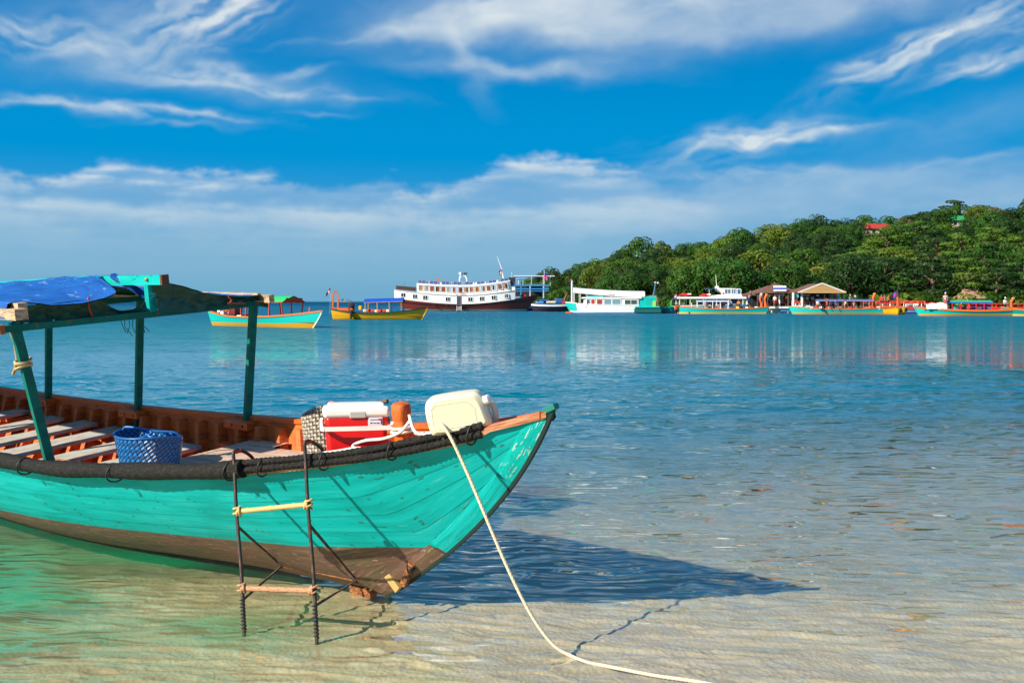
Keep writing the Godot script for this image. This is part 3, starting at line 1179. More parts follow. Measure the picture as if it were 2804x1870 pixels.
func build_canopy(boat: Node3D) -> void:
	# posts, each let into a block between two ribs
	var foot := []
	for t: float in [3.19, 4.6, 6.02, 7.4]:
		for s: float in [-1.0, 1.0]:
			var b := beam_at(t)
			var lo := Vector3(t, sheer_at(t) - 0.22, s * (b - 0.075))
			var hi := Vector3(t - 0.09 if s > 0 else t, 0.335 if s > 0 else 0.395, 0.772 if s > 0 else -0.862)
			if s < 0:
				lo = Vector3(t + 0.02, sheer_at(t) - 0.05, -b + 0.03)
			var c := MB.new()
			c.bar(lo, hi, 0.054, 0.032, Vector3(1, 0, 0))
			obj("canopy_post", c, T.post, boat)
			var k := MB.new()
			k.box(Vector3(t + 0.01, sheer_at(t) - 0.035, s * (b - 0.092)), Vector3(0.27, 0.055, 0.10))
			k.box(Vector3(t + 0.01, sheer_at(t) - 0.19, s * (inside(t, sheer_at(t) - 0.22) - 0.05)), Vector3(0.25, 0.05, 0.07))
			obj("post_block", k, T.faded if s < 0 else T.orange, boat)
			for q: float in [-0.07, 0.05]:
				var bo := MB.new()
				bo.lathe([Vector2(0.0, 0.008), Vector2(0.009, 0.007), Vector2(0.012, 0.0)], Vector3(t + q, sheer_at(t) - 0.035, s * (b - 0.137)), 8, Basis(Vector3(1, 0, 0), -s * PI / 2))
				obj("bolt", bo, M(0.03, 0.025, 0.022, 0.5, 0.6), boat)
	# eave beams, ridge, cross beams, king posts
	var e := MB.new()
	e.bar(Vector3(2.93, 0.372, 0.80), Vector3(8.3, 0.36, 0.80), 0.045, 0.052)
	obj("eave_beam", e, T.raw, boat)
	e = MB.new()
	e.bar(Vector3(3.02, 0.405, 0.765), Vector3(4.4, 0.40, 0.765), 0.03, 0.012)
	obj("batten", e, T.raw, boat)
	e = MB.new()
	e.bar(Vector3(3.02, 0.450, -0.895), Vector3(8.3, 0.44, -0.895), 0.075, 0.062)
	obj("eave_beam", e, T.raw, boat)
	e = MB.new()
	e.bar(Vector3(3.10, 0.492, -0.845), Vector3(8.3, 0.49, -0.845), 0.055, 0.034)
	obj("batten", e, T.raw, boat)
	e = MB.new()
	e.bar(Vector3(2.98, 0.572, 0.0), Vector3(3.9, 0.553, 0.0), 0.05, 0.062)
	e.bar(Vector3(3.9, 0.553, 0.0), Vector3(8.3, 0.36, 0.0), 0.05, 0.062)
	obj("ridge_beam", e, tinted_teal(), boat)
	e = MB.new()
	e.box(Vector3(2.969, 0.572, 0.0), Vector3(0.022, 0.064, 0.052))
	obj("beam_end", e, M(0.10, 0.045, 0.02, 0.8), boat)
	e = MB.new()
	e.lathe([Vector2(0.0, 0.014), Vector2(0.012, 0.010), Vector2(0.012, 0.0)], Vector3(3.12, 0.575, -0.027), 8, Basis(Vector3(1, 0, 0), -PI / 2))
	obj("bolt", e, M(0.40, 0.26, 0.09, 0.5, 0.5), boat)
	for t: float in [3.19, 4.6, 6.02, 7.4]:
		e = MB.new()
		e.bar(Vector3(t, 0.362, -0.93), Vector3(t - 0.09, 0.335, 0.83), 0.036, 0.040)
		obj("cross_beam", e, T.post, boat)
		e = MB.new()
		e.bar(Vector3(t - 0.05, 0.365, 0.0), Vector3(t - 0.05, 0.541 - 0.046 * maxf(t - 3.7, 0.0), 0.0), 0.055, 0.045, Vector3(1, 0, 0))
		obj("king_post", e, tinted_teal(), boat)
	e = MB.new()
	e.box(Vector3(3.19, 0.362, -0.942), Vector3(0.047, 0.052, 0.03))
	obj("beam_end", e, M(0.30, 0.10, 0.03, 0.8), boat)
	for t: float in [4.6, 5.6, 6.6, 7.6]:
		for s: float in [-1.0, 1.0]:
			e = MB.new()
			e.bar(Vector3(t, 0.520 - 0.046 * maxf(t - 3.7, 0.0), 0.03 * s), Vector3(t, 0.37 if s > 0 else 0.44, s * (0.78 if s > 0 else 0.84)), 0.03, 0.03)
			obj("rafter", e, T.post, boat)
	# the tarpaulin
	var wr := noise(51, 1.6, 3)
	var nu := 90
	var ns := 56
	var skin := MB.new()
	var lining := MB.new()
	var r1 := []
	var r2 := []
	var skip := {}
	for i in nu + 1:
		var a := PackedVector3Array()
		var b := PackedVector3Array()
		for j in ns + 1:
			var s := lerpf(-1.04, 1.04, float(j) / ns)
			var u0 := 3.06 + 0.60 * exp(-pow((s + 0.05) / 0.20, 2.0)) * (1.0 if s < 0.03 else 0.45) + 0.10 * sin(s * 5.0) * (1.0 if s < 0 else 0.2)
			var u := lerpf(u0, 8.2, pow(float(i) / nu, 1.25))
			var near := s < 0.0
			var q := absf(s)
			var y := lerpf(0.608 - 0.052 * maxf(u - 3.5, 0.0) * (1.0 - smoothstep(5.0, 8.0, u) * 0.4), 0.520 if near else 0.402, minf(q, 1.0))
			if near:
				y -= 0.030 * maxf(u - 3.5, 0.0) * q * (1.0 - smoothstep(5.0, 8.0, u) * 0.6)
			var sag := sin(PI * minf(q, 1.0)) * (0.020 + 0.018 * sin((u - 3.19) * PI / 0.5 * 0.5 + q * 2.0))
			y -= sag * (1.0 if near else 2.3)
			y += 0.012 * wr.get_noise_2d(u * 0.9 + s * 1.0, s * 2.2 - u * 0.8) + 0.008 * wr.get_noise_2d(u * 3.0, s * 1.5 + u)
			if q > 1.0:
				y -= (q - 1.0) * 2.2
			if near and u < 3.5:
				y -= 0.05 * (1.0 - smoothstep(3.1, 3.5, u)) * sin(PI * minf(q, 1.0))
			var z := (0.90 if near else 0.825) * s
			a.append(Vector3(u, y, z))
			b.append(Vector3(u + 0.002, y - 0.006, z * 0.995))
			if s > 0.02 and s < 0.50 and pow((u - 3.62) / 0.34, 2.0) + pow((s - 0.20) / 0.24, 2.0) < 1.0:
				skip[i * 1000 + j] = true
		r1.append(a)
		r2.append(b)
	skin.grid(r1, false, skip)
	lining.grid(r2, false, skip)
	obj("tarpaulin", skin, T.blue, boat)
	var dg := M(0.013, 0.085, 0.056, 0.6)
	obj("tarpaulin_lining", lining, dg, boat)
	# flap hanging at the front, from the ridge to the far eave
	var flap := []
	for i in 31:
		var f := i / 30.0
		var z := lerpf(0.0, 0.80, f)
		var top := lerpf(0.575, 0.392, f) - 0.042 * sin(PI * f)
		var bot := lerpf(0.358, 0.365, f) - 0.024 * exp(-pow((f - 0.36) / 0.24, 2.0)) + 0.008 * wr.get_noise_1d(f * 14.0)
		var row := PackedVector3Array()
		for j in 9:
			var h := j / 8.0
			row.append(Vector3(3.075 - 0.075 * f + 0.05 * sin(PI * h) * (0.6 + wr.get_noise_2d(f * 5.0 + h * 1.5, h * 2.0)) + 0.02 * wr.get_noise_2d(f * 9.0, h * 5.0), lerpf(top, bot, h), z))
		flap.append(row)
	var fl := MB.new()
	fl.grid(flap)
	obj("front_flap", fl, dg, boat)
	var tw := []
	for i in 15:
		var f := i / 14.0
		var row := PackedVector3Array()
		for j in 5:
			var an := f * 5.0 + j * 1.1
			row.append(Vector3(lerpf(3.50, 3.26, f), lerpf(0.590, 0.42, f) + 0.022 * sin(an) , lerpf(-0.03, 0.10, f) + 0.030 * cos(an)))
		tw.append(row)
	var tm := MB.new()
	tm.grid(tw)
	obj("twisted_tie", tm, T.blue, boat)
	# dark curtain between the near edge of the tarpaulin and the cross beam
	var cur := []
	for i in 37:
		var f := i / 36.0
		var z := lerpf(-0.86, -0.02, f)
		var top := lerpf(0.475, 0.485, minf(f / 0.6, 1.0)) - 0.095 * smoothstep(0.58, 0.80, f) + 0.045 * smoothstep(0.88, 1.0, f)
		var bot := lerpf(0.385, 0.352, f) + 0.012 * wr.get_noise_1d(f * 16.0 + 5.0)
		var row := PackedVector3Array()
		for j in 7:
			var h := j / 6.0
			row.append(Vector3(3.20 - 0.04 * f + 0.05 * sin(PI * h) * (0.4 + wr.get_noise_2d(f * 6.0 + h, h * 2.0)), lerpf(top, bot, h), z))
		cur.append(row)
	var cg := MB.new()
	cg.grid(cur)
	obj("front_flap", cg, dg, boat)
	var red := M(0.42, 0.045, 0.02, 0.7)
	for q in [[Vector3(3.14, 0.50, -0.42), Vector3(3.13, 0.44, -0.43), Vector3(3.17, 0.37, -0.39), Vector3(3.15, 0.335, -0.30)], [Vector3(3.01, 0.415, 0.50), Vector3(3.0, 0.385, 0.52), Vector3(3.02, 0.36, 0.50)], [Vector3(3.01, 0.37, 0.49), Vector3(3.0, 0.355, 0.62)]]:
		var m := MB.new()
		m.tube(PackedVector3Array(q), 0.006, 5)
		obj("twine", m, red, boat)
	var tuft := MB.new()
	for k in 6:
		var p := Vector3(3.15, 0.34, -0.22 + 0.03 * k)
		tuft.tube(PackedVector3Array([p, p + Vector3(rng.randf_range(-0.02, 0.02), -0.05, rng.randf_range(-0.02, 0.04)), p + Vector3(rng.randf_range(-0.03, 0.03), -0.09 - 0.03 * rng.randf(), rng.randf_range(-0.02, 0.07))]), 0.0025, 4)
	obj("frayed_cord", tuft, M(0.03, 0.06, 0.03, 0.8), boat)
	var rp := MB.new()
	rp.tube(PackedVector3Array([Vector3(3.30, 0.35, -0.84), Vector3(3.34, 0.26, -0.80), Vector3(3.31, 0.15, -0.81), Vector3(3.36, 0.07, -0.82)]), 0.009, 6)
	var kn := MB.new()
	var kl := PackedVector3Array()
	for i in 40:
		var an := i / 39.0 * TAU * 3.0
		kl.append(Vector3(3.21 + cos(an) * 0.036, 0.17 - 0.05 * i / 39.0 + 0.008 * sin(an * 1.3), -0.825 + sin(an) * 0.046))
	kn.tube(kl, 0.008, 6)
	obj("lashing", kn, M(0.50, 0.36, 0.17, 0.85), boat)
	obj("hanging_cord", rp, M(0.42, 0.27, 0.12, 0.8), boat)


var teal2: StandardMaterial3D


func tinted_teal() -> Material:
	if teal2 == null:
		teal2 = T.teal.duplicate()
		teal2.uv1_scale = Vector3(0.3, 0.8, 1)
	return teal2


# ---------------------------------------------------------------- what lies in and hangs on the beached boat

func on_boat(u: float, y: float, z: float) -> Vector3:
	return bx * Vector3(u, y, z)


func curve(pts: Array, n: int) -> PackedVector3Array:
	# a smooth line through the points
	var o := PackedVector3Array()
	var m := pts.size()
	for i in m - 1:
		var p0: Vector3 = pts[maxi(i - 1, 0)]
		var p1: Vector3 = pts[i]
		var p2: Vector3 = pts[i + 1]
		var p3: Vector3 = pts[mini(i + 2, m - 1)]
		for k in n:
			o.append(p1.cubic_interpolate(p2, p0, p3, float(k) / n))
	o.append(pts[m - 1])
	return o


# a laid rope: strands twist round the line
func rope(g: MB, line: PackedVector3Array, r: float, pitch := 0.03, sides := 9) -> void:
	var rows := []
	var m := line.size()
	var d0 := (line[1] - line[0]).normalized()
	var s := (Vector3.UP if absf(d0.y) < 0.9 else Vector3.RIGHT).cross(d0).normalized()
	var run := 0.0
	for i in m:
		var d := (line[mini(i + 1, m - 1)] - line[maxi(i - 1, 0)]).normalized()
		s = (s - d * s.dot(d)).normalized()
		var u := d.cross(s)
		if i > 0:
			run += (line[i] - line[i - 1]).length()
		var row := PackedVector3Array()
		for j in sides + 1:
			var a := TAU * j / sides
			var rr := r * (1.0 + 0.17 * cos(3.0 * (a - run / pitch)))
			row.append(line[i] + (s * cos(a) + u * sin(a)) * rr)
		rows.append(row)
	g.grid(rows, true)


func dense(line: PackedVector3Array, step: float) -> PackedVector3Array:
	var c := Curve3D.new()
	c.bake_interval = step
	for p in line:
		c.add_point(p)
	return c.get_baked_points()


func build_boat_gear() -> void:
	rng.seed = 91
	# boarding ladder of black pipe, leaning off the gunwale
	var lad := thing("boarding_ladder", "black steel boarding ladder hooked over the side of the beached boat", "ladder")
	var tops := [on_boat(1.60, sheer_at(1.60) + 0.075, -beam_at(1.60) - 0.035), on_boat(1.17, sheer_at(1.17) + 0.085, -beam_at(1.17) - 0.035)]
	var feet := [Vector3(-1.311, -0.035, -4.809), Vector3(-0.930, -0.035, -4.682)]
	var back := [on_boat(1.60, sheer_at(1.60), -beam_at(1.60) + 0.09) , on_boat(1.17, sheer_at(1.17), -beam_at(1.17) + 0.09)]
	var apex := [Vector3(-1.325, 0.085, -5.66), Vector3(-0.845, 0.090, -5.345)]
	for k in 2:
		var t: Vector3 = tops[k]
		var f: Vector3 = feet[k]
		var b: Vector3 = back[k]
		var line := [f, t.lerp(f, 0.66) + Vector3(0.004, 0, 0), t.lerp(f, 0.33) - Vector3(0.003, 0, 0), t.lerp(f, 0.06) - Vector3(0, 0.01, 0)]
		var up := Vector3(0, 0.034, 0)
		line.append_array([t + up * 0.3, t.lerp(b, 0.3) + up * 1.0, t.lerp(b, 0.75) + up * 0.9, b + up * 0.1, b - Vector3(0, 0.045, 0)])
		var g := MB.new()
		g.tube(curve(line, 8), 0.0092, 9)
		obj("rail", g, T.steel, lad)
		var tip := MB.new()
		tip.tube(curve([t + up * 0.25, t.lerp(b, 0.3) + up * 1.02], 5), 0.0106, 9)
		obj("hook_paint", tip, M(0.40, 0.03, 0.015, 0.6), lad)
		var br := MB.new()
		br.tube(PackedVector3Array([t.lerp(f, 0.41), apex[k], t.lerp(f, 0.81)]), 0.008, 8)
		obj("brace", br, T.steel, lad)
		var kn := MB.new()
		kn.rbox(apex[k], Vector3(0.03, 0.03, 0.03), 0.012)
		obj("joint", kn, T.steel, lad)
		# strips of rag wound round the foot of each rail
		var wrap := MB.new()
		var sp := PackedVector3Array()
		for i in 60:
			var q := i / 59.0
			var c := t.lerp(f, lerpf(0.80, 0.965, q))
			var a := q * TAU * 9.0
			sp.append(c + Vector3(cos(a), 0, sin(a)) * 0.011)
		wrap.tube(sp, 0.004, 5)
		obj("lashing", wrap, T.black, lad)
	var bar := MB.new()
	bar.tube(PackedVector3Array([apex[0], apex[1]]), 0.0085, 8)
	obj("cross_bar", bar, tmat(T.rust.albedo_texture, Vector3(4, 4, 1), 0.7), lad)
	var bamboo := M(0.62, 0.40, 0.15, 0.6)
	var cord := tmat(T.raw.albedo_texture, Vector3(9, 9, 1), 0.9)
	cord.albedo_color = Color(1.0, 0.86, 0.80)
	for k in 2:
		var q: float = [0.325, 0.745][k]
		var q2: float = [0.305, 0.735][k]
		var a: Vector3 = tops[0].lerp(feet[0], q)
		var b: Vector3 = tops[1].lerp(feet[1], q2)
		var ax := (b - a).normalized()
		var g := MB.new()
		if k == 0:
			var rad := PackedFloat32Array()
			var line := PackedVector3Array()
			for i in 41:
				line.append(a.lerp(b, i / 40.0))
				rad.append(0.0125 + (0.0025 if i % 13 == 6 else 0.0))
			g.tube(line, rad, 10)
			obj("rung", g, bamboo, lad)
		else:
			var line := PackedVector3Array()
			var rad := PackedFloat32Array()
			for i in 161:
				line.append(a.lerp(b, i / 160.0))
				rad.append(0.0125 + 0.0018 * absf(sin(i * 0.9)))
			g.tube(line, rad, 10)
			obj("rung", g, cord, lad)
		for e: float in [0.0, 1.0]:
			var kn := MB.new()
			var c := a.lerp(b, e)
			var lp := PackedVector3Array()
			for i in 40:
				var an := i / 39.0 * TAU * 3.0
				lp.append(c + ax * (0.012 * (0.5 - e) * 2.0 + 0.008 * sin(an * 0.5)) + Vector3(0, cos(an), sin(an)) * (0.018 + 0.004 * sin(an * 1.7)))
			kn.tube(lp, 0.0065, 6)
			var lp2 := PackedVector3Array()
			for i in 30:
				var an := i / 29.0 * TAU * 2.0
				lp2.append(c + Vector3(cos(an) * 0.017, 0.026 - 0.05 * i / 29.0, sin(an) * 0.017))
			kn.tube(lp2, 0.006, 6)
			obj("lashing", kn, bamboo if k == 0 else cord, lad)

	# mooring rope from the bow, over the fender and down to the sand
	var white := tmat(paint(256, 256, Vector3(0.62, 0.53, 0.36), [nz(61, 0.05, 256, 256, 256, 256, 3)], [[0, 0.4, 0.75, Vector3(0.70, 0.64, 0.50), 0.8], [0, 0.3, 0.15, Vector3(0.40, 0.29, 0.15), 0.7]]), Vector3(6, 30, 1), 0.85)
	var st := on_boat(0.46, sheer_at(0.46) + 0.072, -beam_at(0.46) - 0.045)
	var ground := Vector3(0.262, 0.004, -4.440)
	var pts := [on_boat(0.62, sheer_at(0.62) + 0.02, -0.08), on_boat(0.52, sheer_at(0.5) + 0.062, -beam_at(0.5) + 0.02), st, st + Vector3(0.045, -0.055, 0.045)]
	var a0: Vector3 = pts[3]
	for i in range(1, 9):
		var q := i / 8.0
		pts.append(Vector3(lerpf(a0.x, ground.x, q), ground.y + (a0.y - ground.y) * (1.0 - q) * (1.0 - 0.9 * pow(q, 1.8)), lerpf(a0.z, ground.z, q)))
	pts.append_array([Vector3(0.34, -0.004, -4.37), Vector3(0.43, 0.0, -4.309), Vector3(0.607, -0.003, -4.217), Vector3(0.779, 0.0, -4.138), Vector3(1.05, -0.002, -4.0), Vector3(1.5, 0.0, -3.78)])
	var g := MB.new()
	rope(g, dense(curve(pts, 6), 0.009), 0.0078, 0.009)
	tag(obj("mooring_rope", g, white), "pale mooring rope hanging from the bow down to the sand", "rope")

	# white line round the samson post, its tail on the bow
	var wl := M(0.74, 0.72, 0.66, 0.7)
	var coil := []
	for i in 22:
		var an := i / 21.0 * TAU * 2.4
		coil.append(on_boat(0.955 + cos(an) * 0.056, -0.150 - 0.050 * i / 21.0, sin(an) * 0.056))
	coil.append_array([on_boat(0.74, -0.17, -0.02), on_boat(0.62, -0.135, 0.03), on_boat(0.50, -0.13, 0.02)])
	g = MB.new()
	g.tube(curve(coil, 4), 0.0085, 8)
	var ln := thing("white_line", "white line wound round the orange post on the bow of the beached boat", "rope")
	obj("coil", g, wl, ln)
	var tail := [on_boat(0.84, -0.105, -0.05), on_boat(0.88, -0.165, -0.09), on_boat(0.96, -0.20, -0.13), on_boat(1.06, -0.215, -0.16), on_boat(1.11, -0.235, -0.20), on_boat(1.04, -0.232, -0.26), on_boat(0.93, -0.212, -0.30), on_boat(0.96, -0.205, -0.335), on_boat(1.06, -0.226, -0.365), on_boat(1.16, -0.243, -0.395)]
	g = MB.new()
	g.tube(curve(tail, 6), 0.0085, 8)
	obj("tail", g, wl, ln)
	var loop := [on_boat(0.84, -0.08, -0.06), on_boat(0.78, -0.15, -0.09), on_boat(0.72, -0.165, -0.07), on_boat(0.66, -0.15, -0.02), on_boat(0.58, -0.16, -0.08), on_boat(0.60, -0.19, -0.14)]
	g = MB.new()
	g.tube(curve(loop, 6), 0.0085, 8)
	obj("loop", g, wl, ln)

	build_cooler()
	build_jerrycan()
	build_baskets()


func build_cooler() -> void:
	# leaning with the deck, its front turned to the near gunwale
	var tilt := Basis(Vector3(1, 0, 0), 0.13) * Basis(Vector3(0, 0, 1), -0.06) * Basis(Vector3.UP, 0.86)
	var xf := bx * Transform3D(tilt, Vector3(1.215, -0.435, -0.100))
	var c := thing("cool_box", "red cool box with white lid and carrying handle on the bow deck", "cool box", xf)
	var red := M(0.66, 0.008, 0.008, 0.35)
	var wh := M(0.80, 0.79, 0.74, 0.35)
	# local: x aft (left in the photo), y up, z towards the far side; the front is -z
	var b := MB.new()
	b.rbox(Vector3(0, 0.165, 0), Vector3(0.330, 0.33, 0.235), 0.028, Basis.IDENTITY, 0.86, 4)
	obj("body", b, red, c)
	var lid := MB.new()
	lid.rbox(Vector3(0, 0.342, 0), Vector3(0.346, 0.058, 0.250), 0.022, Basis.IDENTITY, 1.0, 4)
	var o := obj("lid", lid, wh, c)
	var top := MB.new()
	top.rbox(Vector3(0, 0.376, 0), Vector3(0.29, 0.020, 0.19), 0.009)
	obj("lid_panel", top, wh, o)
	var rec := MB.new()
	rec.rbox(Vector3(-0.005, 0.329, -0.121), Vector3(0.085, 0.034, 0.012), 0.005)
	obj("finger_grip", rec, M(0.42, 0.41, 0.38, 0.5), o)
	# bail handle swung down against the front
	var h := MB.new()
	var L := []
	for q in [[0.178, 0.300, -0.02], [0.182, 0.290, -0.05], [0.182, 0.266, -0.145], [0.165, 0.262, -0.160], [0.0, 0.262, -0.164], [-0.165, 0.262, -0.160], [-0.182, 0.266, -0.145], [-0.182, 0.290, -0.05], [-0.178, 0.300, -0.02]]:
		L.append(Vector3(q[0], q[1], q[2]))
	for i in L.size() - 1:
		h.bar(L[i], L[i + 1], 0.014, 0.022)
	obj("handle", h, wh, c)
	for s: float in [-1.0, 1.0]:
		var p := MB.new()
		p.lathe([Vector2(0.0, 0.012), Vector2(0.018, 0.010), Vector2(0.022, 0.0)], Vector3(0.170 * s, 0.290, -0.012), 14, Basis(Vector3(0, 0, 1), -s * PI / 2))
		obj("pivot", p, wh, c)
	# paper label on the front with a line of marks
	var lab := MB.new()
	lab.rbox(Vector3(-0.095, 0.292, -0.1175), Vector3(0.074, 0.044, 0.003), 0.001, Basis.IDENTITY)
	var lo := obj("label", lab, M(0.72, 0.70, 0.76, 0.5), c)
	for q in [[-0.095, 0.302, 0.052, 0.004, 0], [-0.110, 0.284, 0.012, 0.006, 1], [-0.092, 0.284, 0.016, 0.004, 1], [-0.074, 0.285, 0.010, 0.006, 1], [-0.118, 0.303, 0.014, 0.010, 2], [-0.126, 0.292, 0.006, 0.030, 3]]:
		var d := MB.new()
		d.box(Vector3(q[0], q[1], -0.1195), Vector3(q[2], q[3], 0.001))
		obj("print", d, [M(0.10, 0.08, 0.30), M(0.03, 0.02, 0.06), M(0.55, 0.05, 0.12), M(0.03, 0.03, 0.25)][q[4]], lo)
	var st := MB.new()
	st.rbox(Vector3(-0.085, 0.205, -0.1125), Vector3(0.085, 0.008, 0.003), 0.001)
	obj("sticker", st, M(0.62, 0.58, 0.60, 0.4), c)


func build_jerrycan() -> void:
	# lying on its broad side, mouth to the bow
	var xf := bx * Transform3D(Basis(Vector3(0, 0, 1), -0.13) * Basis(Vector3(0, 1, 0), 0.60).scaled(Vector3(0.88, 0.88, 0.85)), Vector3(0.435, -0.108, -0.115))
	var c := thing("jerrycan", "translucent white plastic jerrycan lying on the bow deck", "jerrycan", xf)
	var m := M(0.70, 0.655, 0.50, 0.38)
	m.subsurf_scatter_enabled = true
	m.subsurf_scatter_strength = 0.35
	m.backlight_enabled = true
	m.backlight = Color(0.35, 0.33, 0.25)
	# outline seen from the side: x aft, y up; the handle corner at the upper bow end is cut away
	var out := PackedVector2Array()
	for q in [[-0.165, 0.012, 0.02], [0.165, 0.006, 0.045], [0.178, 0.205, 0.055], [-0.120, 0.210, 0.06], [-0.155, 0.150, 0.03]]:
		pass
	var raw := [Vector2(-0.178, 0.004), Vector2(0.150, 0.002), Vector2(0.172, 0.018), Vector2(0.184, 0.10), Vector2(0.184, 0.165), Vector2(0.168, 0.200), Vector2(0.135, 0.214), Vector2(-0.080, 0.216), Vector2(-0.118, 0.206), Vector2(-0.145, 0.160), Vector2(-0.160, 0.090)]
	for pass_no in 2:
		var sm := []
		for i in raw.size():
			var a: Vector2 = raw[i]
			var b: Vector2 = raw[(i + 1) % raw.size()]
			sm.append(a.lerp(b, 0.25))
			sm.append(a.lerp(b, 0.75))
		raw = sm
	# rows across the thickness, swelling to a rounded belly
	var n := 9
	var rows := []
	for k in n + 1:
		var f := float(k) / n * 2.0 - 1.0
		var e := pow(1.0 - pow(absf(f), 5.0), 0.22) if absf(f) < 1.0 else 0.0
		var row := PackedVector3Array()
		var cen := Vector2(0.01, 0.105)
		for i in raw.size() + 1:
			var a: Vector2 = raw[i % raw.size()]
			var b: Vector2 = raw[(i + 1) % raw.size()]
			for j in 3:
				if i == raw.size() and j > 0:
					break
				var q := a.lerp(b, j / 3.0)
				var r := cen + (q - cen) * lerpf(0.80, 1.0, e)
				row.append(Vector3(r.x, r.y, f * 0.105))
		rows.append(row)
	var g := MB.new()
	g.grid(rows, true)
	for e in [0, n]:
		var row: PackedVector3Array = rows[e]
		for i in row.size() - 1:
			if e:
				g.tri(Vector3(0.01, 0.105, 0.105), row[i], row[i + 1])
			else:
				g.tri(Vector3(0.01, 0.105, -0.105), row[i + 1], row[i])
	obj("body", g, m, c)
	var rib := MB.new()
	for z: float in [-0.1085, 0.1085]:
		var q := PackedVector3Array()
		for p in [[-0.09, 0.045], [0.12, 0.040], [0.145, 0.06], [0.145, 0.15], [0.12, 0.17], [-0.05, 0.172], [-0.09, 0.13], [-0.09, 0.045]]:
			q.append(Vector3(p[0], p[1], z * 0.968))
		rib.tube(q, 0.0022, 5)
	stuff(obj("moulded_rib", rib, m, c))
	# handle: a bow over the notch at the mouth end, and the screw cap
	var h := MB.new()
	h.tube(curve([Vector3(-0.135, 0.150, 0), Vector3(-0.172, 0.135, 0), Vector3(-0.188, 0.095, 0), Vector3(-0.186, 0.045, 0), Vector3(-0.165, 0.020, 0)], 5), 0.017, 10)
	obj("handle", h, m, c)
	var cap := MB.new()
	var cy := Vector3(-0.80, 0.30, -0.52).normalized()
	var cz := cy.cross(Vector3.UP).normalized()
	var cb := Basis(cy.cross(cz), cy, cz)
	cap.lathe([Vector2(0.0, 0.034), Vector2(0.021, 0.034), Vector2(0.024, 0.030), Vector2(0.024, 0.004), Vector2(0.027, 0.0), Vector2(0.027, -0.02)], Vector3(-0.148, 0.158, -0.062), 20, cb)
	obj("cap", cap, M(0.78, 0.76, 0.72, 0.4), c)


# woven wall: strips over and under, as a skin round an oval, plus a rim
func weave(sd: int, a: Vector3, b: Vector3, dark: Vector3, W := 256) -> Array:
	var px := PackedByteArray()
	px.resize(W * W * 3)
	var hh := PackedByteArray()
	hh.resize(W * W)
	var cell := 32
	var nf := noise(sd, 0.03, 2)
	for y in W:
		for x in W:
			var cx := x / cell
			var cy := y / cell
			var fx := float(x % cell) / cell
			var fy := float(y % cell) / cell
			var over := (cx + cy) % 2 == 0
			var e := (fy if over else fx)
			var edge := minf(e, 1.0 - e) * 2.0
			var along := (fx if over else fy)
			var hgt := clampf(edge * 3.0, 0.0, 1.0) * (0.45 + 0.55 * sin(along * PI))
			var c := a if over else b
			c = c.lerp(dark, clampf(1.0 - edge * 3.5, 0.0, 1.0) * 0.85)
			c *= 1.0 + 0.25 * nf.get_noise_2d(x, y)
			var i := y * W + x
			px[i * 3] = int(255.0 * pow(clampf(c.x, 0, 1), 0.4545))
			px[i * 3 + 1] = int(255.0 * pow(clampf(c.y, 0, 1), 0.4545))
			px[i * 3 + 2] = int(255.0 * pow(clampf(c.z, 0, 1), 0.4545))
			hh[i] = int(hgt * 255.0)
	return [ImageTexture.create_from_image(Image.create_from_data(W, W, false, Image.FORMAT_RGB8, px)), grey(W, W, hh)]


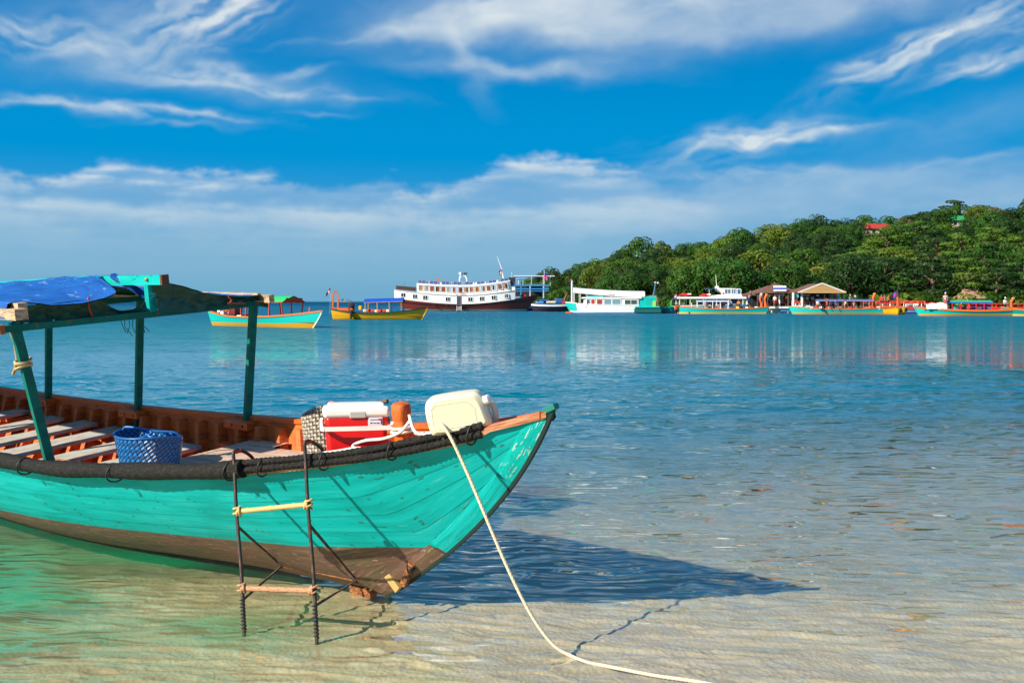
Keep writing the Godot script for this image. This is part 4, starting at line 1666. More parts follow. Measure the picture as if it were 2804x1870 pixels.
func build_baskets() -> void:
	# blue basket of plastic strip, a little out of true, on the boards beside the near gunwale
	var w := weave(71, Vector3(0.004, 0.16, 0.46), Vector3(0.004, 0.115, 0.36), Vector3(0.002, 0.02, 0.06))
	var m := tmat(w[0], Vector3(4.0, 5.2, 1), 0.35, w[1], 1.2)
	m.uv1_scale = Vector3(5.0, 5.0, 1)
	var xf := bx * Transform3D(Basis(Vector3(0, 1, 0), 0.6), Vector3(2.94, -0.600, -0.235))
	var k := thing("woven_basket", "blue woven plastic basket standing by the near gunwale of the beached boat", "basket", xf)
	var rows := []
	var inner := []
	for i in 15:
		var f := i / 14.0
		var row := PackedVector3Array()
		var r2 := PackedVector3Array()
		for j in 49:
			var a := TAU * j / 48.0
			var r := 0.165 + 0.022 * f + 0.008 * sin(a * 3.0 + 1.0) * f
			var y := f * (0.222 + 0.026 * sin(a + 2.2) + 0.012 * sin(a * 2.0))
			var p := Vector3(cos(a) * r * 1.08, y, sin(a) * r * 0.92)
			row.append(p)
			r2.append(Vector3(p.x * 0.965, p.y, p.z * 0.965))
		rows.append(row)
		inner.append(r2)
	var g := MB.new()
	g.grid(rows, true)
	g.grid(inner, true)
	# diagonal weave
	for i in g.uv.size():
		var q := g.uv[i]
		g.uv[i] = Vector2(q.x + q.y, q.x - q.y) * 0.72
	obj("wall", g, m, k)
	var rim := MB.new()
	var rl := PackedVector3Array()
	var top: PackedVector3Array = rows[14]
	for j in 49:
		rl.append(top[j] * Vector3(0.985, 1, 0.985))
	rim.tube(rl, 0.008, 7, false)
	obj("rim", rim, M(0.006, 0.10, 0.34, 0.4), k)
	var bt := MB.new()
	bt.lathe([Vector2(0.0, 0.012), Vector2(0.15, 0.012)], Vector3.ZERO, 24)
	obj("bottom", bt, M(0.003, 0.03, 0.09, 0.6), k)
	# white laced strip down the front, and the handles folded in
	var pale := M(0.60, 0.58, 0.46, 0.5)
	for an: float in [2.05, 2.62]:
		var lace := MB.new()
		var jj := int(an / TAU * 48.0)
		var line := PackedVector3Array()
		for i in 43:
			var f := i / 42.0 * 14.0
			var i0 := mini(int(f), 13)
			var ra: PackedVector3Array = rows[i0]
			var rb: PackedVector3Array = rows[i0 + 1]
			var p := ra[jj].lerp(rb[jj], f - i0)
			var tang := (ra[jj + 1] - ra[jj - 1]).normalized()
			line.append(p * Vector3(1.02, 1, 1.02) + tang * 0.011 * sin(i * 1.5) * (1.0 if an < 2.4 else 0.2))
		lace.tube(line, 0.005, 5)
		obj("lacing", lace, pale, k)
	for s: float in [-1.0, 1.0]:
		var hd := MB.new()
		hd.tube(curve([top[int(12 + 9 * s)] + Vector3(0, -0.03, 0), top[int(12 + 9 * s)] * 0.8 + Vector3(0, 0.07, 0), Vector3(0.02 * s, 0.23, 0.02), top[int(36 - 9 * s)] * 0.7 + Vector3(0, 0.02, 0)], 6), 0.008, 6)
		obj("handle", hd, M(0.006, 0.12, 0.40, 0.4), k)
	# tall grey mesh creel behind the cool box, with a few things in it
	var w2 := weave(72, Vector3(0.46, 0.44, 0.36), Vector3(0.36, 0.34, 0.28), Vector3(0.012, 0.012, 0.010))
	var m2 := tmat(w2[0], Vector3(6.0, 6.0, 1), 0.7, w2[1], 1.2)
	var k2 := thing("mesh_creel", "tall grey mesh creel standing behind the red cool box", "basket", bx * Transform3D(Basis.IDENTITY, Vector3(1.60, -0.545, 0.03)))
	var cr := []
	var ci := []
	for i in 9:
		var f := i / 8.0
		var row := PackedVector3Array()
		var r2 := PackedVector3Array()
		for j in 33:
			var a := TAU * j / 32.0
			var r := 0.112 + 0.006 * sin(a * 2.0 + f * 3.0)
			var p := Vector3(cos(a) * r, f * (0.392 + 0.015 * sin(a * 2.0)), sin(a) * r)
			row.append(p)
			r2.append(Vector3(p.x * 0.95, p.y, p.z * 0.95))
		cr.append(row)
		ci.append(r2)
	var cg := MB.new()
	cg.grid(cr, true)
	cg.grid(ci, true)
	obj("wall", cg, m2, k2)
	var cb := MB.new()
	cb.lathe([Vector2(0.0, 0.01), Vector2(0.106, 0.01)], Vector3.ZERO, 20)
	obj("bottom", cb, M(0.05, 0.05, 0.04, 0.8), k2)
	var fl := MB.new()
	fl.rbox(Vector3(0, 0, 0), Vector3(0.055, 0.13, 0.045), 0.020)
	var fo := obj("net_float", fl, M(0.75, 0.17, 0.012, 0.5))
	fo.transform = bx * Transform3D(Basis(Vector3(0, 0, 1), 0.15), Vector3(1.52, -0.150, 0.03))
	tag(fo, "orange float sticking out of the mesh creel", "float")
	var sk := MB.new()
	sk.tube(PackedVector3Array([on_boat(1.58, -0.160, 0.06), on_boat(1.36, -0.105, 0.07), on_boat(1.15, -0.065, 0.10)]), 0.012, 7)
	var so := obj("bamboo_stick", sk, M(0.10, 0.085, 0.06, 0.8))
	tag(so, "dry bamboo stick lying across the creel behind the red cool box", "stick")


# ---------------------------------------------------------------- boats at anchor and along the pier

# place and size of far things, read off by bearing (in thousandths of the distance) and height above the sea
func sea_spot(px: float, d: float) -> Vector3:
	return Vector3((px - 1175.0) / 2287.0 * d, 0, -d)


func hgt(py: float, d: float) -> float:
	return 1.6 + (693.0 - py) / 2287.0 * d


# a wooden hull: x forward from amidships, y up from the waterline. Returns what the fittings need to know.
func shell(root: Node3D, p: Dictionary) -> void:
	var L: float = p.L
	var B: float = p.B
	var n := 26
	var draft := 0.3
	var band: float = p.get("band", 0.16)
	for part in ["topsides", "bottom_band"]:
		for s: float in [-1.0, 1.0]:
			var rows := []
			for i in n + 1:
				var t := float(i) / n
				var row := PackedVector3Array()
				var sh := shell_sheer(p, t)
				var vs := clampf((band + draft + p.get("band_rise", 0.0) * pow(maxf(0.0, (t - 0.6) / 0.4), 2.0)) / (sh + draft), 0.0, 1.0)
				for j in 5:
					var v := (vs + (1.0 - vs) * j / 4.0) if part == "topsides" else vs * j / 4.0
					row.append(shell_pt(p, t, v, s))
				rows.append(row)
			var g := MB.new()
			g.grid(rows)
			if s > 0:
				var st := PackedVector3Array()
				var st2 := PackedVector3Array()
				for j in 5:
					var r: PackedVector3Array = rows[0]
					st.append(r[j])
					st2.append(r[j] * Vector3(1, 1, -1))
				g.grid([st, st2])
			obj(part, g, p.hull if part == "topsides" else p.bottom, root)
	# inside: lining and a floor
	var lin_g := MB.new()
	for s: float in [-1.0, 1.0]:
		var rows := []
		for i in n + 1:
			var t := lerpf(0.02, 0.97, float(i) / n)
			var a := shell_pt(p, t, 1.0, s) - Vector3(0, 0.01, s * 0.05)
			var b := shell_pt(p, t, 0.45, s) - Vector3(0, 0, s * 0.06)
			if a.z * s < 0.01:
				a.z = 0.01 * s
			if b.z * s < 0.01:
				b.z = 0.01 * s
			rows.append(PackedVector3Array([a, b]))
		lin_g.grid(rows)
	obj("inner_lining", lin_g, p.inside, root)
	var fl := []
	for i in n + 1:
		var t := lerpf(0.02, 0.95, float(i) / n)
		var q := shell_pt(p, t, 0.72, 1)
		var y := minf(q.y, p.get("deck", 0.3))
		fl.append(PackedVector3Array([Vector3(q.x, y, -absf(q.z) * 0.92), Vector3(q.x, y, absf(q.z) * 0.92)]))
	var fg := MB.new()
	fg.grid(fl)
	obj("floor", fg, p.inside, root)
	# rails along the sheer
	for s: float in [-1.0, 1.0]:
		var path := PackedVector3Array()
		var ac := PackedVector3Array()
		for i in 2 * n + 1:
			var t := float(i) / (2 * n)
			path.append(shell_pt(p, t, 1.0, s) + Vector3(0, 0.02, 0.03 * s))
			ac.append(Vector3(0, 0, -s))
		var g := MB.new()
		strip(g, path, ac, 0.13, p.get("rail_h", 0.10))
		obj("rail", g, p.rail, root)
	# stem
	var sp := PackedVector3Array()
	for j in 9:
		sp.append(shell_pt(p, 1.0, j / 8.0, 0.0) + Vector3(0.02, 0, 0))
	var sg := MB.new()
	sg.tube(sp, 0.055, 6)
	obj("stem_post", sg, p.get("stem", p.hull), root)


func shell_sheer(p: Dictionary, t: float) -> float:
	var lo: float = p.get("lowest", 0.42)
	return p.hm + (p.hb - p.hm) * pow(maxf(0.0, (t - lo) / (1.0 - lo)), p.get("rise", 2.0)) + (p.hs - p.hm) * pow(maxf(0.0, (lo - t) / lo), 2.0)


func shell_pt(p: Dictionary, t: float, v: float, s: float) -> Vector3:
	var L: float = p.L
	var full: float = p.get("full", 2.2)
	var b: float = p.B * 0.5 * (1.0 - pow(maxf(0.0, (t - 0.48) / 0.52), full)) * (1.0 - p.get("tuck", 0.35) * pow(maxf(0.0, (0.4 - t) / 0.4), 2.0))
	var y := lerpf(-0.3, shell_sheer(p, t), v)
	var xb := (t - 0.5) * L
	var rake: float = p.get("rake", 0.10) * L * pow(t, 6.0) * pow(1.0 - v, 1.3)
	var rs: float = p.get("rake_s", 0.02) * L * pow(1.0 - t, 4.0) * (1.0 - v)
	return Vector3(xb - rake + rs, y, s * b * lerpf(p.get("vee", 0.45), 1.0, pow(v, 0.75)))


# canopy roof on posts: from xa to xb, at height y, half width w, arched by `arch`
func canopy(root: Node3D, p: Dictionary, xa: float, xb: float, y: float, w: float, arch: float, skin: Material, post: Material, pairs: int, lift := 0.0, under: Material = null) -> void:
	var rows := []
	var low := []
	for i in 13:
		var t := i / 12.0
		var x := lerpf(xa, xb, t)
		var row := PackedVector3Array()
		var r2 := PackedVector3Array()
		for j in 9:
			var s := j / 4.0 - 1.0
			var e := y + lift * t + arch * (1.0 - absf(s)) - 0.03 * absf(sin(t * PI * (pairs - 1))) * absf(s) - (0.07 if absf(s) > 0.99 else 0.0)
			row.append(Vector3(x, e, s * w))
			r2.append(Vector3(x, e - 0.035, s * w * 0.995))
		rows.append(row)
		low.append(r2)
	var g := MB.new()
	g.grid(rows)
	obj("canopy", g, skin, root)
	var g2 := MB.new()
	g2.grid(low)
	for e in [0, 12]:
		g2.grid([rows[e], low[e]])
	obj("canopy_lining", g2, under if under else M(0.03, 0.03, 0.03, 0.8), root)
	for k in pairs:
		var t := (k + 0.15) / (pairs - 0.7)
		var x := lerpf(xa, xb, t)
		for s: float in [-1.0, 1.0]:
			var q := shell_pt(p, clampf(x / p.L + 0.5, 0.0, 1.0), 1.0, s)
			var c := MB.new()
			c.bar(Vector3(x, q.y - 0.05, q.z * 0.92), Vector3(x, y + lift * t - 0.035, s * w * 0.96), 0.07, 0.07, Vector3(1, 0, 0))
			obj("canopy_post", c, post, root)
	for s: float in [-1.0, 1.0]:
		var c := MB.new()
		c.bar(Vector3(xa, y - 0.07, s * w * 0.96), Vector3(xb, y + lift - 0.07, s * w * 0.96), 0.05, 0.06)
		obj("canopy_beam", c, post, root)


func box_part(called: String, root: Node3D, c: Vector3, s: Vector3, m: Material, turn := 0.0) -> MeshInstance3D:
	var g := MB.new()
	g.box(c, s, Basis(Vector3.UP, turn))
	return obj(called, g, m, root)


func loft(g: MB, xs: PackedFloat32Array, lo: PackedFloat32Array, hi: PackedFloat32Array, hw: PackedFloat32Array) -> void:
	# a long box whose floor, roof and width follow the sheer
	for face in 4:
		var rows := []
		for i in xs.size():
			var c := [Vector3(xs[i], lo[i], hw[i]), Vector3(xs[i], hi[i], hw[i]), Vector3(xs[i], hi[i], -hw[i]), Vector3(xs[i], lo[i], -hw[i])]
			rows.append(PackedVector3Array([c[face], c[(face + 1) % 4]]))
		g.grid(rows)
	for e in [0, xs.size() - 1]:
		g.quad(Vector3(xs[e], lo[e], hw[e]), Vector3(xs[e], hi[e], hw[e]), Vector3(xs[e], hi[e], -hw[e]), Vector3(xs[e], lo[e], -hw[e]))


func window_part(root: Node3D, c: Vector3, w: float, h: float, frame: Material, pane: Material, slope := 0.0, split := false) -> void:
	var b := Basis(Vector3(0, 0, 1), slope)
	var g := MB.new()
	for q in [[-w * 0.5 - 0.04, 0, 0.08, h + 0.16], [w * 0.5 + 0.04, 0, 0.08, h + 0.16], [0, h * 0.5 + 0.04, w, 0.08], [0, -h * 0.5 - 0.04, w, 0.08]]:
		g.box(c + b * Vector3(q[0], q[1], 0.03), Vector3(q[2], q[3], 0.06), b)
	if split:
		g.box(c + Vector3(0, 0, 0.03), Vector3(0.06, h, 0.06), b)
	var o := obj("window", g, frame, root)
	var p := MB.new()
	p.box(c + Vector3(0, 0, 0.012), Vector3(w, h, 0.02), b)
	obj("pane", p, pane, o)


func flag(root: Node3D, at: Vector3, w: float, h: float, cols: Array, droop := 0.4, along := Vector3(1, 0, 0.2)) -> void:
	# stripes from top to bottom, each its own sheet, hanging in folds
	var n := cols.size()
	var fl: Node3D = null
	for k in n:
		var rows := []
		for i in 9:
			var t := i / 8.0
			var p := at + along.normalized() * w * t * (1.0 - 0.25 * droop) + Vector3(0, -droop * w * t * t + 0.05 * sin(t * 7.0), 0.09 * sin(t * 8.0))
			rows.append(PackedVector3Array([p - Vector3(0, h * k / n, 0), p - Vector3(0, h * (k + 1) / n, 0)]))
		var g := MB.new()
		g.grid(rows)
		var o := obj("flag" if k == 0 else "stripe", g, cols[k], root if k == 0 else fl)
		if k == 0:
			fl = o


func build_far_boats() -> void:
	rng.seed = 123
	var teal := M(0.0, 0.46, 0.42, 0.45)
	var orange := M(0.60, 0.13, 0.012, 0.55)
	var ochre := M(0.52, 0.26, 0.012, 0.5)
	var yellow := M(0.78, 0.40, 0.004, 0.45)
	var white := M(0.80, 0.80, 0.78, 0.4)
	var maroon := M(0.27, 0.040, 0.022, 0.5)
	var dark := M(0.015, 0.014, 0.014, 0.6)
	var blue := M(0.008, 0.07, 0.48, 0.45)
	var ltblue := M(0.10, 0.30, 0.62, 0.45)
	var red := M(0.62, 0.02, 0.015, 0.5)
	var brown := M(0.20, 0.07, 0.02, 0.6)
	var greenc := M(0.02, 0.46, 0.12, 0.5)

	# turquoise boat at anchor behind the canopy
	var d1 := Vector3(-21.0, 0, -70.5)
	var d2 := Vector3(-11.95, 0, -62.6)
	var b1 := thing("anchored_longboat", "turquoise longboat with green canopy and ochre bottom band anchored in the bay", "boat", frame_of(d2 - d1, (d1 + d2) * 0.5))
	var p1 := {"L": 12.0, "B": 2.1, "hb": 1.05, "hm": 0.62, "hs": 1.05, "hull": teal, "bottom": ochre, "rail": orange, "inside": orange, "band": 0.2, "band_rise": 0.12, "rake": 0.10, "lowest": 0.38, "rise": 2.2, "deck": 0.30, "stem": M(0.62, 0.66, 0.60)}
	shell(b1, p1)
	canopy(b1, p1, -1.1, 3.1, 1.66, 0.90, 0.34, greenc, M(0.40, 0.05, 0.03), 4, 0.0, brown)
	box_part("gable_board", b1, Vector3(3.12, 1.80, 0), Vector3(0.03, 0.10, 1.3), brown)
	box_part("engine", b1, Vector3(-3.55, 0.98, 0.0), Vector3(0.75, 0.48, 0.6), M(0.13, 0.015, 0.012, 0.4))
	box_part("engine_box", b1, Vector3(-3.2, 0.62, 0.2), Vector3(1.0, 0.3, 0.9), dark)
	box_part("crate", b1, Vector3(-4.3, 0.82, 0.45), Vector3(0.35, 0.25, 0.3), white)
	box_part("crate", b1, Vector3(-2.1, 0.60, 0.55), Vector3(0.5, 0.2, 0.3), white)
	box_part("crate", b1, Vector3(-4.8, 0.98, 0.40), Vector3(0.3, 0.2, 0.3), white)
	for k in 3:
		var g := MB.new()
		var xx: float = [-5.95, -5.45, -4.75][k]
		g.tube(PackedVector3Array([Vector3(xx, 1.0, 0.1), Vector3(xx + 0.15, 1.25, 0.1), Vector3(xx + 0.25, 1.62, 0.1)]), [0.07, 0.06, 0.04], 6)
		obj("tiller_post", g, [M(0.62, 0.40, 0.25), ltblue, orange][k], b1)
	var g0 := MB.new()
	g0.tube(PackedVector3Array([Vector3(-5.3, 1.0, 0.0), Vector3(-6.6, 1.25, 0), Vector3(-7.3, 1.45, 0)]), [0.11, 0.08, 0.05], 7)
	obj("tail_shaft", g0, M(0.55, 0.24, 0.14), b1)
	g0 = MB.new()
	g0.tube(PackedVector3Array([Vector3(4.7, 0.8, 0.0), Vector3(4.75, 1.25, 0)]), 0.05, 6)
	obj("bow_post", g0, orange, b1)
	g0 = MB.new()
	g0.tube(PackedVector3Array([Vector3(-2.15, 0.6, 0.5), Vector3(-2.15, 1.72, 0.5)]), 0.05, 6)
	obj("canopy_post", g0, M(0.40, 0.05, 0.03), b1)
	var transom := MB.new()
	transom.quad(shell_pt(p1, 0.0, 0.25, -1) - Vector3(0.02, 0, 0), shell_pt(p1, 0.0, 0.25, 1) - Vector3(0.02, 0, 0), shell_pt(p1, 0.0, 0.75, 1) - Vector3(0.02, 0, 0), shell_pt(p1, 0.0, 0.75, -1) - Vector3(0.02, 0, 0))
	obj("transom_board", transom, white, b1)

	# yellow boat, bow away to the right
	d1 = Vector3(-17.1, 0, -94.0)
	d2 = Vector3(-7.9, 0, -94.0)
	var b2 := thing("yellow_boat", "yellow boat with blue canopy and tall orange stern post at anchor", "boat", frame_of(d2 - d1, (d1 + d2) * 0.5))
	var p2 := {"L": 9.0, "B": 2.2, "hb": 1.10, "hm": 0.58, "hs": 0.95, "hull": yellow, "bottom": M(0.50, 0.24, 0.01), "rail": M(0.02, 0.02, 0.03), "inside": orange, "band": 0.07, "rake": 0.08, "deck": 0.3, "lowest": 0.4}
	shell(b2, p2)
	canopy(b2, p2, -1.4, 2.3, 1.58, 1.0, 0.30, blue, ochre, 4, 0.12, dark)
	var sp := MB.new()
	# stern post: a tall open frame
	for q in [[-4.45, -0.12], [-3.95, -0.12]]:
		sp.bar(Vector3(q[0], 0.75, 0.0), Vector3(q[0] + 0.02, 2.25, 0.0), 0.13, 0.13, Vector3(1, 0, 0))
	sp.bar(Vector3(-4.45, 2.25, 0), Vector3(-4.20, 2.62, 0), 0.13, 0.14, Vector3(0, 0, 1))
	sp.bar(Vector3(-3.95, 2.25, 0), Vector3(-4.20, 2.62, 0), 0.13, 0.14, Vector3(0, 0, 1))
	sp.bar(Vector3(-4.45, 0.98, 0), Vector3(-3.95, 0.98, 0), 0.12, 0.12)
	obj("stern_frame", sp, orange, b2)
	var eg := MB.new()
	eg.rbox(Vector3(-2.6, 1.15, 0.35), Vector3(0.55, 0.75, 0.5), 0.12)
	obj("engine", eg, dark, b2)
	eg = MB.new()
	eg.bar(Vector3(-2.5, 0.85, 1.12), Vector3(-2.55, 0.02, 1.16), 0.5, 0.12, Vector3(1, 0, 0))
	obj("engine_apron", eg, dark, b2)
	eg = MB.new()
	eg.rbox(Vector3(-3.35, 0.86, 0.5), Vector3(0.9, 0.32, 0.6), 0.1)
	obj("bundle", eg, M(0.62, 0.10, 0.01), b2)
	eg = MB.new()
	eg.rbox(Vector3(-2.75, 0.84, 0.5), Vector3(0.7, 0.32, 0.6), 0.1)
	obj("bundle", eg, M(0.62, 0.10, 0.01), b2)
	eg = MB.new()
	eg.tube(PackedVector3Array([Vector3(-3.95, 1.9, 0), Vector3(-3.8, 1.55, 0.1), Vector3(-2.6, 1.35, 0.3)]), 0.02, 4)
	obj("stay_rope", eg, dark, b2)
	for k in 7:
		eg = MB.new()
		eg.rbox(Vector3(-1.3 + k * 0.36, 0.72 + rng.randf() * 0.06, 0.62), Vector3(0.34, 0.26, 0.22), 0.06)
		obj("life_vest", eg, M(0.66, 0.05, 0.015) if k % 3 else M(0.72, 0.66, 0.6), b2)
	eg = MB.new()
	eg.rbox(Vector3(-1.75, 1.02, 0.5), Vector3(0.3, 0.42, 0.3), 0.08)
	obj("fuel_can", eg, yellow, b2)
	var fp := thing("float_flag", "small dark red flag flying on a thin pole above the yellow boat's stern", "flag", Transform3D(Basis.IDENTITY, sea_spot(755, 92)))
	var fpole := MB.new()
	fpole.tube(PackedVector3Array([Vector3(0.05, 0.5, 0), Vector3(0.12, hgt(661, 92), 0)]), 0.007, 4)
	obj("pole", fpole, white, fp)
	flag(fp, Vector3(0.10, hgt(661.5, 92), 0), 0.50, 0.34, [M(0.30, 0.015, 0.05), M(0.40, 0.03, 0.06), M(0.7, 0.66, 0.66)], 0.9, Vector3(-1, -0.3, 0.2))
	build_ship(white, maroon, dark, brown)
	build_blue_ferry(white, blue, dark, ltblue, red)
	build_white_boat(white, teal, blue, dark, orange)

	# three turquoise longboats by the pier
	var A := Vector3(sea_spot(1549, 136).x, 0, -137.0)
	var Bv := Vector3(sea_spot(1763, 136).x, 0, -135.0)
	var l1 := thing("moored_longboat", "turquoise longboat with pale blue awning moored in front of the white yacht", "boat", frame_of(A - Bv, (A + Bv) * 0.5))
	var pl := {"L": 12.8, "B": 2.2, "hb": 1.06, "hm": 0.66, "hs": 0.98, "hull": teal, "bottom": M(0.62, 0.42, 0.06), "rail": orange, "inside": orange, "band": 0.20, "rake": 0.06, "rake_s": 0.05, "lowest": 0.45, "rise": 1.8, "deck": 0.4, "tuck": 0.5}
	shell(l1, pl)
	canopy(l1, pl, -1.0, 3.4, 1.72, 0.95, 0.10, M(0.36, 0.46, 0.62), white, 5, 0.0, blue)
	box_part("pale_patch", l1, Vector3(-1.2, 0.09, 0.962), Vector3(4.2, 0.17, 0.03), M(0.66, 0.60, 0.22))
	for k in 12:
		box_part("seat", l1, Vector3(-4.6 + k * 0.62, 0.78, 0.55 * (1 if k % 2 else -1)), Vector3(0.34, 0.34 + 0.1 * rng.randf(), 0.36), [white, M(0.70, 0.08, 0.02), white, dark, M(0.75, 0.55, 0.04), white, ltblue][k % 7])
	box_part("bow_locker", l1, Vector3(4.5, 0.86, 0), Vector3(1.3, 0.16, 0.9), orange)
	box_part("wind_screen", l1, Vector3(4.0, 1.15, 0), Vector3(0.06, 0.7, 1.2), white)

	A = Vector3(sea_spot(1812, 132).x, 0, -133.0)
	Bv = Vector3(sea_spot(2031, 132).x, 0, -130.0)
	var l2 := thing("moored_longboat", "turquoise longboat with long blue awning moored below the gabled pavilion", "boat", frame_of(A - Bv, (A + Bv) * 0.5))
	var pm: Dictionary = pl.duplicate()
	pm.bottom = M(0.50, 0.25, 0.02)
	pm.L = 12.6
	shell(l2, pm)
	canopy(l2, pm, -4.4, 2.9, 1.78, 0.95, 0.16, M(0.03, 0.16, 0.50), orange, 7, 0.0, dark)
	for k in 16:
		box_part("seat", l2, Vector3(-5.0 + k * 0.6, 0.80, 0.55 * (1 if k % 2 else -1)), Vector3(0.36, 0.30 + 0.14 * rng.randf(), 0.36), [white, white, M(0.70, 0.10, 0.02), white, dark, white, red][k % 7])
	box_part("bow_locker", l2, Vector3(4.2, 0.84, 0), Vector3(1.9, 0.14, 0.9), orange)
	var nm := MB.new()
	nm.box(Vector3(4.95, 0.66, 0.70), Vector3(0.9, 0.14, 0.02), Basis(Vector3.UP, 0.33))
	obj("name_board", nm, white, l2)

	A = Vector3(sea_spot(2105, 117).x, 0, -117.5)
	Bv = Vector3(sea_spot(2336, 117).x, 0, -116.0)
	var l3 := thing("moored_longboat", "turquoise longboat with bright green canopy edged in blue, nearest to the wooded shore's right end", "boat", frame_of(A - Bv, (A + Bv) * 0.5))
	var pn: Dictionary = pl.duplicate()
	pn.L = 12.0
	pn.bottom = ochre
	pn.rail_h = 0.2
	pn.hs = 0.85
	shell(l3, pn)
	canopy(l3, pn, -2.5, 2.15, 1.62, 0.98, 0.16, greenc, red, 6, 0.0, blue)
	for s: float in [-1.0, 1.0]:
		box_part("side_curtain", l3, Vector3(0.0, 1.52, 0.995 * s), Vector3(4.9, 0.14, 0.02), blue)
	for k in 8:
		box_part("crate", l3, Vector3(-2.6 + (k % 4) * 0.56, 0.85 + 0.32 * (k / 4), 0.72), Vector3(0.52, 0.29, 0.4), blue if k > 3 or k % 2 else white)
	for k in 7:
		box_part("seat", l3, Vector3(0.0 + k * 0.36, 0.86, 0.3), Vector3(0.22, 0.4, 0.5), [white, brown, M(0.6, 0.45, 0.2), white, teal, dark, white][k])
	box_part("bow_locker", l3, Vector3(3.9, 0.78, 0), Vector3(2.3, 0.16, 1.0), orange)
	var tp := MB.new()
	var tr := []
	for i in 13:
		var row := PackedVector3Array()
		for j in 9:
			var a := PI * j / 8.0
			row.append(Vector3(2.55 + i * 0.19, 0.78 + sin(a) * (0.78 - 0.02 * i + 0.06 * sin(i * 1.3 + j)), cos(a) * (0.85 + 0.05 * sin(i * 2.0))))
		tr.append(row)
	tp.grid(tr)
	obj("white_cover", tp, white, l3)
	box_part("cover_print", l3, Vector3(2.98, 1.15, 0.905), Vector3(0.34, 0.5, 0.02), M(0.12, 0.20, 0.55))

	# yellow boat seen stern on between two longboats
	A = sea_spot(2049, 128)
	var y1 := thing("yellow_skiff", "small yellow skiff with orange post seen stern on between two turquoise longboats", "boat", frame_of(Vector3(-0.35, 0, -1), A + Vector3(0, 0, -3)))
	var py := {"L": 7.0, "B": 2.1, "hb": 1.1, "hm": 0.7, "hs": 0.95, "hull": yellow, "bottom": ochre, "rail": orange, "inside": orange, "band": 0.15, "tuck": 0.15, "deck": 0.4}
	shell(y1, py)
	var gg := MB.new()
	gg.tube(PackedVector3Array([Vector3(-3.3, 0.8, -0.5), Vector3(-3.3, 1.6, -0.5), Vector3(-3.25, 2.2, -0.5)]), [0.16, 0.13, 0.16], 8)
	obj("stern_post", gg, M(0.68, 0.08, 0.01), y1)
	for k in 4:
		box_part("fender", y1, Vector3(-3.56, 0.45 + 0.05 * k, -0.7 + k * 0.45), Vector3(0.12, 0.5, 0.22), dark if k % 2 else yellow)
	# teal boat running out of view at the right
	A = sea_spot(2348, 112)
	var y2 := thing("moored_longboat", "dark turquoise longboat bow beyond the green canopied one, cut off at the right", "boat", frame_of(Vector3(-0.6, 0, -0.8), A + Vector3(2.6, 0, -2.0)))
	var pz: Dictionary = pl.duplicate()
	pz.L = 8.0
	pz.hull = M(0.0, 0.24, 0.22, 0.5)
	shell(y2, pz)
	# red and white tour boats lying behind, only their rails and roofs in sight
	A = sea_spot(2085, 141)
	var t1 := thing("tour_boat", "white tour boat with long red rail behind the yellow skiff", "boat", frame_of(Vector3(-1, 0, -0.05), A))
	var pt := {"L": 11.0, "B": 2.6, "hb": 1.1, "hm": 0.9, "hs": 1.0, "hull": white, "bottom": blue, "rail": red, "inside": M(0.3, 0.3, 0.3), "band": 0.2, "rail_h": 0.32, "deck": 0.5}
	shell(t1, pt)
	for k in 9:
		box_part("rail_post", t1, Vector3(-4.5 + k * 1.1, 1.15, 1.15), Vector3(0.1, 0.5, 0.1), white)
	box_part("hand_rail", t1, Vector3(0, 1.42, 1.15), Vector3(10, 0.16, 0.12), red)
	A = sea_spot(2300, 127)
	var t2 := thing("tour_boat", "red railed boat lying behind the green canopied longboat", "boat", frame_of(Vector3(-1, 0, 0.05), A))
	var pu: Dictionary = pt.duplicate()
	pu.hull = M(0.30, 0.03, 0.03)
	pu.L = 9.0
	shell(t2, pu)
	box_part("hand_rail", t2, Vector3(0, 1.36, 1.15), Vector3(8, 0.14, 0.12), red)
	for k in 5:
		box_part("rail_post", t2, Vector3(-3.6 + k * 1.8, 1.1, 1.15), Vector3(0.1, 0.45, 0.1), red)
	# carved orange prow posts rising above the boats
	for q in [[2007, 131, 674.0, "carved orange prow post rising behind the long blue awning", 0.0], [2322, 121, 684.0, "carved orange prow post at the stern of the green canopied longboat", 0.4], [1748, 140, 678.0, "carved orange figure post beside the white yacht's bow", -0.2], [1757, 139, 676.0, "second carved orange figure post, nearer the flags on the hipped pavilion", 0.2]]:
		A = sea_spot(q[0], q[1])
		var h := hgt(q[2], q[1])
		var t := thing("prow_post", q[3], "post", Transform3D(Basis.IDENTITY, A), "carved orange posts on the boats' ends")
		var c := MB.new()
		c.tube(curve([Vector3(q[4] * 0.3, 0.35, 0), Vector3(0.06, h * 0.45, 0), Vector3(-0.10 + q[4] * 0.3, h * 0.75, 0), Vector3(0.05 + q[4] * 0.5, h - 0.15, 0)], 4), PackedFloat32Array([0.20, 0.21, 0.22, 0.21, 0.20, 0.18, 0.16, 0.15, 0.17, 0.19, 0.20, 0.17, 0.12]), 7)
		obj("shaft", c, M(0.66, 0.10, 0.012), t)
		c = MB.new()
		c.rbox(Vector3(0.05 + q[4] * 0.5, h - 0.05, 0), Vector3(0.34, 0.26, 0.3), 0.1)
		obj("head", c, M(0.78, 0.30, 0.02), t)


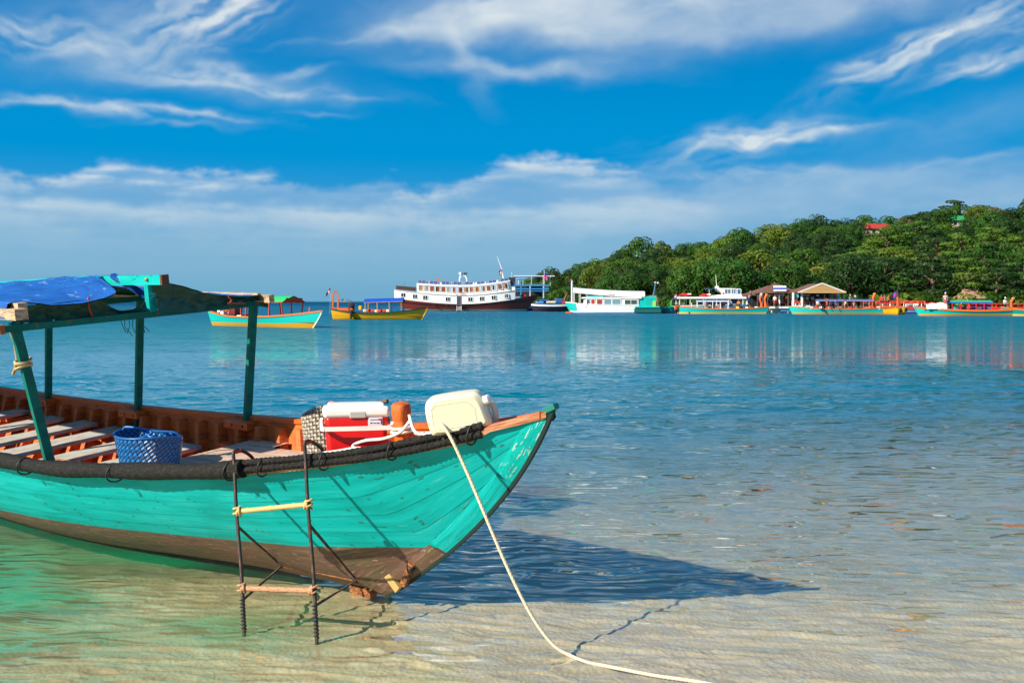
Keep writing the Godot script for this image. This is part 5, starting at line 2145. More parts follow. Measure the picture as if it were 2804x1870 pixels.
func build_ship(white: Material, maroon: Material, dark: Material, brown: Material) -> void:
	var d := 175.0
	var k := d / 2287.0
	var root := thing("cruise_ship", "large white wooden passenger ship with maroon hull and railed sun deck", "ship", Transform3D(Basis.IDENTITY, sea_spot(1071, d + 2.8)))
	var X := func(px: float) -> float: return (px - 1071.0) * k
	var n := 34
	# hull: maroon below, white above as far as the foremast
	var beam := func(t: float) -> float: return 2.9 * (1.0 - pow(maxf(0.0, (t - 0.62) / 0.38), 2.3)) * (1.0 - 0.18 * pow(maxf(0.0, (0.25 - t) / 0.25), 2.0))
	var y_mid := func(t: float) -> float:
		# top of the maroon planking
		return hgt(697.6, d) + (hgt(683.7, d) - hgt(697.6, d)) * pow(maxf(0.0, (0.45 - t) / 0.45), 1.8) + (hgt(675.2, d) - hgt(697.6, d)) * pow(maxf(0.0, (t - 0.45) / 0.55), 1.7)
	var x_at := func(t: float, v: float) -> float:
		return lerpf((905.0 - 1071.0) * k, (1240.0 - 1071.0) * k, t) - 2.6 * pow(t, 5.0) * (1.0 - v) + 2.4 * pow(1.0 - t, 3.0) * (1.0 - v)
	var stern_blue := M(0.02, 0.07, 0.22)
	for s: float in [-1.0, 1.0]:
		for part in 3:
			var rows := []
			for i in n + 1:
				var t := float(i) / n
				var row := PackedVector3Array()
				var top: float = y_mid.call(t)
				for j in 6:
					var v := j / 5.0
					var y: float = [lerpf(-0.4, 0.30, v), lerpf(0.30, top, v), lerpf(top * 0.62 + 0.1, top * 0.62 + 0.28, v)][part]
					var vv := clampf((y + 0.4) / (top + 0.4), 0.0, 1.0)
					var b: float = beam.call(t) * lerpf(0.5, 1.0, pow(vv, 0.7)) + (0.05 if part == 2 else 0.0)
					row.append(Vector3(x_at.call(t, vv), y, s * b))
				rows.append(row)
			var g := MB.new()
			g.grid(rows)
			obj(["boot_top", "hull", "rubbing_strake"][part], g, [M(0.40, 0.42, 0.36, 0.7), maroon, M(0.02, 0.02, 0.025)][part], root)
	var tr := MB.new()
	var y0: float = y_mid.call(0.0)
	tr.quad(Vector3(x_at.call(0.0, 0.0), -0.4, -1.4), Vector3(x_at.call(0.0, 0.0), -0.4, 1.4), Vector3(x_at.call(0.0, 1.0), y0, 2.4), Vector3(x_at.call(0.0, 1.0), y0, -2.4))
	obj("transom", tr, stern_blue, root)
	# main deck house side (white) and the cabin deck above, both following the sheer
	var xs := PackedFloat32Array()
	var lo := PackedFloat32Array()
	var hi := PackedFloat32Array()
	var hw := PackedFloat32Array()
	var sheer2 := func(px: float, left: float, mid: float, right: float) -> float:
		var t := (px - 1060.0)
		return hgt(mid + (left - mid) * pow(clampf(-t / 155.0, 0.0, 1.5), 1.7) + (right - mid) * pow(clampf(t / 123.0, 0.0, 1.5), 1.8), d)
	for i in 25:
		var px := lerpf(905.5, 1183.3, i / 24.0)
		var t := (px - 905.0) / 335.0
		xs.append(X.call(px))
		lo.append(sheer2.call(px, 684.0, 698.2, 687.0))
		hi.append(sheer2.call(px, 666.0, 679.0, 667.4))
		hw.append(beam.call(t) + 0.02)
	var g := MB.new()
	loft(g, xs, lo, hi, hw)
	obj("main_deck_wall", g, white, root)
	# grey moulding at the deck edge
	var md := MB.new()
	var h2 := PackedFloat32Array()
	var l2 := PackedFloat32Array()
	var w2 := PackedFloat32Array()
	for i in xs.size():
		l2.append(hi[i] + 0.005)
		h2.append(hi[i] + 0.13)
		w2.append(hw[i] + 0.10)
	loft(md, xs, l2, h2, w2)
	obj("deck_edge", md, M(0.50, 0.49, 0.45), root)
	var ux := PackedFloat32Array()
	var ul := PackedFloat32Array()
	var uh := PackedFloat32Array()
	var uw := PackedFloat32Array()
	for i in 25:
		var px := lerpf(957.5, 1172.5, i / 24.0)
		ux.append(X.call(px))
		ul.append(sheer2.call(px, 666.0, 679.0, 667.4) + 0.13)
		uh.append(sheer2.call(px, 646.0, 654.6, 641.0))
		uw.append(beam.call((px - 905.0) / 335.0) * 0.93)
	g = MB.new()
	loft(g, ux, ul, uh, uw)
	obj("cabin_deck_wall", g, white, root)
	var rl := PackedFloat32Array()
	var rh := PackedFloat32Array()
	var rw := PackedFloat32Array()
	for i in 25:
		rl.append(uh[i] - 0.28)
		rh.append(uh[i] + 0.02)
		rw.append(uw[i] + 0.14)
	g = MB.new()
	loft(g, ux, rl, rh, rw)
	obj("sun_deck", g, white, root)
	# bulwark round the front of the main deck
	g = MB.new()
	var fx := PackedFloat32Array()
	var fl := PackedFloat32Array()
	var fh := PackedFloat32Array()
	var fw := PackedFloat32Array()
	for i in 6:
		var px := lerpf(1168.0, 1183.0, i / 5.0)
		fx.append(X.call(px))
		fl.append(sheer2.call(px, 666.0, 679.0, 667.4) + 0.14)
		fh.append(hgt(658.5 + i * 0.1, d))
		fw.append(2.0)
	loft(g, fx, fl, fh, fw)
	obj("wheelhouse_front", g, white, root)
	# windows
	var curtain := M(0.24, 0.06, 0.02, 0.5)
	var tan := M(0.40, 0.19, 0.07, 0.5)
	var sky_pane := M(0.25, 0.42, 0.60, 0.15)
	var dim := M(0.03, 0.025, 0.02, 0.25)
	for i in 16:
		var px := 888.8 + (476.0 + i * 79.4) * 0.16405
		var slope := 0.11 * (px - 1060.0) / 110.0 * (0.55 if px < 1060.0 else 1.0)
		var c := Vector3(X.call(px), (sheer2.call(px, 666.0, 679.0, 667.4) + sheer2.call(px, 646.0, 654.6, 641.0)) * 0.5 + 0.10, beam.call((px - 905.0) / 335.0) * 0.93 + 0.02)
		window_part(root, c, 0.70, 0.86, white, [curtain, curtain, tan, sky_pane, curtain, dim, curtain, tan][(i * 5 + 2) % 8], slope)
		var half := MB.new()
		half.box(c + Vector3(-0.2 if i % 2 else 0.2, 0, 0.026), Vector3(0.28, 0.82, 0.012), Basis(Vector3(0, 0, 1), slope))
		obj("curtain", half, [tan, sky_pane, curtain, dim, curtain][i % 5], root)
	for z in [232.0, 397.0, 541.0, 857.0, 1172.0, 1333.0, 1498.0, 1672.0]:
		var px: float = 888.8 + z * 0.16405
		var slope := 0.10 * (px - 1060.0) / 110.0 * (0.6 if px < 1060.0 else 0.9)
		window_part(root, Vector3(X.call(px), (sheer2.call(px, 684.0, 698.2, 687.0) + sheer2.call(px, 666.0, 679.0, 667.4)) * 0.5 + 0.06, beam.call((px - 905.0) / 335.0) + 0.04), 0.74, 0.66, white, dim, slope, true)
	# doorway amidships with its steps
	var dx: float = X.call(1054.5)
	box_part("door", root, Vector3(dx, hgt(691.0, d), 2.93), Vector3(0.72, 1.62, 0.06), M(0.03, 0.06, 0.12))
	box_part("door_jamb", root, Vector3(dx + 0.40, hgt(691.0, d), 2.95), Vector3(0.08, 1.7, 0.08), M(0.45, 0.12, 0.03))
	for j in 3:
		box_part("step", root, Vector3(dx + 0.05, 0.25 + j * 0.22, 3.2 - j * 0.08), Vector3(0.75, 0.07, 0.35), white)
	box_part("step_side", root, Vector3(dx - 0.35, 0.5, 3.15), Vector3(0.06, 0.9, 0.4), white)
	box_part("step_side", root, Vector3(dx + 0.45, 0.5, 3.15), Vector3(0.06, 0.9, 0.4), white)
	for j in 3:
		box_part("fender", root, Vector3(X.call([997.0, 1026.0, 1037.0][j]), [1.05, 0.95, 1.0][j], 2.98), Vector3(0.26, 0.26, 0.2), dark)
	# the ship's name in red letters, too small to read across the bay
	for q in [[1046.0, 0.34], [1056.5, 0.4], [1061.0, 0.45], [1065.5, 0.32]]:
		box_part("name_lettering", root, Vector3(X.call(q[0]), hgt(672.8, d), 2.94), Vector3(q[1], 0.16, 0.02), M(0.62, 0.09, 0.02))
	# railing with netting round the sun deck
	var netting := M(0.05, 0.10, 0.30, 0.7)
	for i in 24:
		var px := lerpf(961.0, 1168.0, i / 23.0)
		var y: float = sheer2.call(px, 646.0, 654.6, 641.0)
		var w: float = beam.call((px - 905.0) / 335.0) * 0.93 + 0.05
		var hr := 0.66 if px < 1070.0 else 0.50
		for s: float in [-1.0, 1.0]:
			box_part("stanchion", root, Vector3(X.call(px), y + hr * 0.5, s * w), Vector3(0.07, hr, 0.07), M(0.42, 0.44, 0.48))
		if i < 23:
			var px2 := lerpf(961.0, 1168.0, (i + 1) / 23.0)
			var y2: float = sheer2.call(px2, 646.0, 654.6, 641.0)
			var w3: float = beam.call((px2 - 905.0) / 335.0) * 0.93 + 0.05
			for s: float in [-1.0, 1.0]:
				var r := MB.new()
				r.bar(Vector3(X.call(px), y + hr, s * w), Vector3(X.call(px2), y2 + (0.66 if px2 < 1070.0 else 0.50), s * w3), 0.06, 0.06)
				obj("guard_rail", r, M(0.20, 0.22, 0.28), root)
				if i % 3 != 2:
					var nt := MB.new()
					nt.quad(Vector3(X.call(px), y + 0.06, s * w), Vector3(X.call(px2), y2 + 0.06, s * w3), Vector3(X.call(px2), y2 + hr - 0.10, s * w3), Vector3(X.call(px), y + hr - 0.10, s * w))
					obj("netting", nt, netting, root)
	box_part("life_raft", root, Vector3(X.call(1007.5), hgt(642.5, d), 2.75), Vector3(0.42, 0.52, 0.3), M(0.70, 0.13, 0.01))
	for q in [1014.0, 1024.0, 1046.0, 1086.0, 1094.0, 1112.0, 1120.0, 1142.0]:
		box_part("deck_chair", root, Vector3(X.call(q), sheer2.call(q, 646.0, 654.6, 641.0) + 0.2, rng.randf_range(0.8, 2.2)), Vector3(0.4, 0.36, 0.5), [white, M(0.1, 0.2, 0.5), white][int(q) % 3])
	# arch with floodlights
	var ar := MB.new()
	ar.tube(curve([Vector3(X.call(1055.5), hgt(651, d), 0.6), Vector3(X.call(1055.0), hgt(640, d), 0.6), Vector3(X.call(1058.0), hgt(633.0, d), 0.6), Vector3(X.call(1066.5), hgt(632.0, d), 0.6), Vector3(X.call(1071.5), hgt(640, d), 0.6), Vector3(X.call(1071.0), hgt(651, d), 0.6)], 4), 0.13, 7)
	obj("mast_arch", ar, white, root)
	for q in [[1056.0, 0.55, 0], [1060.5, 0.32, 1], [1066.5, 0.40, 1], [1071.0, 0.36, 1]]:
		box_part("floodlight", root, Vector3(X.call(q[0]), hgt(627.4, d), 0.75), Vector3(q[1] * 0.8, q[1] * 0.8, 0.3), dark if q[2] else white)
	# raked foremast with a flag
	var ms := MB.new()
	ms.tube(PackedVector3Array([Vector3(X.call(1156.8), hgt(638, d), 0), Vector3(X.call(1152.0), hgt(614, d), 0), Vector3(X.call(1142.0), hgt(587, d), 0)]), [0.10, 0.07, 0.03], 6)
	obj("mast", ms, white, root)
	flag(root, Vector3(X.call(1152.5), hgt(617.5, d), 0.1), 0.55, 0.85, [M(0.05, 0.04, 0.12), M(0.5, 0.05, 0.05), white, M(0.7, 0.18, 0.02)], 0.6, Vector3(-1, 0, 0.2))
	# clutter forward and the dark stern rail
	box_part("deck_store", root, Vector3(X.call(1176.0), hgt(645.0, d), 0.3), Vector3(1.3, 1.3, 2.6), M(0.02, 0.02, 0.03))
	box_part("deck_store", root, Vector3(X.call(1178.0), hgt(652.0, d), 0.5), Vector3(0.9, 0.7, 2.8), M(0.05, 0.08, 0.18))
	box_part("aerial", root, Vector3(X.call(1176.0), hgt(632.0, d), 0.3), Vector3(0.05, 1.2, 0.05), white)
	var sr := MB.new()
	sr.quad(Vector3(X.call(910.0), hgt(664.4, d), 2.55), Vector3(X.call(956.0), hgt(668.5, d), 2.75), Vector3(X.call(956.0), hgt(659.5, d), 2.75), Vector3(X.call(910.0), hgt(655.6, d), 2.55))
	sr.quad(Vector3(X.call(910.0), hgt(664.4, d), -2.55), Vector3(X.call(910.0), hgt(664.4, d), 2.55), Vector3(X.call(910.0), hgt(655.6, d), 2.55), Vector3(X.call(910.0), hgt(655.6, d), -2.55))
	obj("stern_rail", sr, M(0.06, 0.018, 0.014), root)
	box_part("aerial", root, Vector3(X.call(927.5), hgt(653.0, d), 1.0), Vector3(0.03, 1.0, 0.03), dark)
	var bw := MB.new()
	bw.rbox(Vector3(X.call(1203.0), hgt(679.2, d), 0.2), Vector3(1.0, 0.45, 1.2), 0.15)
	obj("folded_raft", bw, M(0.60, 0.03, 0.015), root)
	var fd := []
	for i in 9:
		var t := lerpf(0.80, 0.99, i / 8.0)
		fd.append(PackedVector3Array([Vector3(x_at.call(t, 1.0), y_mid.call(t) - 0.35, -beam.call(t) * 0.95), Vector3(x_at.call(t, 1.0), y_mid.call(t) - 0.35, beam.call(t) * 0.95)]))
	g = MB.new()
	g.grid(fd)
	obj("fore_deck", g, brown, root)


func build_blue_ferry(white: Material, blue: Material, dark: Material, ltblue: Material, red: Material) -> void:
	var d := 186.0
	var k := d / 2287.0
	var azure := M(0.03, 0.22, 0.52, 0.5)
	var root := thing("ferry", "blue framed two deck ferry with flat pale awning beyond the ship's bow", "ferry", Transform3D(Basis.IDENTITY, sea_spot(1225, d)))
	var X := func(px: float) -> float: return (px - 1225.0) * k
	var g := MB.new()
	g.rbox(Vector3(X.call(1226), hgt(634.5, d), 0), Vector3(7.6, 0.18, 3.6), 0.06)
	obj("awning", g, M(0.62, 0.64, 0.70), root)
	g = MB.new()
	g.rbox(Vector3(X.call(1196), hgt(640, d), 0.5), Vector3(1.5, 0.5, 2.6), 0.06)
	obj("wheelhouse_roof", g, ltblue, root)
	for px: float in [1190.0, 1200.0, 1219.0, 1246.0, 1262.0]:
		for s: float in [-1.0, 1.0]:
			box_part("awning_post", root, Vector3(X.call(px), hgt(646, d), 1.7 * s), Vector3(0.07, 1.9, 0.07), white)
	for q in [[655.5, 0.28], [663.5, 0.22], [668.5, 0.14]]:
		for s: float in [-1.0, 1.0]:
			box_part("deck_rail", root, Vector3(X.call(1221), hgt(q[0], d), 1.9 * s), Vector3(6.2, q[1], 0.12), azure)
	for px: float in [1195.0, 1216.0, 1246.5]:
		for s: float in [-1.0, 1.0]:
			box_part("deck_post", root, Vector3(X.call(px), hgt(669, d), 1.85 * s), Vector3(0.22, 2.6, 0.2), azure if px < 1200.0 else M(0.4, 0.52, 0.66))
	box_part("inner_wall", root, Vector3(X.call(1215), hgt(668, d), -1.2), Vector3(5.2, 2.0, 0.1), dark)
	for j in 9:
		box_part("pot_plant", root, Vector3(X.call(1200 + j * 5.4), hgt(652.0, d), 1.5), Vector3(0.3, 0.4, 0.3), M(0.04, 0.12, 0.02))
	var pf := {"L": 9.5, "B": 4.2, "hb": 1.5, "hm": 1.2, "hs": 1.2, "hull": white, "bottom": blue, "rail": azure, "inside": dark, "band": 0.3}
	var hr := Node3D.new()
	hr.name = "hull"
	root.add_child(hr)
	shell(hr, pf)
	flag(root, Vector3(X.call(1247.5), hgt(629, d), 1.9), 0.75, 0.9, [M(0.03, 0.08, 0.45), red, M(0.5, 0.05, 0.3)], 0.5, Vector3(1, 0, 0.3))
	box_part("flag_pole", root, Vector3(X.call(1248), hgt(640, d), 1.9), Vector3(0.08, 3.0, 0.08), white)
	# small boats rafted up in front of it
	var sp := sea_spot(1262, 168)
	var s1 := thing("supply_boat", "dark hulled supply boat with white deck rim between the ship's bow and the white ferry", "boat", frame_of(Vector3(-1, 0, 0.08), sp))
	var p1 := {"L": 6.4, "B": 2.4, "hb": 1.25, "hm": 1.1, "hs": 1.2, "hull": M(0.008, 0.012, 0.03), "bottom": dark, "rail": M(0.62, 0.66, 0.72), "inside": M(0.2, 0.2, 0.22), "band": 0.2, "rail_h": 0.3}
	shell(s1, p1)
	for q in [[1.7, 1.5, 1.3, 0.35, 0], [-0.2, 1.55, 1.6, 0.4, 1], [0.9, 1.85, 1.5, 0.3, 2], [-1.6, 1.8, 1.2, 0.7, 2], [-2.4, 1.5, 0.7, 0.5, 3]]:
		var c := MB.new()
		c.rbox(Vector3(q[0], q[1], 0.3), Vector3(q[2], q[3], 1.2), 0.1)
		obj("cargo", c, [ltblue, M(0.62, 0.58, 0.48), M(0.02, 0.10, 0.40), red][q[4]], s1)
	var tk := MB.new()
	tk.tube(PackedVector3Array([Vector3(-2.4, 1.6, 0), Vector3(-2.7, 2.4, 0.1), Vector3(-3.0, 3.2, 0)]), [0.32, 0.25, 0.12], 6)
	obj("stern_ornament", tk, M(0.10, 0.04, 0.02), s1)


func build_white_boat(white: Material, teal: Material, blue: Material, dark: Material, orange: Material) -> void:
	var d := 141.0
	var k := d / 2287.0
	var root := thing("white_ferry", "white cabin ferry with curved roof and turquoise wheelhouse aft", "ferry", Transform3D(Basis.IDENTITY, sea_spot(1400, d + 1.6)))
	var X := func(px: float) -> float: return (px - 1400.0) * k
	var hull_n := Node3D.new()
	hull_n.name = "hull"
	root.add_child(hull_n)
	hull_n.basis = Basis(Vector3(-1, 0, 0), Vector3.UP, Vector3(0, 0, -1))
	hull_n.position = Vector3(X.call(1381.0), 0, 0)
	var p := {"L": 10.4, "B": 3.2, "hb": 1.62, "hm": 1.22, "hs": 1.18, "hull": white, "bottom": M(0.01, 0.16, 0.42), "rail": white, "inside": M(0.5, 0.5, 0.5), "band": 0.12, "rake": 0.10, "full": 2.6, "tuck": 0.1, "vee": 0.9, "stem": teal, "deck": 0.8}
	shell(hull_n, p)
	var bow := MB.new()
	var rows := []
	for j in 5:
		var v := 0.35 + 0.65 * j / 4.0
		var row := PackedVector3Array()
		for i in 5:
			var q := shell_pt(p, lerpf(0.86, 1.0, i / 4.0), v, -1.0)
			row.append(q + Vector3(0.02, 0, -0.02))
		rows.append(row)
	bow.grid(rows)
	obj("bow_panel", bow, teal, hull_n)
	var st := MB.new()
	st.box(Vector3(X.call(1304.0), 0.1, 0), Vector3(0.8, 0.22, 0.7))
	obj("bow_foot", st, M(0.60, 0.14, 0.02), root)
	# cabin
	var xs := PackedFloat32Array()
	var lo := PackedFloat32Array()
	var hi := PackedFloat32Array()
	var hw := PackedFloat32Array()
	for i in 13:
		var px := lerpf(1340.0, 1464.0, i / 12.0)
		xs.append(X.call(px))
		lo.append(0.9)
		hi.append(hgt(685.0, d))
		hw.append(1.42)
	var g := MB.new()
	loft(g, xs, lo, hi, hw)
	obj("cabin_wall", g, white, root)
	g = MB.new()
	g.rbox(Vector3(X.call(1403), hgt(684.0, d), 0), Vector3(8.4, 0.24, 3.1), 0.07)
	obj("cabin_roof", g, white, root)
	var glass := M(0.16, 0.30, 0.36, 0.12)
	var i := 0
	for q in [[1348, 7], [1359, 8], [1374, 12], [1393, 16], [1413, 19]]:
		window_part(root, Vector3(X.call(q[0]), hgt(693.3, d), 1.43), q[1] * k, 0.70, white, [M(0.1, 0.12, 0.14, 0.2), M(0.45, 0.04, 0.02), M(0.30, 0.04, 0.03), glass, glass][i])
		i += 1
	window_part(root, Vector3(X.call(1446), hgt(693.8, d), 1.43), 28 * k, 0.62, white, M(0.05, 0.09, 0.07, 0.2), 0.0, true)
	# upper awning that sweeps down from bow to stern
	var aw := []
	var al := []
	for j in 17:
		var t := j / 16.0
		var px := lerpf(1313.0, 1478.5, t)
		var top := lerpf(662.4, 671.0, 1.0 - pow(1.0 - t, 1.8))
		var low := lerpf(671.0, 681.5, 1.0 - pow(1.0 - t, 2.2))
		var a := PackedVector3Array()
		for w in 7:
			var s := w / 3.0 - 1.0
			a.append(Vector3(X.call(px), hgt(top, d) + 0.18 * (1.0 - s * s), s * 1.35))
		aw.append(a)
		al.append([px, top, low])
	g = MB.new()
	g.grid(aw)
	obj("awning", g, white, root)
	for s: float in [-1.0, 1.0]:
		var r := []
		for q in al:
			r.append(PackedVector3Array([Vector3(X.call(q[0]), hgt(q[1], d), s * 1.36), Vector3(X.call(q[0]), hgt(q[2], d), s * 1.40)]))
		g = MB.new()
		g.grid(r)
		obj("side_curtain", g, M(0.72, 0.72, 0.70, 0.6), root)
	for q in [[1399.0, 676.2, 6.0], [1406.0, 677.0, 5.0]]:
		box_part("curtain_print", root, Vector3(X.call(q[0]), hgt(q[1], d), 1.40), Vector3(q[2] * k, 0.12, 0.02), M(0.25, 0.27, 0.3))
	var tb := MB.new()
	tb.bar(Vector3(X.call(1345), hgt(680.0, d), 1.3), Vector3(X.call(1382), hgt(681.0, d), 1.3), 0.06, 0.2)
	obj("upper_rail", tb, teal, root)
	for px: float in [1316.0, 1330.0, 1345.0, 1372.0, 1400.0, 1430.0]:
		for s: float in [-1.0, 1.0]:
			box_part("awning_post", root, Vector3(X.call(px), hgt(682.0, d), 1.3 * s), Vector3(0.06, 1.5 if px < 1340.0 else 0.9, 0.06), white)
	# stern house
	g = MB.new()
	g.rbox(Vector3(X.call(1483), hgt(693.5, d), 0), Vector3(2.9, 1.65, 2.6), 0.12)
	obj("wheelhouse", g, teal, root)
	box_part("wheelhouse_door", root, Vector3(X.call(1488), hgt(695.0, d), 1.315), Vector3(0.85, 1.25, 0.03), M(0.0, 0.38, 0.36))
	box_part("fuel_drum", root, Vector3(X.call(1500), hgt(698.0, d), 1.42), Vector3(0.4, 0.8, 0.3), M(0.35, 0.60, 0.06))
	box_part("post", root, Vector3(X.call(1507), hgt(695.0, d), 1.42), Vector3(0.22, 1.5, 0.22), M(0.25, 0.07, 0.03))
	g = MB.new()
	g.rbox(Vector3(X.call(1485), 0.42, 0), Vector3(4.0, 0.84, 2.9), 0.15)
	obj("stern_hull", g, M(0.0, 0.10, 0.10), root)
	g = MB.new()
	g.rbox(Vector3(X.call(1484), 0.86, 0.1), Vector3(3.6, 0.24, 3.0), 0.08)
	obj("stern_deck", g, teal, root)
	box_part("hatch", root, Vector3(X.call(1492), hgt(679.4, d), 0.2), Vector3(1.8, 0.2, 1.2), M(0.35, 0.10, 0.03))
	var fm := MB.new()
	fm.tube(PackedVector3Array([Vector3(X.call(1311.5), 1.5, 0.2), Vector3(X.call(1311.5), hgt(643, d), 0.2)]), 0.13, 7)
	obj("bow_mast", fm, M(0.62, 0.68, 0.72), root)
	flag(root, Vector3(X.call(1311.5), hgt(640, d), 0.2), 0.5, 0.4, [M(0.45, 0.03, 0.03), M(0.03, 0.03, 0.10)], 0.5, Vector3(-1, 0, 0.2))
	fm = MB.new()
	fm.tube(PackedVector3Array([Vector3(X.call(1501), hgt(678, d), 0.2), Vector3(X.call(1504), hgt(660, d), 0.2), Vector3(X.call(1506), hgt(647.5, d), 0.2)]), [0.16, 0.12, 0.14], 6)
	obj("stern_mast", fm, M(0.02, 0.12, 0.20), root)
	flag(root, Vector3(X.call(1503), hgt(646.5, d), 0.2), 0.55, 0.18, [M(0.65, 0.55, 0.6)], 0.1)
	# a low turquoise boat lies astern of it
	var s1 := thing("low_skiff", "low turquoise skiff lying astern of the white ferry", "boat", frame_of(Vector3(1, 0, 0.1), sea_spot(1527, 143)))
	shell(s1, {"L": 3.4, "B": 1.6, "hb": 1.1, "hm": 0.8, "hs": 0.9, "hull": M(0.0, 0.20, 0.20), "bottom": dark, "rail": teal, "inside": M(0.0, 0.16, 0.16), "band": 0.1})


# ---------------------------------------------------------------- yacht, pier, pavilions, people

func build_yacht() -> void:
	var white := M(0.80, 0.80, 0.78, 0.4)
	var d := 149.0
	var k := d / 2287.0
	var root := thing("white_yacht", "white motor yacht with flybridge cabin and thin mast behind the turquoise longboat", "yacht", Transform3D(Basis.IDENTITY, sea_spot(1630, d)))
	var X := func(px: float) -> float: return (px - 1630.0) * k
	var hn := Node3D.new()
	hn.name = "hull"
	root.add_child(hn)
	shell(hn, {"L": 11.0, "B": 3.6, "hb": 1.5, "hm": 1.1, "hs": 1.0, "hull": white, "bottom": M(0.01, 0.08, 0.35), "rail": white, "inside": M(0.25, 0.25, 0.27), "band": 0.2, "deck": 0.7})
	var g := MB.new()
	g.rbox(Vector3(X.call(1629), hgt(684.2, d), 0), Vector3(10.3, 0.32, 3.6), 0.1)
	obj("upper_deck", g, white, root)
	box_part("saloon", root, Vector3(X.call(1650), hgt(690.5, d), -0.2), Vector3(6.0, 0.9, 2.6), M(0.02, 0.05, 0.14))
	for px: float in [1556.0, 1580.0, 1610.0, 1640.0, 1668.0, 1700.0]:
		for s: float in [-1.0, 1.0]:
			box_part("deck_post", root, Vector3(X.call(px), hgt(692, d), 1.6 * s), Vector3(0.09, 1.0, 0.09), white)
	# flybridge cabin: side profile with raked ends
	var prof := PackedVector2Array()
	for q in [[1628, 681.6], [1700, 681.6], [1697, 674.5], [1697.5, 665.5], [1695.5, 663.0], [1652, 661.6], [1647, 661.0], [1645.5, 664.5], [1653, 672.0], [1656, 676.0], [1640, 677.5]]:
		prof.append(Vector2(X.call(q[0]), hgt(q[1], d)))
	g = MB.new()
	g.prism(prof, 2.5)
	obj("flybridge", g, white, root)
	var glass := M(0.10, 0.17, 0.26, 0.12)
	window_part(root, Vector3(X.call(1666.5), hgt(669.3, d), 1.26), 0.86, 0.62, white, glass, 0.0, true)
	window_part(root, Vector3(X.call(1680), hgt(669.3, d), 1.26), 0.60, 0.66, white, glass, 0.0, true)
	box_part("windscreen", root, Vector3(X.call(1692.0), hgt(669.8, d), 1.262), Vector3(0.42, 0.66, 0.03), M(0.04, 0.12, 0.30, 0.15))
	box_part("life_ring", root, Vector3(X.call(1656.5), hgt(673.6, d), 1.28), Vector3(0.28, 0.24, 0.08), M(0.66, 0.06, 0.02))
	g = MB.new()
	g.rbox(Vector3(X.call(1632), hgt(663.4, d), 0), Vector3(1.5, 0.12, 2.2), 0.04)
	obj("bimini", g, M(0.01, 0.05, 0.20), root)
	box_part("bimini_post", root, Vector3(X.call(1625), hgt(672, d), 1.0), Vector3(0.05, 1.1, 0.05), white)
	g = MB.new()
	g.rbox(Vector3(X.call(1645.5), hgt(660.0, d), 0), Vector3(0.5, 0.40, 0.8), 0.1)
	obj("radar_base", g, white, root)
	g = MB.new()
	g.tube(PackedVector3Array([Vector3(X.call(1645.5), hgt(659, d), 0), Vector3(X.call(1644), hgt(645, d), 0), Vector3(X.call(1642.5), hgt(630.5, d), 0)]), [0.07, 0.05, 0.03], 6)
	obj("mast", g, M(0.62, 0.66, 0.45), root)
	# parasols standing on the upper deck
	for q in [[1573.0, 676.0, 16.0, "red parasol on the yacht's upper deck, the one near the flag"], [1618.0, 677.0, 14.0, "red parasol on the yacht's upper deck beside the flybridge"]]:
		var t := thing("parasol", q[3], "parasol", Transform3D(Basis.IDENTITY, Vector3(sea_spot(q[0], d).x, hgt(682.0, d), -d)), "red parasols on the yacht")
		var rows := []
		for i in 5:
			var f := i / 4.0
			var row := PackedVector3Array()
			for j in 17:
				var a := TAU * j / 16.0
				var r: float = q[2] * k * f * (1.0 - 0.06 * absf(sin(a * 4.0)) * f)
				row.append(Vector3(cos(a) * r, (682.0 - q[1] + 3.0) * k - f * f * 0.30 - 0.05 * f, sin(a) * r))
			rows.append(row)
		g = MB.new()
		g.grid(rows, true)
		obj("shade", g, M(0.66, 0.015, 0.015, 0.6), t)
		g = MB.new()
		g.tube(PackedVector3Array([Vector3.ZERO, Vector3(0, (682.0 - q[1] + 3.0) * k, 0)]), 0.04, 6)
		obj("pole", g, white, t)
		box_part("print", t, Vector3(0.5, (682.0 - q[1] + 1.2) * k, q[2] * k * 0.62), Vector3(0.6, 0.14, 0.02), white)
	flag(root, Vector3(X.call(1551.0), hgt(674, d), 1.4), 0.9, 0.75, [M(0.30, 0.02, 0.10), M(0.6, 0.5, 0.55), M(0.02, 0.03, 0.14)], 0.6, Vector3(-1, -0.1, 0.2))
	var sb := thing("surfboard", "green surfboard standing upright at the end of the white yacht", "surfboard", Transform3D(Basis.IDENTITY, Vector3(sea_spot(1541.5, 150).x, 0.55, -150)))
	var rows := []
	for i in 9:
		var f := i / 8.0
		var w := 0.24 * pow(sin(PI * clampf(f, 0.03, 0.97)), 0.6)
		rows.append(PackedVector3Array([Vector3(-w, f * 1.35, 0.03), Vector3(0, f * 1.35, 0.08), Vector3(w, f * 1.35, 0.03), Vector3(0, f * 1.35, -0.02), Vector3(-w, f * 1.35, 0.03)]))
	g = MB.new()
	g.grid(rows, true)
	obj("board", g, M(0.02, 0.28, 0.04, 0.4), sb)


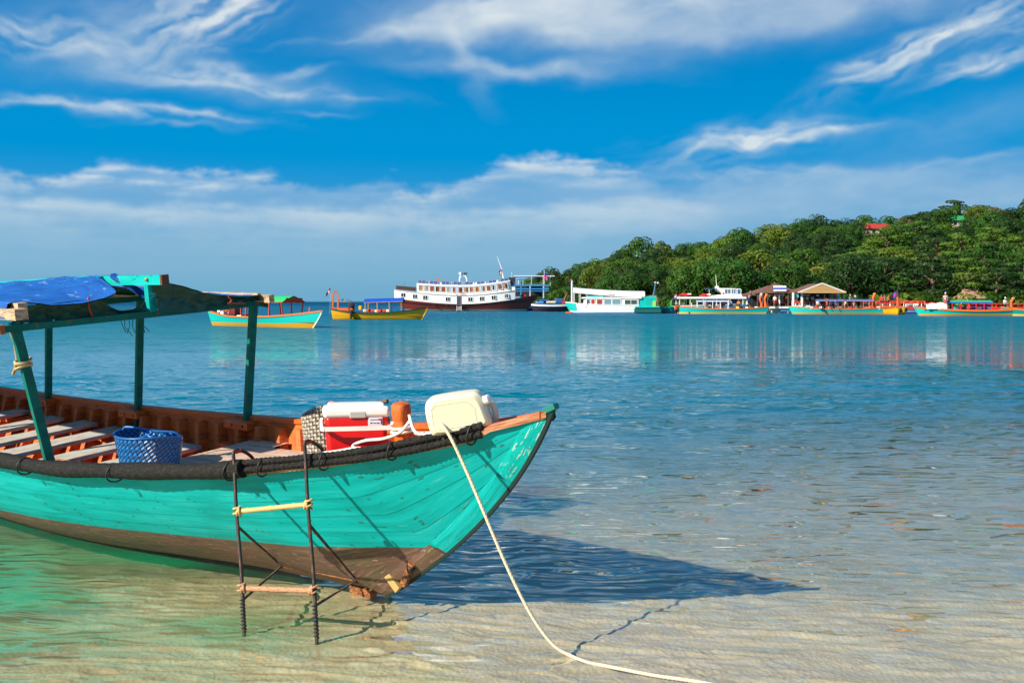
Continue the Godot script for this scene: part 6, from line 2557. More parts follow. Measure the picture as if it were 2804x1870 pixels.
func build_pier() -> void:
	var white := M(0.74, 0.73, 0.70, 0.6)
	var d := 152.0
	var k := d / 2287.0
	var conc := M(0.42, 0.41, 0.38, 0.9)
	var root := thing("pier", "low white pier on piles that carries the two pavilions", "pier", Transform3D(Basis.IDENTITY, sea_spot(1900, d)))
	var X := func(px: float) -> float: return (px - 1900.0) * k
	var y := hgt(703.6, d)
	box_part("deck", root, Vector3(X.call(1945), y - 0.14, -3.5), Vector3(365 * k, 0.28, 9.0), white)
	for i in 20:
		for z in [0.6, -4.0]:
			var c := MB.new()
			c.tube(PackedVector3Array([Vector3(X.call(1770 + i * 18.5), -1.0, z), Vector3(X.call(1770 + i * 18.5), y - 0.28, z)]), 0.14, 7)
			obj("pile", c, conc, root)
	box_part("cross_beam", root, Vector3(X.call(1945), y - 0.40, 0.6), Vector3(362 * k, 0.22, 0.2), conc)
	for q in [[1799.0, 24.0], [2095.0, 28.0]]:
		box_part("blue_screen", root, Vector3(X.call(q[0]), y - 0.52, 0.75), Vector3(q[1] * k, 0.42, 0.04), M(0.03, 0.20, 0.45))
	# railings
	var red := M(0.62, 0.05, 0.02, 0.5)
	for i in 8:
		box_part("rail_post", root, Vector3(X.call(1815 + i * 8.0), y + 0.42, 0.9), Vector3(0.10, 0.84, 0.10), white)
	box_part("hand_rail", root, Vector3(X.call(1843), y + 0.66, 0.9), Vector3(56 * k, 0.30, 0.10), red)
	box_part("lower_rail", root, Vector3(X.call(1843), y + 0.10, 0.95), Vector3(56 * k, 0.16, 0.08), white)
	for i in 22:
		box_part("rail_post", root, Vector3(X.call(1950 + i * 8.0), y + 0.4, 0.9), Vector3(0.08, 0.8, 0.08), white if i % 2 else red)
	box_part("hand_rail", root, Vector3(X.call(2034), y + 0.78, 0.9), Vector3(168 * k, 0.18, 0.10), red)
	var thatch_l := [nz(81, 0.03, 64, 256, 256, 256, 4), nz(82, 0.1, 64, 256, 256, 256, 3)]
	var board := tmat(paint(256, 256, Vector3(0.46, 0.27, 0.10), thatch_l, [[0, 0.4, 0.75, Vector3(0.34, 0.18, 0.06), 0.8], [1, 0.5, 0.8, Vector3(0.56, 0.36, 0.16), 0.7]]), Vector3(0.3, 0.8, 1), 0.8)
	var tile := tmat(paint(256, 256, Vector3(0.14, 0.062, 0.038), thatch_l, [[0, 0.4, 0.75, Vector3(0.20, 0.10, 0.065), 0.8], [1, 0.5, 0.8, Vector3(0.09, 0.04, 0.028), 0.7]]), Vector3(0.5, 0.5, 1), 0.85)
	# hipped pavilion
	var d1 := 154.0
	var k1 := d1 / 2287.0
	var h := thing("hipped_pavilion", "open pavilion with brown hipped roof and striped banner on the pier", "pavilion", Transform3D(Basis.IDENTITY, sea_spot(1775, d1)))
	var P := func(px: float, py: float, z: float) -> Vector3: return Vector3((px - 1775.0) * k1, hgt(py, d1), z)
	var roofs := [["roof", [P.call(1727, 672.5, 2.6), P.call(1824, 671.0, 2.6), P.call(1796, 655.5, -0.5), P.call(1768, 655.5, -0.5)]], ["roof", [P.call(1824, 671.0, 2.6), P.call(1824, 671, -4.6), P.call(1796, 655.5, -1.5), P.call(1796, 655.5, -0.5)]], ["roof", [P.call(1727, 672.5, -4.6), P.call(1727, 672.5, 2.6), P.call(1768, 655.5, -0.5), P.call(1768, 655.5, -1.5)]], ["roof", [P.call(1824, 671.0, -4.6), P.call(1727, 672.5, -4.6), P.call(1768, 655.5, -1.5), P.call(1796, 655.5, -1.5)]], ["roof", [P.call(1766, 656.0, -0.2), P.call(1799, 656.0, -0.2), P.call(1784, 650.0, -1.0), P.call(1780, 650.0, -1.0)]], ["roof", [P.call(1695, 680.5, 1.8), P.call(1729, 675.0, 1.8), P.call(1729, 671.5, -2.5), P.call(1695, 677.0, -2.5)]]]
	for r in roofs:
		var g := MB.new()
		var q: Array = r[1]
		g.quad(q[0], q[1], q[2], q[3])
		var dn := Vector3(0, -0.12, 0)
		g.quad(q[0] + dn, q[1] + dn, q[1], q[0])
		g.quad(q[1] + dn, q[0] + dn, q[3] + dn, q[2] + dn)
		obj("roof", g, tile, h)
	for px: float in [1731.0, 1754.0, 1778.0, 1800.0, 1820.0]:
		for z: float in [2.3, -4.2]:
			var c := MB.new()
			c.bar(P.call(px, 704.0, z), P.call(px, 671.5, z), 0.16, 0.16, Vector3(1, 0, 0))
			obj("post", c, M(0.10, 0.06, 0.04), h)
	box_part("back_wall", h, P.call(1775, 690, -4.3), Vector3(95 * k1, 1.6, 0.1), M(0.012, 0.014, 0.02))
	box_part("counter", h, P.call(1790, 697.5, -0.5), Vector3(55 * k1, 0.7, 0.8), M(0.05, 0.03, 0.03))
	box_part("counter_cloth", h, P.call(1795, 694.4, 0.0), Vector3(40 * k1, 0.14, 0.9), M(0.55, 0.08, 0.06))
	for q in [[1778.0, 675.5, 12.0], [1800.0, 680.0, 9.0]]:
		box_part("hanging_sign", h, P.call(q[0], q[1] + 2.0, 2.0), Vector3(q[2] * k1, 0.18, 0.04), [white, M(0.45, 0.42, 0.05)][int(q[0]) % 2 * 0 + (1 if q[0] > 1790.0 else 0)])
	var bn := thing("striped_banner", "white banner with a broad blue stripe hung on the hipped roof", "banner", Transform3D(Basis.IDENTITY, P.call(1780, 669.0, 2.72) + Vector3(sea_spot(1775, d1).x, 0, -d1)))
	for j in 3:
		var g := MB.new()
		var yy: float = [0.0, 0.26, 0.54][j]
		var hh: float = [0.26, 0.28, 0.30][j]
		g.box(Vector3(0.0, yy + hh * 0.5, -0.02 - 0.30 * (yy + hh * 0.5)), Vector3(29 * k1, hh + 0.005, 0.03), Basis(Vector3(1, 0, 0), -0.28))
		obj("stripe", g, [white, M(0.03, 0.05, 0.48, 0.5), white][j], bn)
	# gabled pavilion
	var d2 := 151.0
	var k2 := d2 / 2287.0
	var gp := thing("gabled_pavilion", "open pavilion with tan boarded gable and white posts on the pier", "pavilion", Transform3D(Basis.IDENTITY, sea_spot(1877, d2)))
	var Q := func(px: float, py: float, z: float) -> Vector3: return Vector3((px - 1877.0) * k2, hgt(py, d2), z)
	# boards of the gable, one above the other
	for j in 6:
		var f0 := j / 6.0
		var f1 := (j + 1) / 6.0 - 0.012
		var g := MB.new()
		var yb := lerpf(671.0, 653.8, f0)
		var yt := lerpf(671.0, 653.8, f1)
		g.quad(Q.call(lerpf(1829.5, 1877, f0), yb, 2.27 + 0.02 * (j % 2)), Q.call(lerpf(1924.5, 1877, f0), yb, 2.27 + 0.02 * (j % 2)), Q.call(lerpf(1924.5, 1877, f1), yt, 2.27), Q.call(lerpf(1829.5, 1877, f1), yt, 2.27))
		obj("gable_board", g, board, gp)
	for s: float in [-1.0, 1.0]:
		var ex := 1877.0 + s * 54.5
		var g := MB.new()
		var a: Vector3 = Q.call(ex, 671.5, 2.2)
		var b: Vector3 = Q.call(1877.0, 650.8, 2.2)
		var back := Vector3(0, 0, -7.0)
		g.quad(a, b, b + back, a + back)
		g.quad(a - Vector3(0, 0.12, 0), b - Vector3(0, 0.12, 0), b + back - Vector3(0, 0.12, 0), a + back - Vector3(0, 0.12, 0))
		obj("roof", g, tile, gp)
		g = MB.new()
		g.bar(a + Vector3(0, -0.02, 0.02), b + Vector3(0, -0.02, 0.02), 0.10, 0.22, Vector3.UP)
		obj("barge_board", g, M(0.66, 0.60, 0.54), gp)
	var ev := MB.new()
	ev.box(Q.call(1877, 671.8, 2.1), Vector3(108 * k2, 0.16, 0.5))
	obj("eave_board", ev, M(0.50, 0.30, 0.14), gp)
	for px: float in [1815.0, 1835.0, 1900.0, 1926.0]:
		for z: float in [1.4, -4.5]:
			var g := MB.new()
			g.bar(Q.call(px, 704.0, z), Q.call(px, 671.8, z), 0.26, 0.26, Vector3(1, 0, 0))
			obj("post", g, white if px < 1850.0 else M(0.16, 0.09, 0.05), gp)
	box_part("back_wall", gp, Q.call(1880, 688, -4.6), Vector3(95 * k2, 2.0, 0.1), M(0.02, 0.025, 0.03))
	box_part("table", gp, Q.call(1890, 687.0, 0.3), Vector3(26 * k2, 0.24, 0.8), M(0.62, 0.18, 0.015))
	box_part("kiosk", gp, Q.call(1911.5, 681.5, 1.0), Vector3(6 * k2, 0.9, 0.4), M(0.50, 0.03, 0.02))
	box_part("water_tank", gp, Q.call(1918.5, 680.5, 1.2), Vector3(5 * k2, 0.9, 0.35), M(0.05, 0.42, 0.45))
	for q in [[1825.0, 679.0, 8.0, 0.5, 0], [1846.0, 677.5, 18.0, 0.22, 1], [1888.0, 682.0, 2.0, 0.6, 2], [1872.0, 678.5, 5.0, 0.2, 3]]:
		box_part("hanging_goods", gp, Q.call(q[0], q[1], 1.1), Vector3(q[2] * k2, q[3], 0.1), [M(0.10, 0.46, 0.44), M(0.60, 0.24, 0.12), M(0.45, 0.25, 0.05), white][q[4]])
	# flags flying along the pier
	var fn := 0
	for q in [[2052.0, 669.0, 145.0, "red and blue flag flying above the yellow skiff", 1.1], [1718.0, 676.0, 150.0, "small faded flag hung under the low wing of the hipped roof", 0.9], [1744.0, 672.0, 149.0, "blue and pink flag hanging before the hipped pavilion", 0.9]]:
		var t := thing("flag_on_pole", q[3], "flag", Transform3D(Basis.IDENTITY, sea_spot(q[0], q[2])))
		var hy := hgt(q[1], q[2])
		var g := MB.new()
		g.tube(PackedVector3Array([Vector3(0.5, 0.4, 0), Vector3(0.48, hy + 0.1, 0)]), 0.03, 5)
		obj("pole", g, M(0.3, 0.3, 0.3), t)
		flag(t, Vector3(0.46, hy, 0), q[4], 0.9, [[M(0.02, 0.06, 0.40), M(0.62, 0.03, 0.05), M(0.02, 0.06, 0.40)], [M(0.5, 0.35, 0.45), M(0.3, 0.35, 0.6)], [M(0.62, 0.45, 0.52), M(0.02, 0.04, 0.20)]][fn], 0.5, Vector3(-1, 0, 0.2))
		fn += 1
	# stacked dinghy and covers between pier and shore at the right
	for q in [[2090.0, 696.0, 14.0, "grey inflatable hull lying on the pier behind the red rail"], [2104.0, 698.0, 10.0, "white dinghy upside down at the right end of the pier"]]:
		var g := MB.new()
		g.rbox(Vector3(0, 0.3, 0), Vector3(q[2] * k, 0.6, 1.0), 0.25)
		var o := obj("upturned_dinghy", g, M(0.25, 0.27, 0.26) if q[0] < 2100.0 else white)
		o.position = Vector3(sea_spot(q[0], 151).x, hgt(703.6, 152), -151)
		tag(o, q[3], "dinghy")


# ---- people: one continuous body from a smooth-joined skeleton, clothes and hair as their own skins

func blob(bones: Array, cell: float, blend: float) -> MB:
	# surface nets over the union of tapered capsules [a, b, ra, rb]
	var lo := Vector3(9, 9, 9)
	var hi := -lo
	for b in bones:
		for e in 2:
			var r: float = b[2 + e] + 0.06
			lo = lo.min(b[e] - Vector3(r, r, r))
			hi = hi.max(b[e] + Vector3(r, r, r))
	var nx := int((hi.x - lo.x) / cell) + 2
	var ny := int((hi.y - lo.y) / cell) + 2
	var nzz := int((hi.z - lo.z) / cell) + 2
	var f := PackedFloat32Array()
	f.resize(nx * ny * nzz)
	f.fill(1.0)
	for i in nx:
		for j in ny:
			for k in nzz:
				var p := lo + Vector3(i, j, k) * cell
				var dd := 1.0
				for b in bones:
					var ab: Vector3 = b[1] - b[0]
					var t := clampf((p - b[0]).dot(ab) / maxf(ab.length_squared(), 1e-6), 0.0, 1.0)
					var d: float = (p - b[0] - ab * t).length() - lerpf(b[2], b[3], t)
					var h := clampf(0.5 + 0.5 * (dd - d) / blend, 0.0, 1.0)
					dd = lerpf(dd, d, h) - blend * h * (1.0 - h)
				f[(i * ny + j) * nzz + k] = dd
	var g := MB.new()
	var id := PackedInt32Array()
	id.resize(f.size())
	id.fill(-1)
	for i in nx - 1:
		for j in ny - 1:
			for k in nzz - 1:
				var acc := Vector3.ZERO
				var cnt := 0
				for e in 12:
					var ax := e / 4
					var o1 := e % 2
					var o2 := (e / 2) % 2
					var a := Vector3i(0, o1, o2) if ax == 0 else Vector3i(o1, 0, o2) if ax == 1 else Vector3i(o1, o2, 0)
					var b := a + (Vector3i(1, 0, 0) if ax == 0 else Vector3i(0, 1, 0) if ax == 1 else Vector3i(0, 0, 1))
					var fa := f[((i + a.x) * ny + j + a.y) * nzz + k + a.z]
					var fb := f[((i + b.x) * ny + j + b.y) * nzz + k + b.z]
					if (fa < 0.0) != (fb < 0.0):
						acc += Vector3(a).lerp(Vector3(b), fa / (fa - fb))
						cnt += 1
				if cnt:
					id[(i * ny + j) * nzz + k] = g.v.size()
					g.v.append(lo + (Vector3(i, j, k) + acc / cnt) * cell)
					g.uv.append(Vector2.ZERO)
	g.n.resize(g.v.size())
	for i in range(1, nx - 1):
		for j in range(1, ny - 1):
			for k in range(1, nzz - 1):
				var at := (i * ny + j) * nzz + k
				var here := f[at] < 0.0
				for ax in 3:
					var st: int = [ny * nzz, nzz, 1][ax]
					if here == (f[at + st] < 0.0):
						continue
					var s1: int = [nzz, 1, ny * nzz][ax]
					var s2: int = [1, ny * nzz, nzz][ax]
					var q := [id[at - s1 - s2], id[at - s2], id[at], id[at - s1]]
					if q.min() < 0:
						continue
					if not here:
						q.reverse()
					var nn: Vector3 = (g.v[q[2]] - g.v[q[0]]).cross(g.v[q[3]] - g.v[q[1]])
					for e in q:
						g.n[e] += nn
					g.ix.append_array([q[0], q[2], q[1], q[0], q[3], q[2]])
	for i in g.n.size():
		g.n[i] = g.n[i].normalized()
	return g


var figures := {}


func figure_parts(pose: String) -> Dictionary:
	if figures.has(pose):
		return figures[pose]
	var V := func(x: float, y: float, z: float) -> Vector3: return Vector3(x, y, z)
	var hip := 0.90
	var sit := pose == "sit"
	if sit:
		hip = 0.48
	var sh := hip + 0.50
	var hd := sh + 0.24
	var legs := []
	var arms := []
	for s: float in [-1.0, 1.0]:
		var h := Vector3(0.09 * s, hip, 0)
		var kn := Vector3(0.11 * s, hip + 0.02, 0.42) if sit else Vector3(0.10 * s, hip - 0.43, 0.06 if s > 0 and pose == "walk" else 0.01)
		var an := Vector3(0.11 * s, 0.06, 0.44) if sit else Vector3(0.11 * s, 0.07, -0.16 if s > 0 and pose == "walk" else 0.10 if pose == "walk" else -0.02)
		legs.append([h, kn, 0.085, 0.055])
		legs.append([kn, an, 0.055, 0.036])
		legs.append([an, an + Vector3(0.01 * s, -0.035, 0.13), 0.036, 0.026])
		var a := Vector3(0.18 * s, sh - 0.03, 0)
		var el := Vector3(0.24 * s, sh - 0.28, -0.02)
		var wr := Vector3(0.25 * s, sh - 0.50, 0.08)
		if sit:
			el = Vector3(0.23 * s, sh - 0.25, 0.08)
			wr = Vector3(0.14 * s, sh - 0.34, 0.30)
		elif pose == "reach" and s > 0:
			el = Vector3(0.26, sh - 0.10, 0.22)
			wr = Vector3(0.20, sh + 0.05, 0.42)
		arms.append([a, el, 0.046, 0.036])
		arms.append([el, wr, 0.036, 0.026])
		for fi in 5:
			var o := Vector3(0.012 * (fi - 2), -0.075 + (0.02 if fi == 0 else 0.0), 0.03) if fi < 4 else Vector3(-0.035 * s, -0.04, 0.03)
			arms.append([wr, wr + o, 0.020, 0.010])
	var torso := [[Vector3(0, hip + 0.02, 0), Vector3(0, hip + 0.25, 0.01), 0.125, 0.115], [Vector3(-0.07, hip + 0.38, 0), Vector3(0.07, hip + 0.38, 0), 0.115, 0.115], [Vector3(-0.13, sh - 0.03, 0), Vector3(0.13, sh - 0.03, 0), 0.065, 0.065]]
	var neck := [[Vector3(0, sh, 0), Vector3(0, hd - 0.07, 0.01), 0.055, 0.05]]
	var head := [[Vector3(0, hd - 0.02, 0.02), Vector3(0, hd + 0.05, 0.0), 0.085, 0.098], [Vector3(0, hd - 0.03, 0.10), Vector3(0, hd + 0.01, 0.095), 0.020, 0.014], [Vector3(-0.095, hd, 0), Vector3(-0.098, hd + 0.02, 0), 0.02, 0.02], [Vector3(0.095, hd, 0), Vector3(0.098, hd + 0.02, 0), 0.02, 0.02]]
	var out := {}
	out.body = blob(torso + neck + head + arms + legs, 0.030, 0.04).mesh()
	var shirt := []
	for b in torso:
		shirt.append([b[0], b[1], b[2] + 0.022, b[3] + 0.022])
	for i in [0, 7]:
		var b: Array = arms[i]
		shirt.append([b[0], b[0].lerp(b[1], 0.75), b[2] + 0.025, b[3] + 0.03])
	out.shirt = blob(shirt, 0.034, 0.04).mesh()
	var pants := [[Vector3(-0.05, hip, 0), Vector3(0.05, hip, 0), 0.145, 0.145]]
	for i in [0, 3]:
		var b: Array = legs[i]
		pants.append([b[0], b[0].lerp(b[1], 0.95), b[2] + 0.028, b[3] + 0.035])
	out.shorts = blob(pants, 0.034, 0.03).mesh()
	out.hair = blob([[Vector3(0, hd + 0.02, -0.025), Vector3(0, hd + 0.065, -0.01), 0.095, 0.103]], 0.030, 0.02).mesh()
	out.hat = blob([[Vector3(0, hd + 0.07, 0.0), Vector3(0, hd + 0.10, 0.0), 0.105, 0.085], [Vector3(0, hd + 0.075, 0.02), Vector3(0, hd + 0.072, 0.14), 0.06, 0.03]], 0.028, 0.02).mesh()
	figures[pose] = out
	return out


func person(pose: String, at: Vector3, turn: float, label: String, shirt, shorts: Material, skin := 0, hat: Material = null, size := 1.0, group := "people along the pier") -> void:
	var f := figure_parts(pose)
	var t := thing("person", label, "person", Transform3D(Basis(Vector3.UP, turn).scaled(Vector3(size, size, size)), at), group)
	obj("body", f.body, M([0.36, 0.24, 0.50][skin], [0.19, 0.11, 0.29][skin], [0.12, 0.06, 0.20][skin], 0.6), t)
	if shirt:
		obj("shirt", f.shirt, shirt, t)
	obj("shorts", f.shorts, shorts, t)
	obj("hair", f.hair, M(0.02, 0.014, 0.01, 0.6), t)
	if hat:
		obj("hat", f.hat, hat, t)


func build_people() -> void:
	var w := M(0.74, 0.74, 0.72, 0.8)
	var k := M(0.015, 0.015, 0.018, 0.8)
	var o := M(0.66, 0.14, 0.015, 0.8)
	var r := M(0.50, 0.03, 0.03, 0.8)
	var b := M(0.02, 0.07, 0.30, 0.8)
	var g := M(0.20, 0.21, 0.20, 0.8)
	var tl := M(0.02, 0.34, 0.33, 0.8)
	var y := hgt(703.6, 152.0)
	# wading by the first longboat
	person("reach", Vector3(sea_spot(1552, 134).x, -0.35, -134), 0.6, "person in orange vest wading beside the bow of the first turquoise longboat", o, k, 0, w)
	person("stand", Vector3(sea_spot(1556.5, 135).x, -0.25, -135), -0.4, "person in black standing in the water beside the first turquoise longboat", k, k, 1)
	var P := func(px: float, z: float) -> Vector3: return Vector3(sea_spot(px, z).x, y, -z)
	person("stand", P.call(1766, 150), 0.3, "person in black on the pier under the hipped roof, nearest to the orange figure posts", k, k, 1)
	person("stand", P.call(1779, 151), -0.5, "person in white shirt and red shorts in the middle of the hipped pavilion", w, r, 0)
	person("walk", P.call(1790, 151), 1.2, "person in pale grey walking under the hipped roof", g, w, 0)
	person("stand", P.call(1806, 153), 0.0, "person in red shirt at the right end of the hipped pavilion", r, k, 1)
	person("stand", P.call(1826, 152.5), 0.2, "person in orange shirt between the two white posts", o, b, 0)
	person("stand", P.call(1846, 152.5), -0.3, "person in teal shirt behind the red rail", tl, k, 0)
	person("reach", P.call(1854, 152.0), 0.8, "person in white shirt reaching up behind the red rail", w, k, 0)
	person("stand", P.call(1866, 152.5), 0.2, "person in white at the left edge of the blue awning, under the gable", w, b, 1)
	person("sit", P.call(1893, 152.5) + Vector3(0, 0.25, 0), 0.2, "person in orange shirt sitting at the orange table", o, k, 0)
	person("stand", P.call(1952, 151), 0.4, "person in white cap standing right of the gabled pavilion", g, k, 1, w)
	person("stand", P.call(1962, 150), 0.0, "person in black top with pale skin right of the gabled pavilion", k, b, 2)
	person("walk", P.call(2024, 151), -1.0, "person in dark red walking on the pier behind the orange prow post", r, k, 0)
	person("stand", P.call(2031, 151), 0.2, "bare chested person with red shorts on the pier behind the yellow skiff", null, r, 0)
	person("stand", P.call(2040, 150), 0.5, "person in orange shirt on the pier left of the red and blue flag", o, k, 0)
	# aboard the longboats
	var D := func(px: float, dist: float, py: float) -> Vector3: return Vector3(sea_spot(px, dist).x, hgt(py, dist), -dist)
	person("stand", D.call(1964, 131.2, 710.0), 0.3, "person in black with white hat standing at the gap of the blue awning", k, k, 1, w, 1.0, "people aboard the longboats")
	var cols := [w, k, r, w, b, g, w, o]
	for i in 12:
		var px := 1878.0 + i * 10.4
		var z := 131.6 if i % 2 else 130.6
		person("sit", D.call(px, z, 709.5), [0.4, -0.6, 1.5, -1.4][i % 4], ["person in " + ["white", "black", "red", "white", "blue", "grey", "white", "orange"][i % 8] + " sitting " + ["first", "second", "third", "fourth", "fifth", "sixth", "seventh", "eighth", "ninth", "tenth", "eleventh", "last"][i] + " from the bow under the long blue awning"][0], cols[i % 8], k, [0, 1, 0, 2][i % 4], w if i % 5 == 2 else null, 0.95, "people sitting under the long blue awning")
	for i in 6:
		person("sit", D.call(1620 + i * 19.0, 135.8, 708.5), [0.4, -0.8, 1.3][i % 3], "person in " + ["white", "blue", "grey", "white", "orange", "white"][i] + " sitting " + ["first", "second", "third", "fourth", "fifth", "last"][i] + " from the bow in the longboat before the yacht", cols[(i + 3) % 8], k, [0, 1, 2][i % 3], null, 0.95, "people sitting in the longboat before the yacht")
	for i in 3:
		person("stand", D.call([1650.0, 1671.0, 1723.0][i], 149.0, 686.0 + 8.0), 0.3 * i, ["person in dark shirt on the yacht's side deck below the mast", "brown haired person leaning out below the yacht's cabin windows", "person in brown at the yacht's bow by the flags"][i], [k, M(0.22, 0.06, 0.03), M(0.30, 0.09, 0.05)][i], k, 0)
	person("stand", D.call(1560, 149.5, 704.5), 0.2, "person in white shirt at the yacht's stern near the flag", w, g, 0)
	person("stand", D.call(2171, 116.6, 706.5), -0.3, "person in pale shirt and white hat beside the white cover on the longboat", M(0.50, 0.30, 0.30), M(0.30, 0.10, 0.08), 0, w, 1.0, "people aboard the longboats")
	person("sit", D.call(2308, 116.5, 709.0), 0.4, "person sitting near the stern of the green canopied longboat", w, k, 0, w, 1.0, "people aboard the longboats")


# ---------------------------------------------------------------- wooded headland

func ridge_h(x: float) -> float:
	# height of the ground along the crest, metres, by distance along the shore
	var at := [5.0, 13.0, 24.0, 36.0, 48.0, 63.0, 77.0, 92.0, 108.0, 121.0, 134.0, 160.0]
	var hs := [3.6, 4.8, 6.2, 7.8, 9.6, 12.4, 15.8, 17.6, 18.0, 19.8, 21.6, 22.6]
	for i in 11:
		if x < at[i + 1]:
			return lerpf(hs[i], hs[i + 1], clampf((x - at[i]) / (at[i + 1] - at[i]), 0.0, 1.0))
	return 22.6


func land(x: float, d: float) -> float:
	var shore := lerpf(205.0, 167.0, smoothstep(6.0, 42.0, x))
	var f := smoothstep(shore, 292.0 - 45.0 * (1.0 - smoothstep(5.0, 60.0, x)), d)
	var west := smoothstep(-12.0 + (d - 180.0) * 0.06, 8.0 + (d - 180.0) * 0.08, x) * smoothstep(shore - 6.0, shore + 2.0, d)
	return -0.9 + (1.2 + ridge_h(x) * f) * west + 0.6 * sin(x * 0.11) * sin(d * 0.09) * f


func leaf_ball(g: MB, c: Vector3, r: Vector3, count: int, size: float, up_bias := 0.35) -> void:
	for i in count:
		var dir := Vector3(rng.randfn(), rng.randfn() * 0.9 + up_bias, rng.randfn()).normalized()
		var rad := pow(rng.randf(), 0.33) * 0.25 + 0.78
		var p := c + dir * r * rad
		var nn := (dir * 1.0 + Vector3(rng.randf_range(-1, 1), rng.randf_range(-0.4, 1.0), rng.randf_range(-1, 1)) * 0.75).normalized()
		var t := nn.cross(Vector3(rng.randf_range(-1, 1), rng.randf_range(-1, 1), rng.randf_range(-1, 1))).normalized()
		var b := nn.cross(t)
		var s := size * rng.randf_range(0.6, 1.3)
		var k := g.v.size()
		# a bent four-cornered spray
		g.v.append_array([p - t * s, p - b * s * 0.7 + nn * s * 0.2, p + t * s, p + b * s * 0.7 - nn * s * 0.1])
		var n2 := (nn * 0.6 + dir * 0.6).normalized()
		g.n.append_array([n2, n2, n2, n2])
		g.uv.append_array([Vector2(0, 0), Vector2(1, 0), Vector2(1, 1), Vector2(0, 1)])
		g.ix.append_array([k, k + 2, k + 1, k, k + 3, k + 2])


func tree_proto(kind: int, sd: int) -> Array:
	rng.seed = 1000 + sd * 17 + kind
	var crown := MB.new()
	var trunk := MB.new()
	var H := 7.0
	if kind == 0:
		# round broadleaf crown made of many lobes
		var n := 11 + rng.randi() % 4
		for i in n:
			var a := i * 2.4 + rng.randf()
			var f := float(i) / n
			var y := lerpf(2.6, 6.4, pow(f, 0.8))
			var rr := 2.5 * sin(PI * clampf(0.22 + 0.68 * f, 0.0, 1.0)) * rng.randf_range(0.6, 1.0)
			if i == n - 1:
				rr = 0.3
			var s := rng.randf_range(0.95, 1.6)
			leaf_ball(crown, Vector3(cos(a) * rr, y, sin(a) * rr), Vector3(s, s * 0.78, s), 190, 0.19)
			trunk.tube(PackedVector3Array([Vector3(0, 1.6 + f * 2.0, 0), Vector3(cos(a) * rr * 0.5, lerpf(2.0, y, 0.6), sin(a) * rr * 0.5), Vector3(cos(a) * rr, y, sin(a) * rr)]), [0.12, 0.08, 0.03], 5, false)
		trunk.tube(PackedVector3Array([Vector3(0, -1.0, 0), Vector3(0.1, 1.5, 0), Vector3(0, 3.8, 0.1), Vector3(0.1, 5.6, 0)]), [0.28, 0.22, 0.15, 0.05], 7, false)
	elif kind == 1:
		# flat layered crown on spreading limbs
		for i in 13:
			var f := i / 12.0
			var a := i * 2.39996 + rng.randf() * 0.6
			var y := 2.0 + f * 4.6
			var rr := lerpf(3.2, 0.9, f * f) * rng.randf_range(0.55, 1.0)
			var s := rng.randf_range(1.2, 1.9) * lerpf(1.0, 0.7, f)
			leaf_ball(crown, Vector3(cos(a) * rr, y, sin(a) * rr), Vector3(s * 1.25, s * 0.26, s * 1.25), 150, 0.18, 0.6)
			trunk.tube(PackedVector3Array([Vector3(0, y - 1.0, 0), Vector3(cos(a) * rr * 0.5, y - 0.45, sin(a) * rr * 0.5), Vector3(cos(a) * rr, y - 0.15, sin(a) * rr)]), [0.10, 0.07, 0.03], 5, false)
		trunk.tube(PackedVector3Array([Vector3(0, -1.0, 0), Vector3(0.15, 2.0, 0), Vector3(-0.1, 4.4, 0.1), Vector3(0, 6.4, 0)]), [0.30, 0.22, 0.14, 0.05], 7, false)
	elif kind == 2:
		# thin, half bare crown
		for i in 8:
			var a := i * 2.4
			var f := i / 7.0
			var rr := 1.6 * sin(PI * (0.25 + 0.6 * f))
			var s := rng.randf_range(0.7, 1.0)
			leaf_ball(crown, Vector3(cos(a) * rr, 2.2 + 3.4 * f, sin(a) * rr), Vector3(s, s * 0.8, s), 55, 0.20)
			trunk.tube(PackedVector3Array([Vector3(0, 1.4 + f * 2.0, 0), Vector3(cos(a) * rr * 1.2, 2.6 + 3.6 * f, sin(a) * rr * 1.2)]), [0.10, 0.02], 5, false)
		trunk.tube(PackedVector3Array([Vector3(0, -1.0, 0), Vector3(0, 2.5, 0), Vector3(0.1, 5.4, 0)]), [0.22, 0.15, 0.05], 7, false)
	elif kind == 3:
		# palm: fronds with hanging leaflets, so that each frond reads as a feather
		for i in 22:
			var a := i * 2.39996
			var e := lerpf(1.2, -0.35, i / 21.0)
			var L := rng.randf_range(2.5, 3.2)
			var dir := Vector3(cos(a), 0, sin(a))
			var prev := Vector3(0, 5.6, 0)
			for q in range(1, 12):
				var f := q / 11.0
				var p := Vector3(0, 5.6, 0) + dir * L * f * cos(e * (1.0 - f * 0.3)) + Vector3(0, L * (sin(e) * f - 0.55 * f * f), 0)
				var side := dir.cross(Vector3.UP)
				for s: float in [-1.0, 1.0]:
					var tip := p + side * s * 0.62 * sin(PI * clampf(f * 0.85 + 0.12, 0.0, 1.0)) + dir * 0.25 - Vector3(0, 0.30, 0)
					crown.tri(prev, p, tip)
				prev = p
		trunk.tube(PackedVector3Array([Vector3(0.5, -1.0, 0), Vector3(0.3, 1.5, 0), Vector3(0.05, 3.8, 0.0), Vector3(0, 5.7, 0)]), [0.22, 0.17, 0.14, 0.12], 8, false)
	return [crown.mesh(), trunk.mesh()]


func leaf_mat(r: float, g: float, b: float) -> StandardMaterial3D:
	var m := M(r, g, b, 0.55)
	m.metallic_specular = 0.3
	m.backlight_enabled = true
	m.backlight = Color(0.38, 0.40, 0.22)
	return m


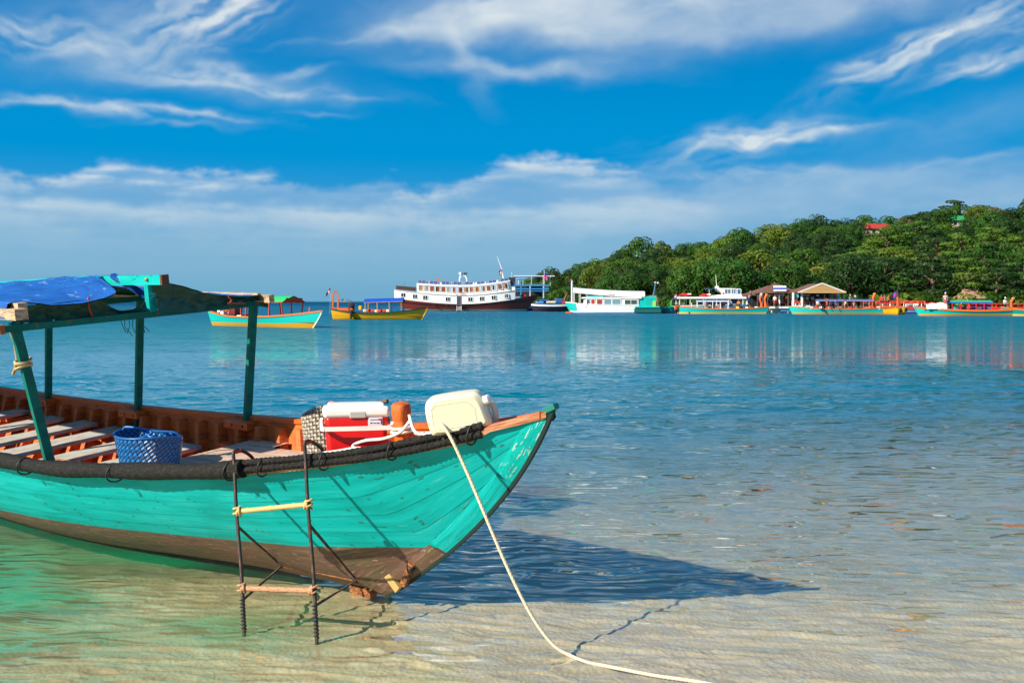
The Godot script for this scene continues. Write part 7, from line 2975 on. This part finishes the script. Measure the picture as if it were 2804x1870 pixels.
func build_headland() -> void:
	rng.seed = 321
	# ground of the headland
	var rows := []
	for i in 40:
		var row := PackedVector3Array()
		for j in 60:
			var d := lerpf(164.0, 420.0, pow(i / 39.0, 1.2))
			var x := lerpf(-30.0, 300.0, pow(j / 59.0, 1.15))
			row.append(Vector3(x, land(x, d), -d))
		rows.append(row)
	var g := MB.new()
	g.grid(rows)
	struct(obj("hill", g, M(0.035, 0.045, 0.014, 0.95)))
	# a bare patch of tan earth cut into the slope
	var mats_l := [leaf_mat(0.016, 0.060, 0.004), leaf_mat(0.030, 0.086, 0.005), leaf_mat(0.050, 0.112, 0.006), leaf_mat(0.010, 0.038, 0.005), leaf_mat(0.070, 0.112, 0.007), leaf_mat(0.020, 0.078, 0.006)]
	var bark := M(0.12, 0.085, 0.055, 0.9)
	var pale_bark := M(0.26, 0.20, 0.15, 0.9)
	var protos := []
	for kd in 3:
		protos.append([])
		for v in [5, 3, 2][kd]:
			protos[kd].append(tree_proto(kd, v))
	var spots := []
	var r2 := RandomNumberGenerator.new()
	r2.seed = 99
	var d := 172.0
	var rowi := 0
	while d < 318.0:
		var step := 5.2 + (d - 172.0) * 0.012
		var x := -4.0 + (d - 180.0) * 0.05 + r2.randf() * step
		var xmax := d * 0.53 + 6.0
		while x < xmax:
			x += step
			var px := x - step + r2.randf_range(-1.2, 1.2)
			var pd := d + r2.randf_range(-1.6, 1.6)
			var h := land(px, pd)
			# open ground before the houses on the hilltop
			var bear := 1175.0 + 2287.0 * px / pd
			if pd > 246.0 and pd < 295.0 and (absf(bear - 2012.0) < 34.0 or absf(bear - 2198.0) < 30.0):
				continue
			if h > -0.1 and px > 1.8 + (pd - 175.0) * 0.018:
				spots.append([px, pd, h])
		d += 5.5 + (d - 172.0) * 0.035
		rowi += 1
	# those that show most come first: the front rows and the crest
	spots.sort_custom(func(a, b): return _weight(a) > _weight(b))
	var mm_x: Array = []
	var count := [0, 0, 0]
	for i in spots.size():
		var s: Array = spots[i]
		var x: float = s[0]
		var pd: float = s[1]
		var u := r2.randf()
		var kd := 0
		if x > 62.0 and pd < 235.0 and u < 0.72:
			kd = 1
		elif u > 0.965:
			kd = 2
		var v: int = r2.randi() % protos[kd].size()
		var mi := r2.randi() % 6
		if r2.randf() < 0.25:
			mi = 3
		var sc := r2.randf_range(0.72, 1.36) * (1.0 if kd != 1 else 1.12)
		if x < 25.0:
			sc *= lerpf(0.62, 0.85, clampf(x / 25.0, 0.0, 1.0))
		var xf := Transform3D(Basis(Vector3.UP, r2.randf() * TAU).scaled(Vector3(sc * r2.randf_range(0.95, 1.15), sc * r2.randf_range(0.84, 1.22), sc)), Vector3(x, s[2] - 0.8, -pd))
		if count[kd] >= 285:
			mm_x.append([xf, kd, v, mi])
			continue
		count[kd] += 1
		var tone: String = ["dark green", "mid green", "bright green", "bluish green", "yellow green", "fresh green"][mi]
		var bear := 1175.0 + 2287.0 * x / pd
		var side := "shore's right end"
		for q in [[1290.0, "blue ferry"], [1420.0, "white ferry"], [1530.0, "turquoise wheelhouse"], [1640.0, "red parasols"], [1730.0, "yacht's flybridge"], [1830.0, "hipped pavilion"], [1945.0, "gabled pavilion"], [2070.0, "yellow skiff"], [2170.0, "longboat's white cover"], [2270.0, "green canopied longboat"]]:
			if bear < q[0]:
				side = q[1]
				break
		var level := "at the water's edge" if pd < 186.0 else "at the wood's foot" if pd < 204.0 else "low on the slope" if pd < 232.0 else "high on the slope" if pd < 268.0 else "on the crest"
		var words: String = ("small " if sc < 0.92 else "large " if sc > 1.14 else "") + [tone + " round tree", tone + " flat layered tree", "thin half bare tree"][kd] + " " + level + " above the " + side
		var t := thing(["broadleaf_tree", "layered_tree", "sparse_tree"][kd], words, "tree", xf, ["broadleaf trees on the headland", "layered trees along the shore", "sparse trees in the wood"][kd])
		obj("crown", protos[kd][v][0], mats_l[mi] if kd < 2 else leaf_mat(0.12, 0.085, 0.03), t)
		obj("trunk", protos[kd][v][1], bark if kd < 2 else pale_bark, t)
	# the trees behind, deeper in the wood
	for v in protos[0].size():
		var list := []
		for q in mm_x:
			if q[1] == 0 and q[2] == v:
				list.append(q)
		if list.is_empty():
			continue
		var mm := MultiMesh.new()
		mm.transform_format = MultiMesh.TRANSFORM_3D
		mm.mesh = protos[0][v][0]
		mm.instance_count = list.size()
		for i in list.size():
			mm.set_instance_transform(i, list[i][0])
		var o := MultiMeshInstance3D.new()
		o.name = "forest"
		o.multimesh = mm
		o.material_override = mats_l[v % 6]
		add_child(o, true)
		tag(o, "deeper trees of the wood that read as one mass between the front rows and the crest", "forest", "forest mass on the headland")
		stuff(o)
	# undergrowth that closes the gaps near the ground
	var bush := MB.new()
	rng.seed = 55
	for i in 5:
		leaf_ball(bush, Vector3(rng.randf_range(-1.3, 1.3), rng.randf_range(0.2, 0.9), rng.randf_range(-1.0, 1.0)), Vector3(1.1, 0.8, 1.1), 70, 0.22)
	var bm := bush.mesh()
	for c in 2:
		var mm := MultiMesh.new()
		mm.transform_format = MultiMesh.TRANSFORM_3D
		mm.mesh = bm
		var list := []
		for i in 520:
			var pd := 169.0 + pow(r2.randf(), 1.6) * 130.0
			var x := r2.randf_range(3.0, pd * 0.54 + 4.0)
			var h := land(x, pd)
			if h > -0.2:
				var sc := r2.randf_range(0.8, 1.9)
				list.append(Transform3D(Basis(Vector3.UP, r2.randf() * TAU).scaled(Vector3(sc, sc, sc)), Vector3(x, h - 0.2, -pd)))
		mm.instance_count = list.size()
		for i in list.size():
			mm.set_instance_transform(i, list[i])
		var o := MultiMeshInstance3D.new()
		o.name = "undergrowth"
		o.multimesh = mm
		o.material_override = mats_l[[0, 4][c]]
		add_child(o, true)
		tag(o, ["dark green undergrowth between the trunks of the wood", "yellowish undergrowth along the foot of the wood"][c], "undergrowth")
		stuff(o)
	# palms by the pavilions
	for q in [[1783.0, 182.0, 1.35, "palm with dry golden fronds behind the hipped pavilion's roof", 4], [1850.0, 178.0, 1.15, "spreading golden palm behind the left slope of the gabled roof", 4], [1928.0, 180.0, 0.95, "young palm right of the gabled roof", 2]]:
		var p := tree_proto(3, int(q[0]))
		var sp := sea_spot(q[0], q[1])
		var t := thing("palm_tree", q[3], "palm", Transform3D(Basis(Vector3.UP, q[0]).scaled(Vector3.ONE * q[2]), Vector3(sp.x, land(sp.x, q[1]) - 0.2, -q[1])))
		obj("crown", p[0], leaf_mat(0.22, 0.17, 0.035) if q[4] == 4 else leaf_mat(0.10, 0.16, 0.02), t)
		obj("trunk", p[1], pale_bark, t)
	# the wide topped tree on the skyline
	var sp := sea_spot(2190, 300)
	var tp := tree_proto(1, 77)
	var t := thing("umbrella_tree", "wide topped layered tree standing above the skyline near the green roof", "tree", Transform3D(Basis.IDENTITY.scaled(Vector3(1.6, 1.45, 1.4)), Vector3(sp.x, hgt(474, 300) - 8.2, -300)))
	obj("crown", tp[0], leaf_mat(0.018, 0.050, 0.014), t)
	obj("trunk", tp[1], bark, t)
	# roofs showing on the hilltop
	build_hill_house(sea_spot(2012, 292), hgt(514.5, 292), 8.6, M(0.42, 0.035, 0.02, 0.6), "house with red roof half hidden by trees on the hilltop", 0.25)
	build_hill_house(sea_spot(2198, 291), hgt(496.0, 291), 9.0, M(0.02, 0.30, 0.08, 0.6), "building with long green roof among the trees on the hilltop", 0.1)
	build_hill_house(sea_spot(2226, 170.5), hgt(664.0, 171.0), 3.4, M(0.34, 0.20, 0.12, 0.9), "thatched hut half hidden by trees above the right end of the shore", 0.0)


func _weight(a: Array) -> float:
	var d: float = a[1]
	# the front, then whatever stands high
	return 400.0 - d + 3.2 * maxf(0.0, d - 262.0) + (20.0 if a[0] > 120.0 else 0.0)


func build_hill_house(at: Vector3, top: float, w: float, roof: Material, label: String, slope: float) -> void:
	var h := thing("hill_house", label, "house", Transform3D(Basis(Vector3.UP, 0.15), Vector3(at.x, top - 4.0, at.z)))
	var g := MB.new()
	var a := 4.0
	for s: float in [-1.0, 1.0]:
		g = MB.new()
		g.quad(Vector3(-w * 0.5, a - 1.6, 2.6 * s), Vector3(w * 0.5, a - 1.6, 2.6 * s), Vector3(w * 0.36, a, 0), Vector3(-w * 0.36, a, 0))
		obj("roof", g, roof, h)
		g = MB.new()
		g.tri(Vector3(w * 0.5 * s, a - 1.6, -2.6), Vector3(w * 0.5 * s, a - 1.6, 2.6), Vector3(w * 0.36 * s, a, 0))
		obj("roof", g, roof, h)
	box_part("wall", h, Vector3(0, a - 2.6, 0), Vector3(w * 0.86, 2.0, 4.2), M(0.55, 0.48, 0.42, 0.9))
	for k in 3:
		box_part("window", h, Vector3((k - 1) * w * 0.26, a - 2.4, 2.12), Vector3(0.9, 0.9, 0.04), M(0.03, 0.03, 0.035, 0.2))


func _ready() -> void:
	build_sky_and_sun()
	build_water()
	build_bed()
	build_near_boat()
	build_boat_gear()
	build_far_boats()
	build_yacht()
	build_pier()
	build_people()
	build_headland()
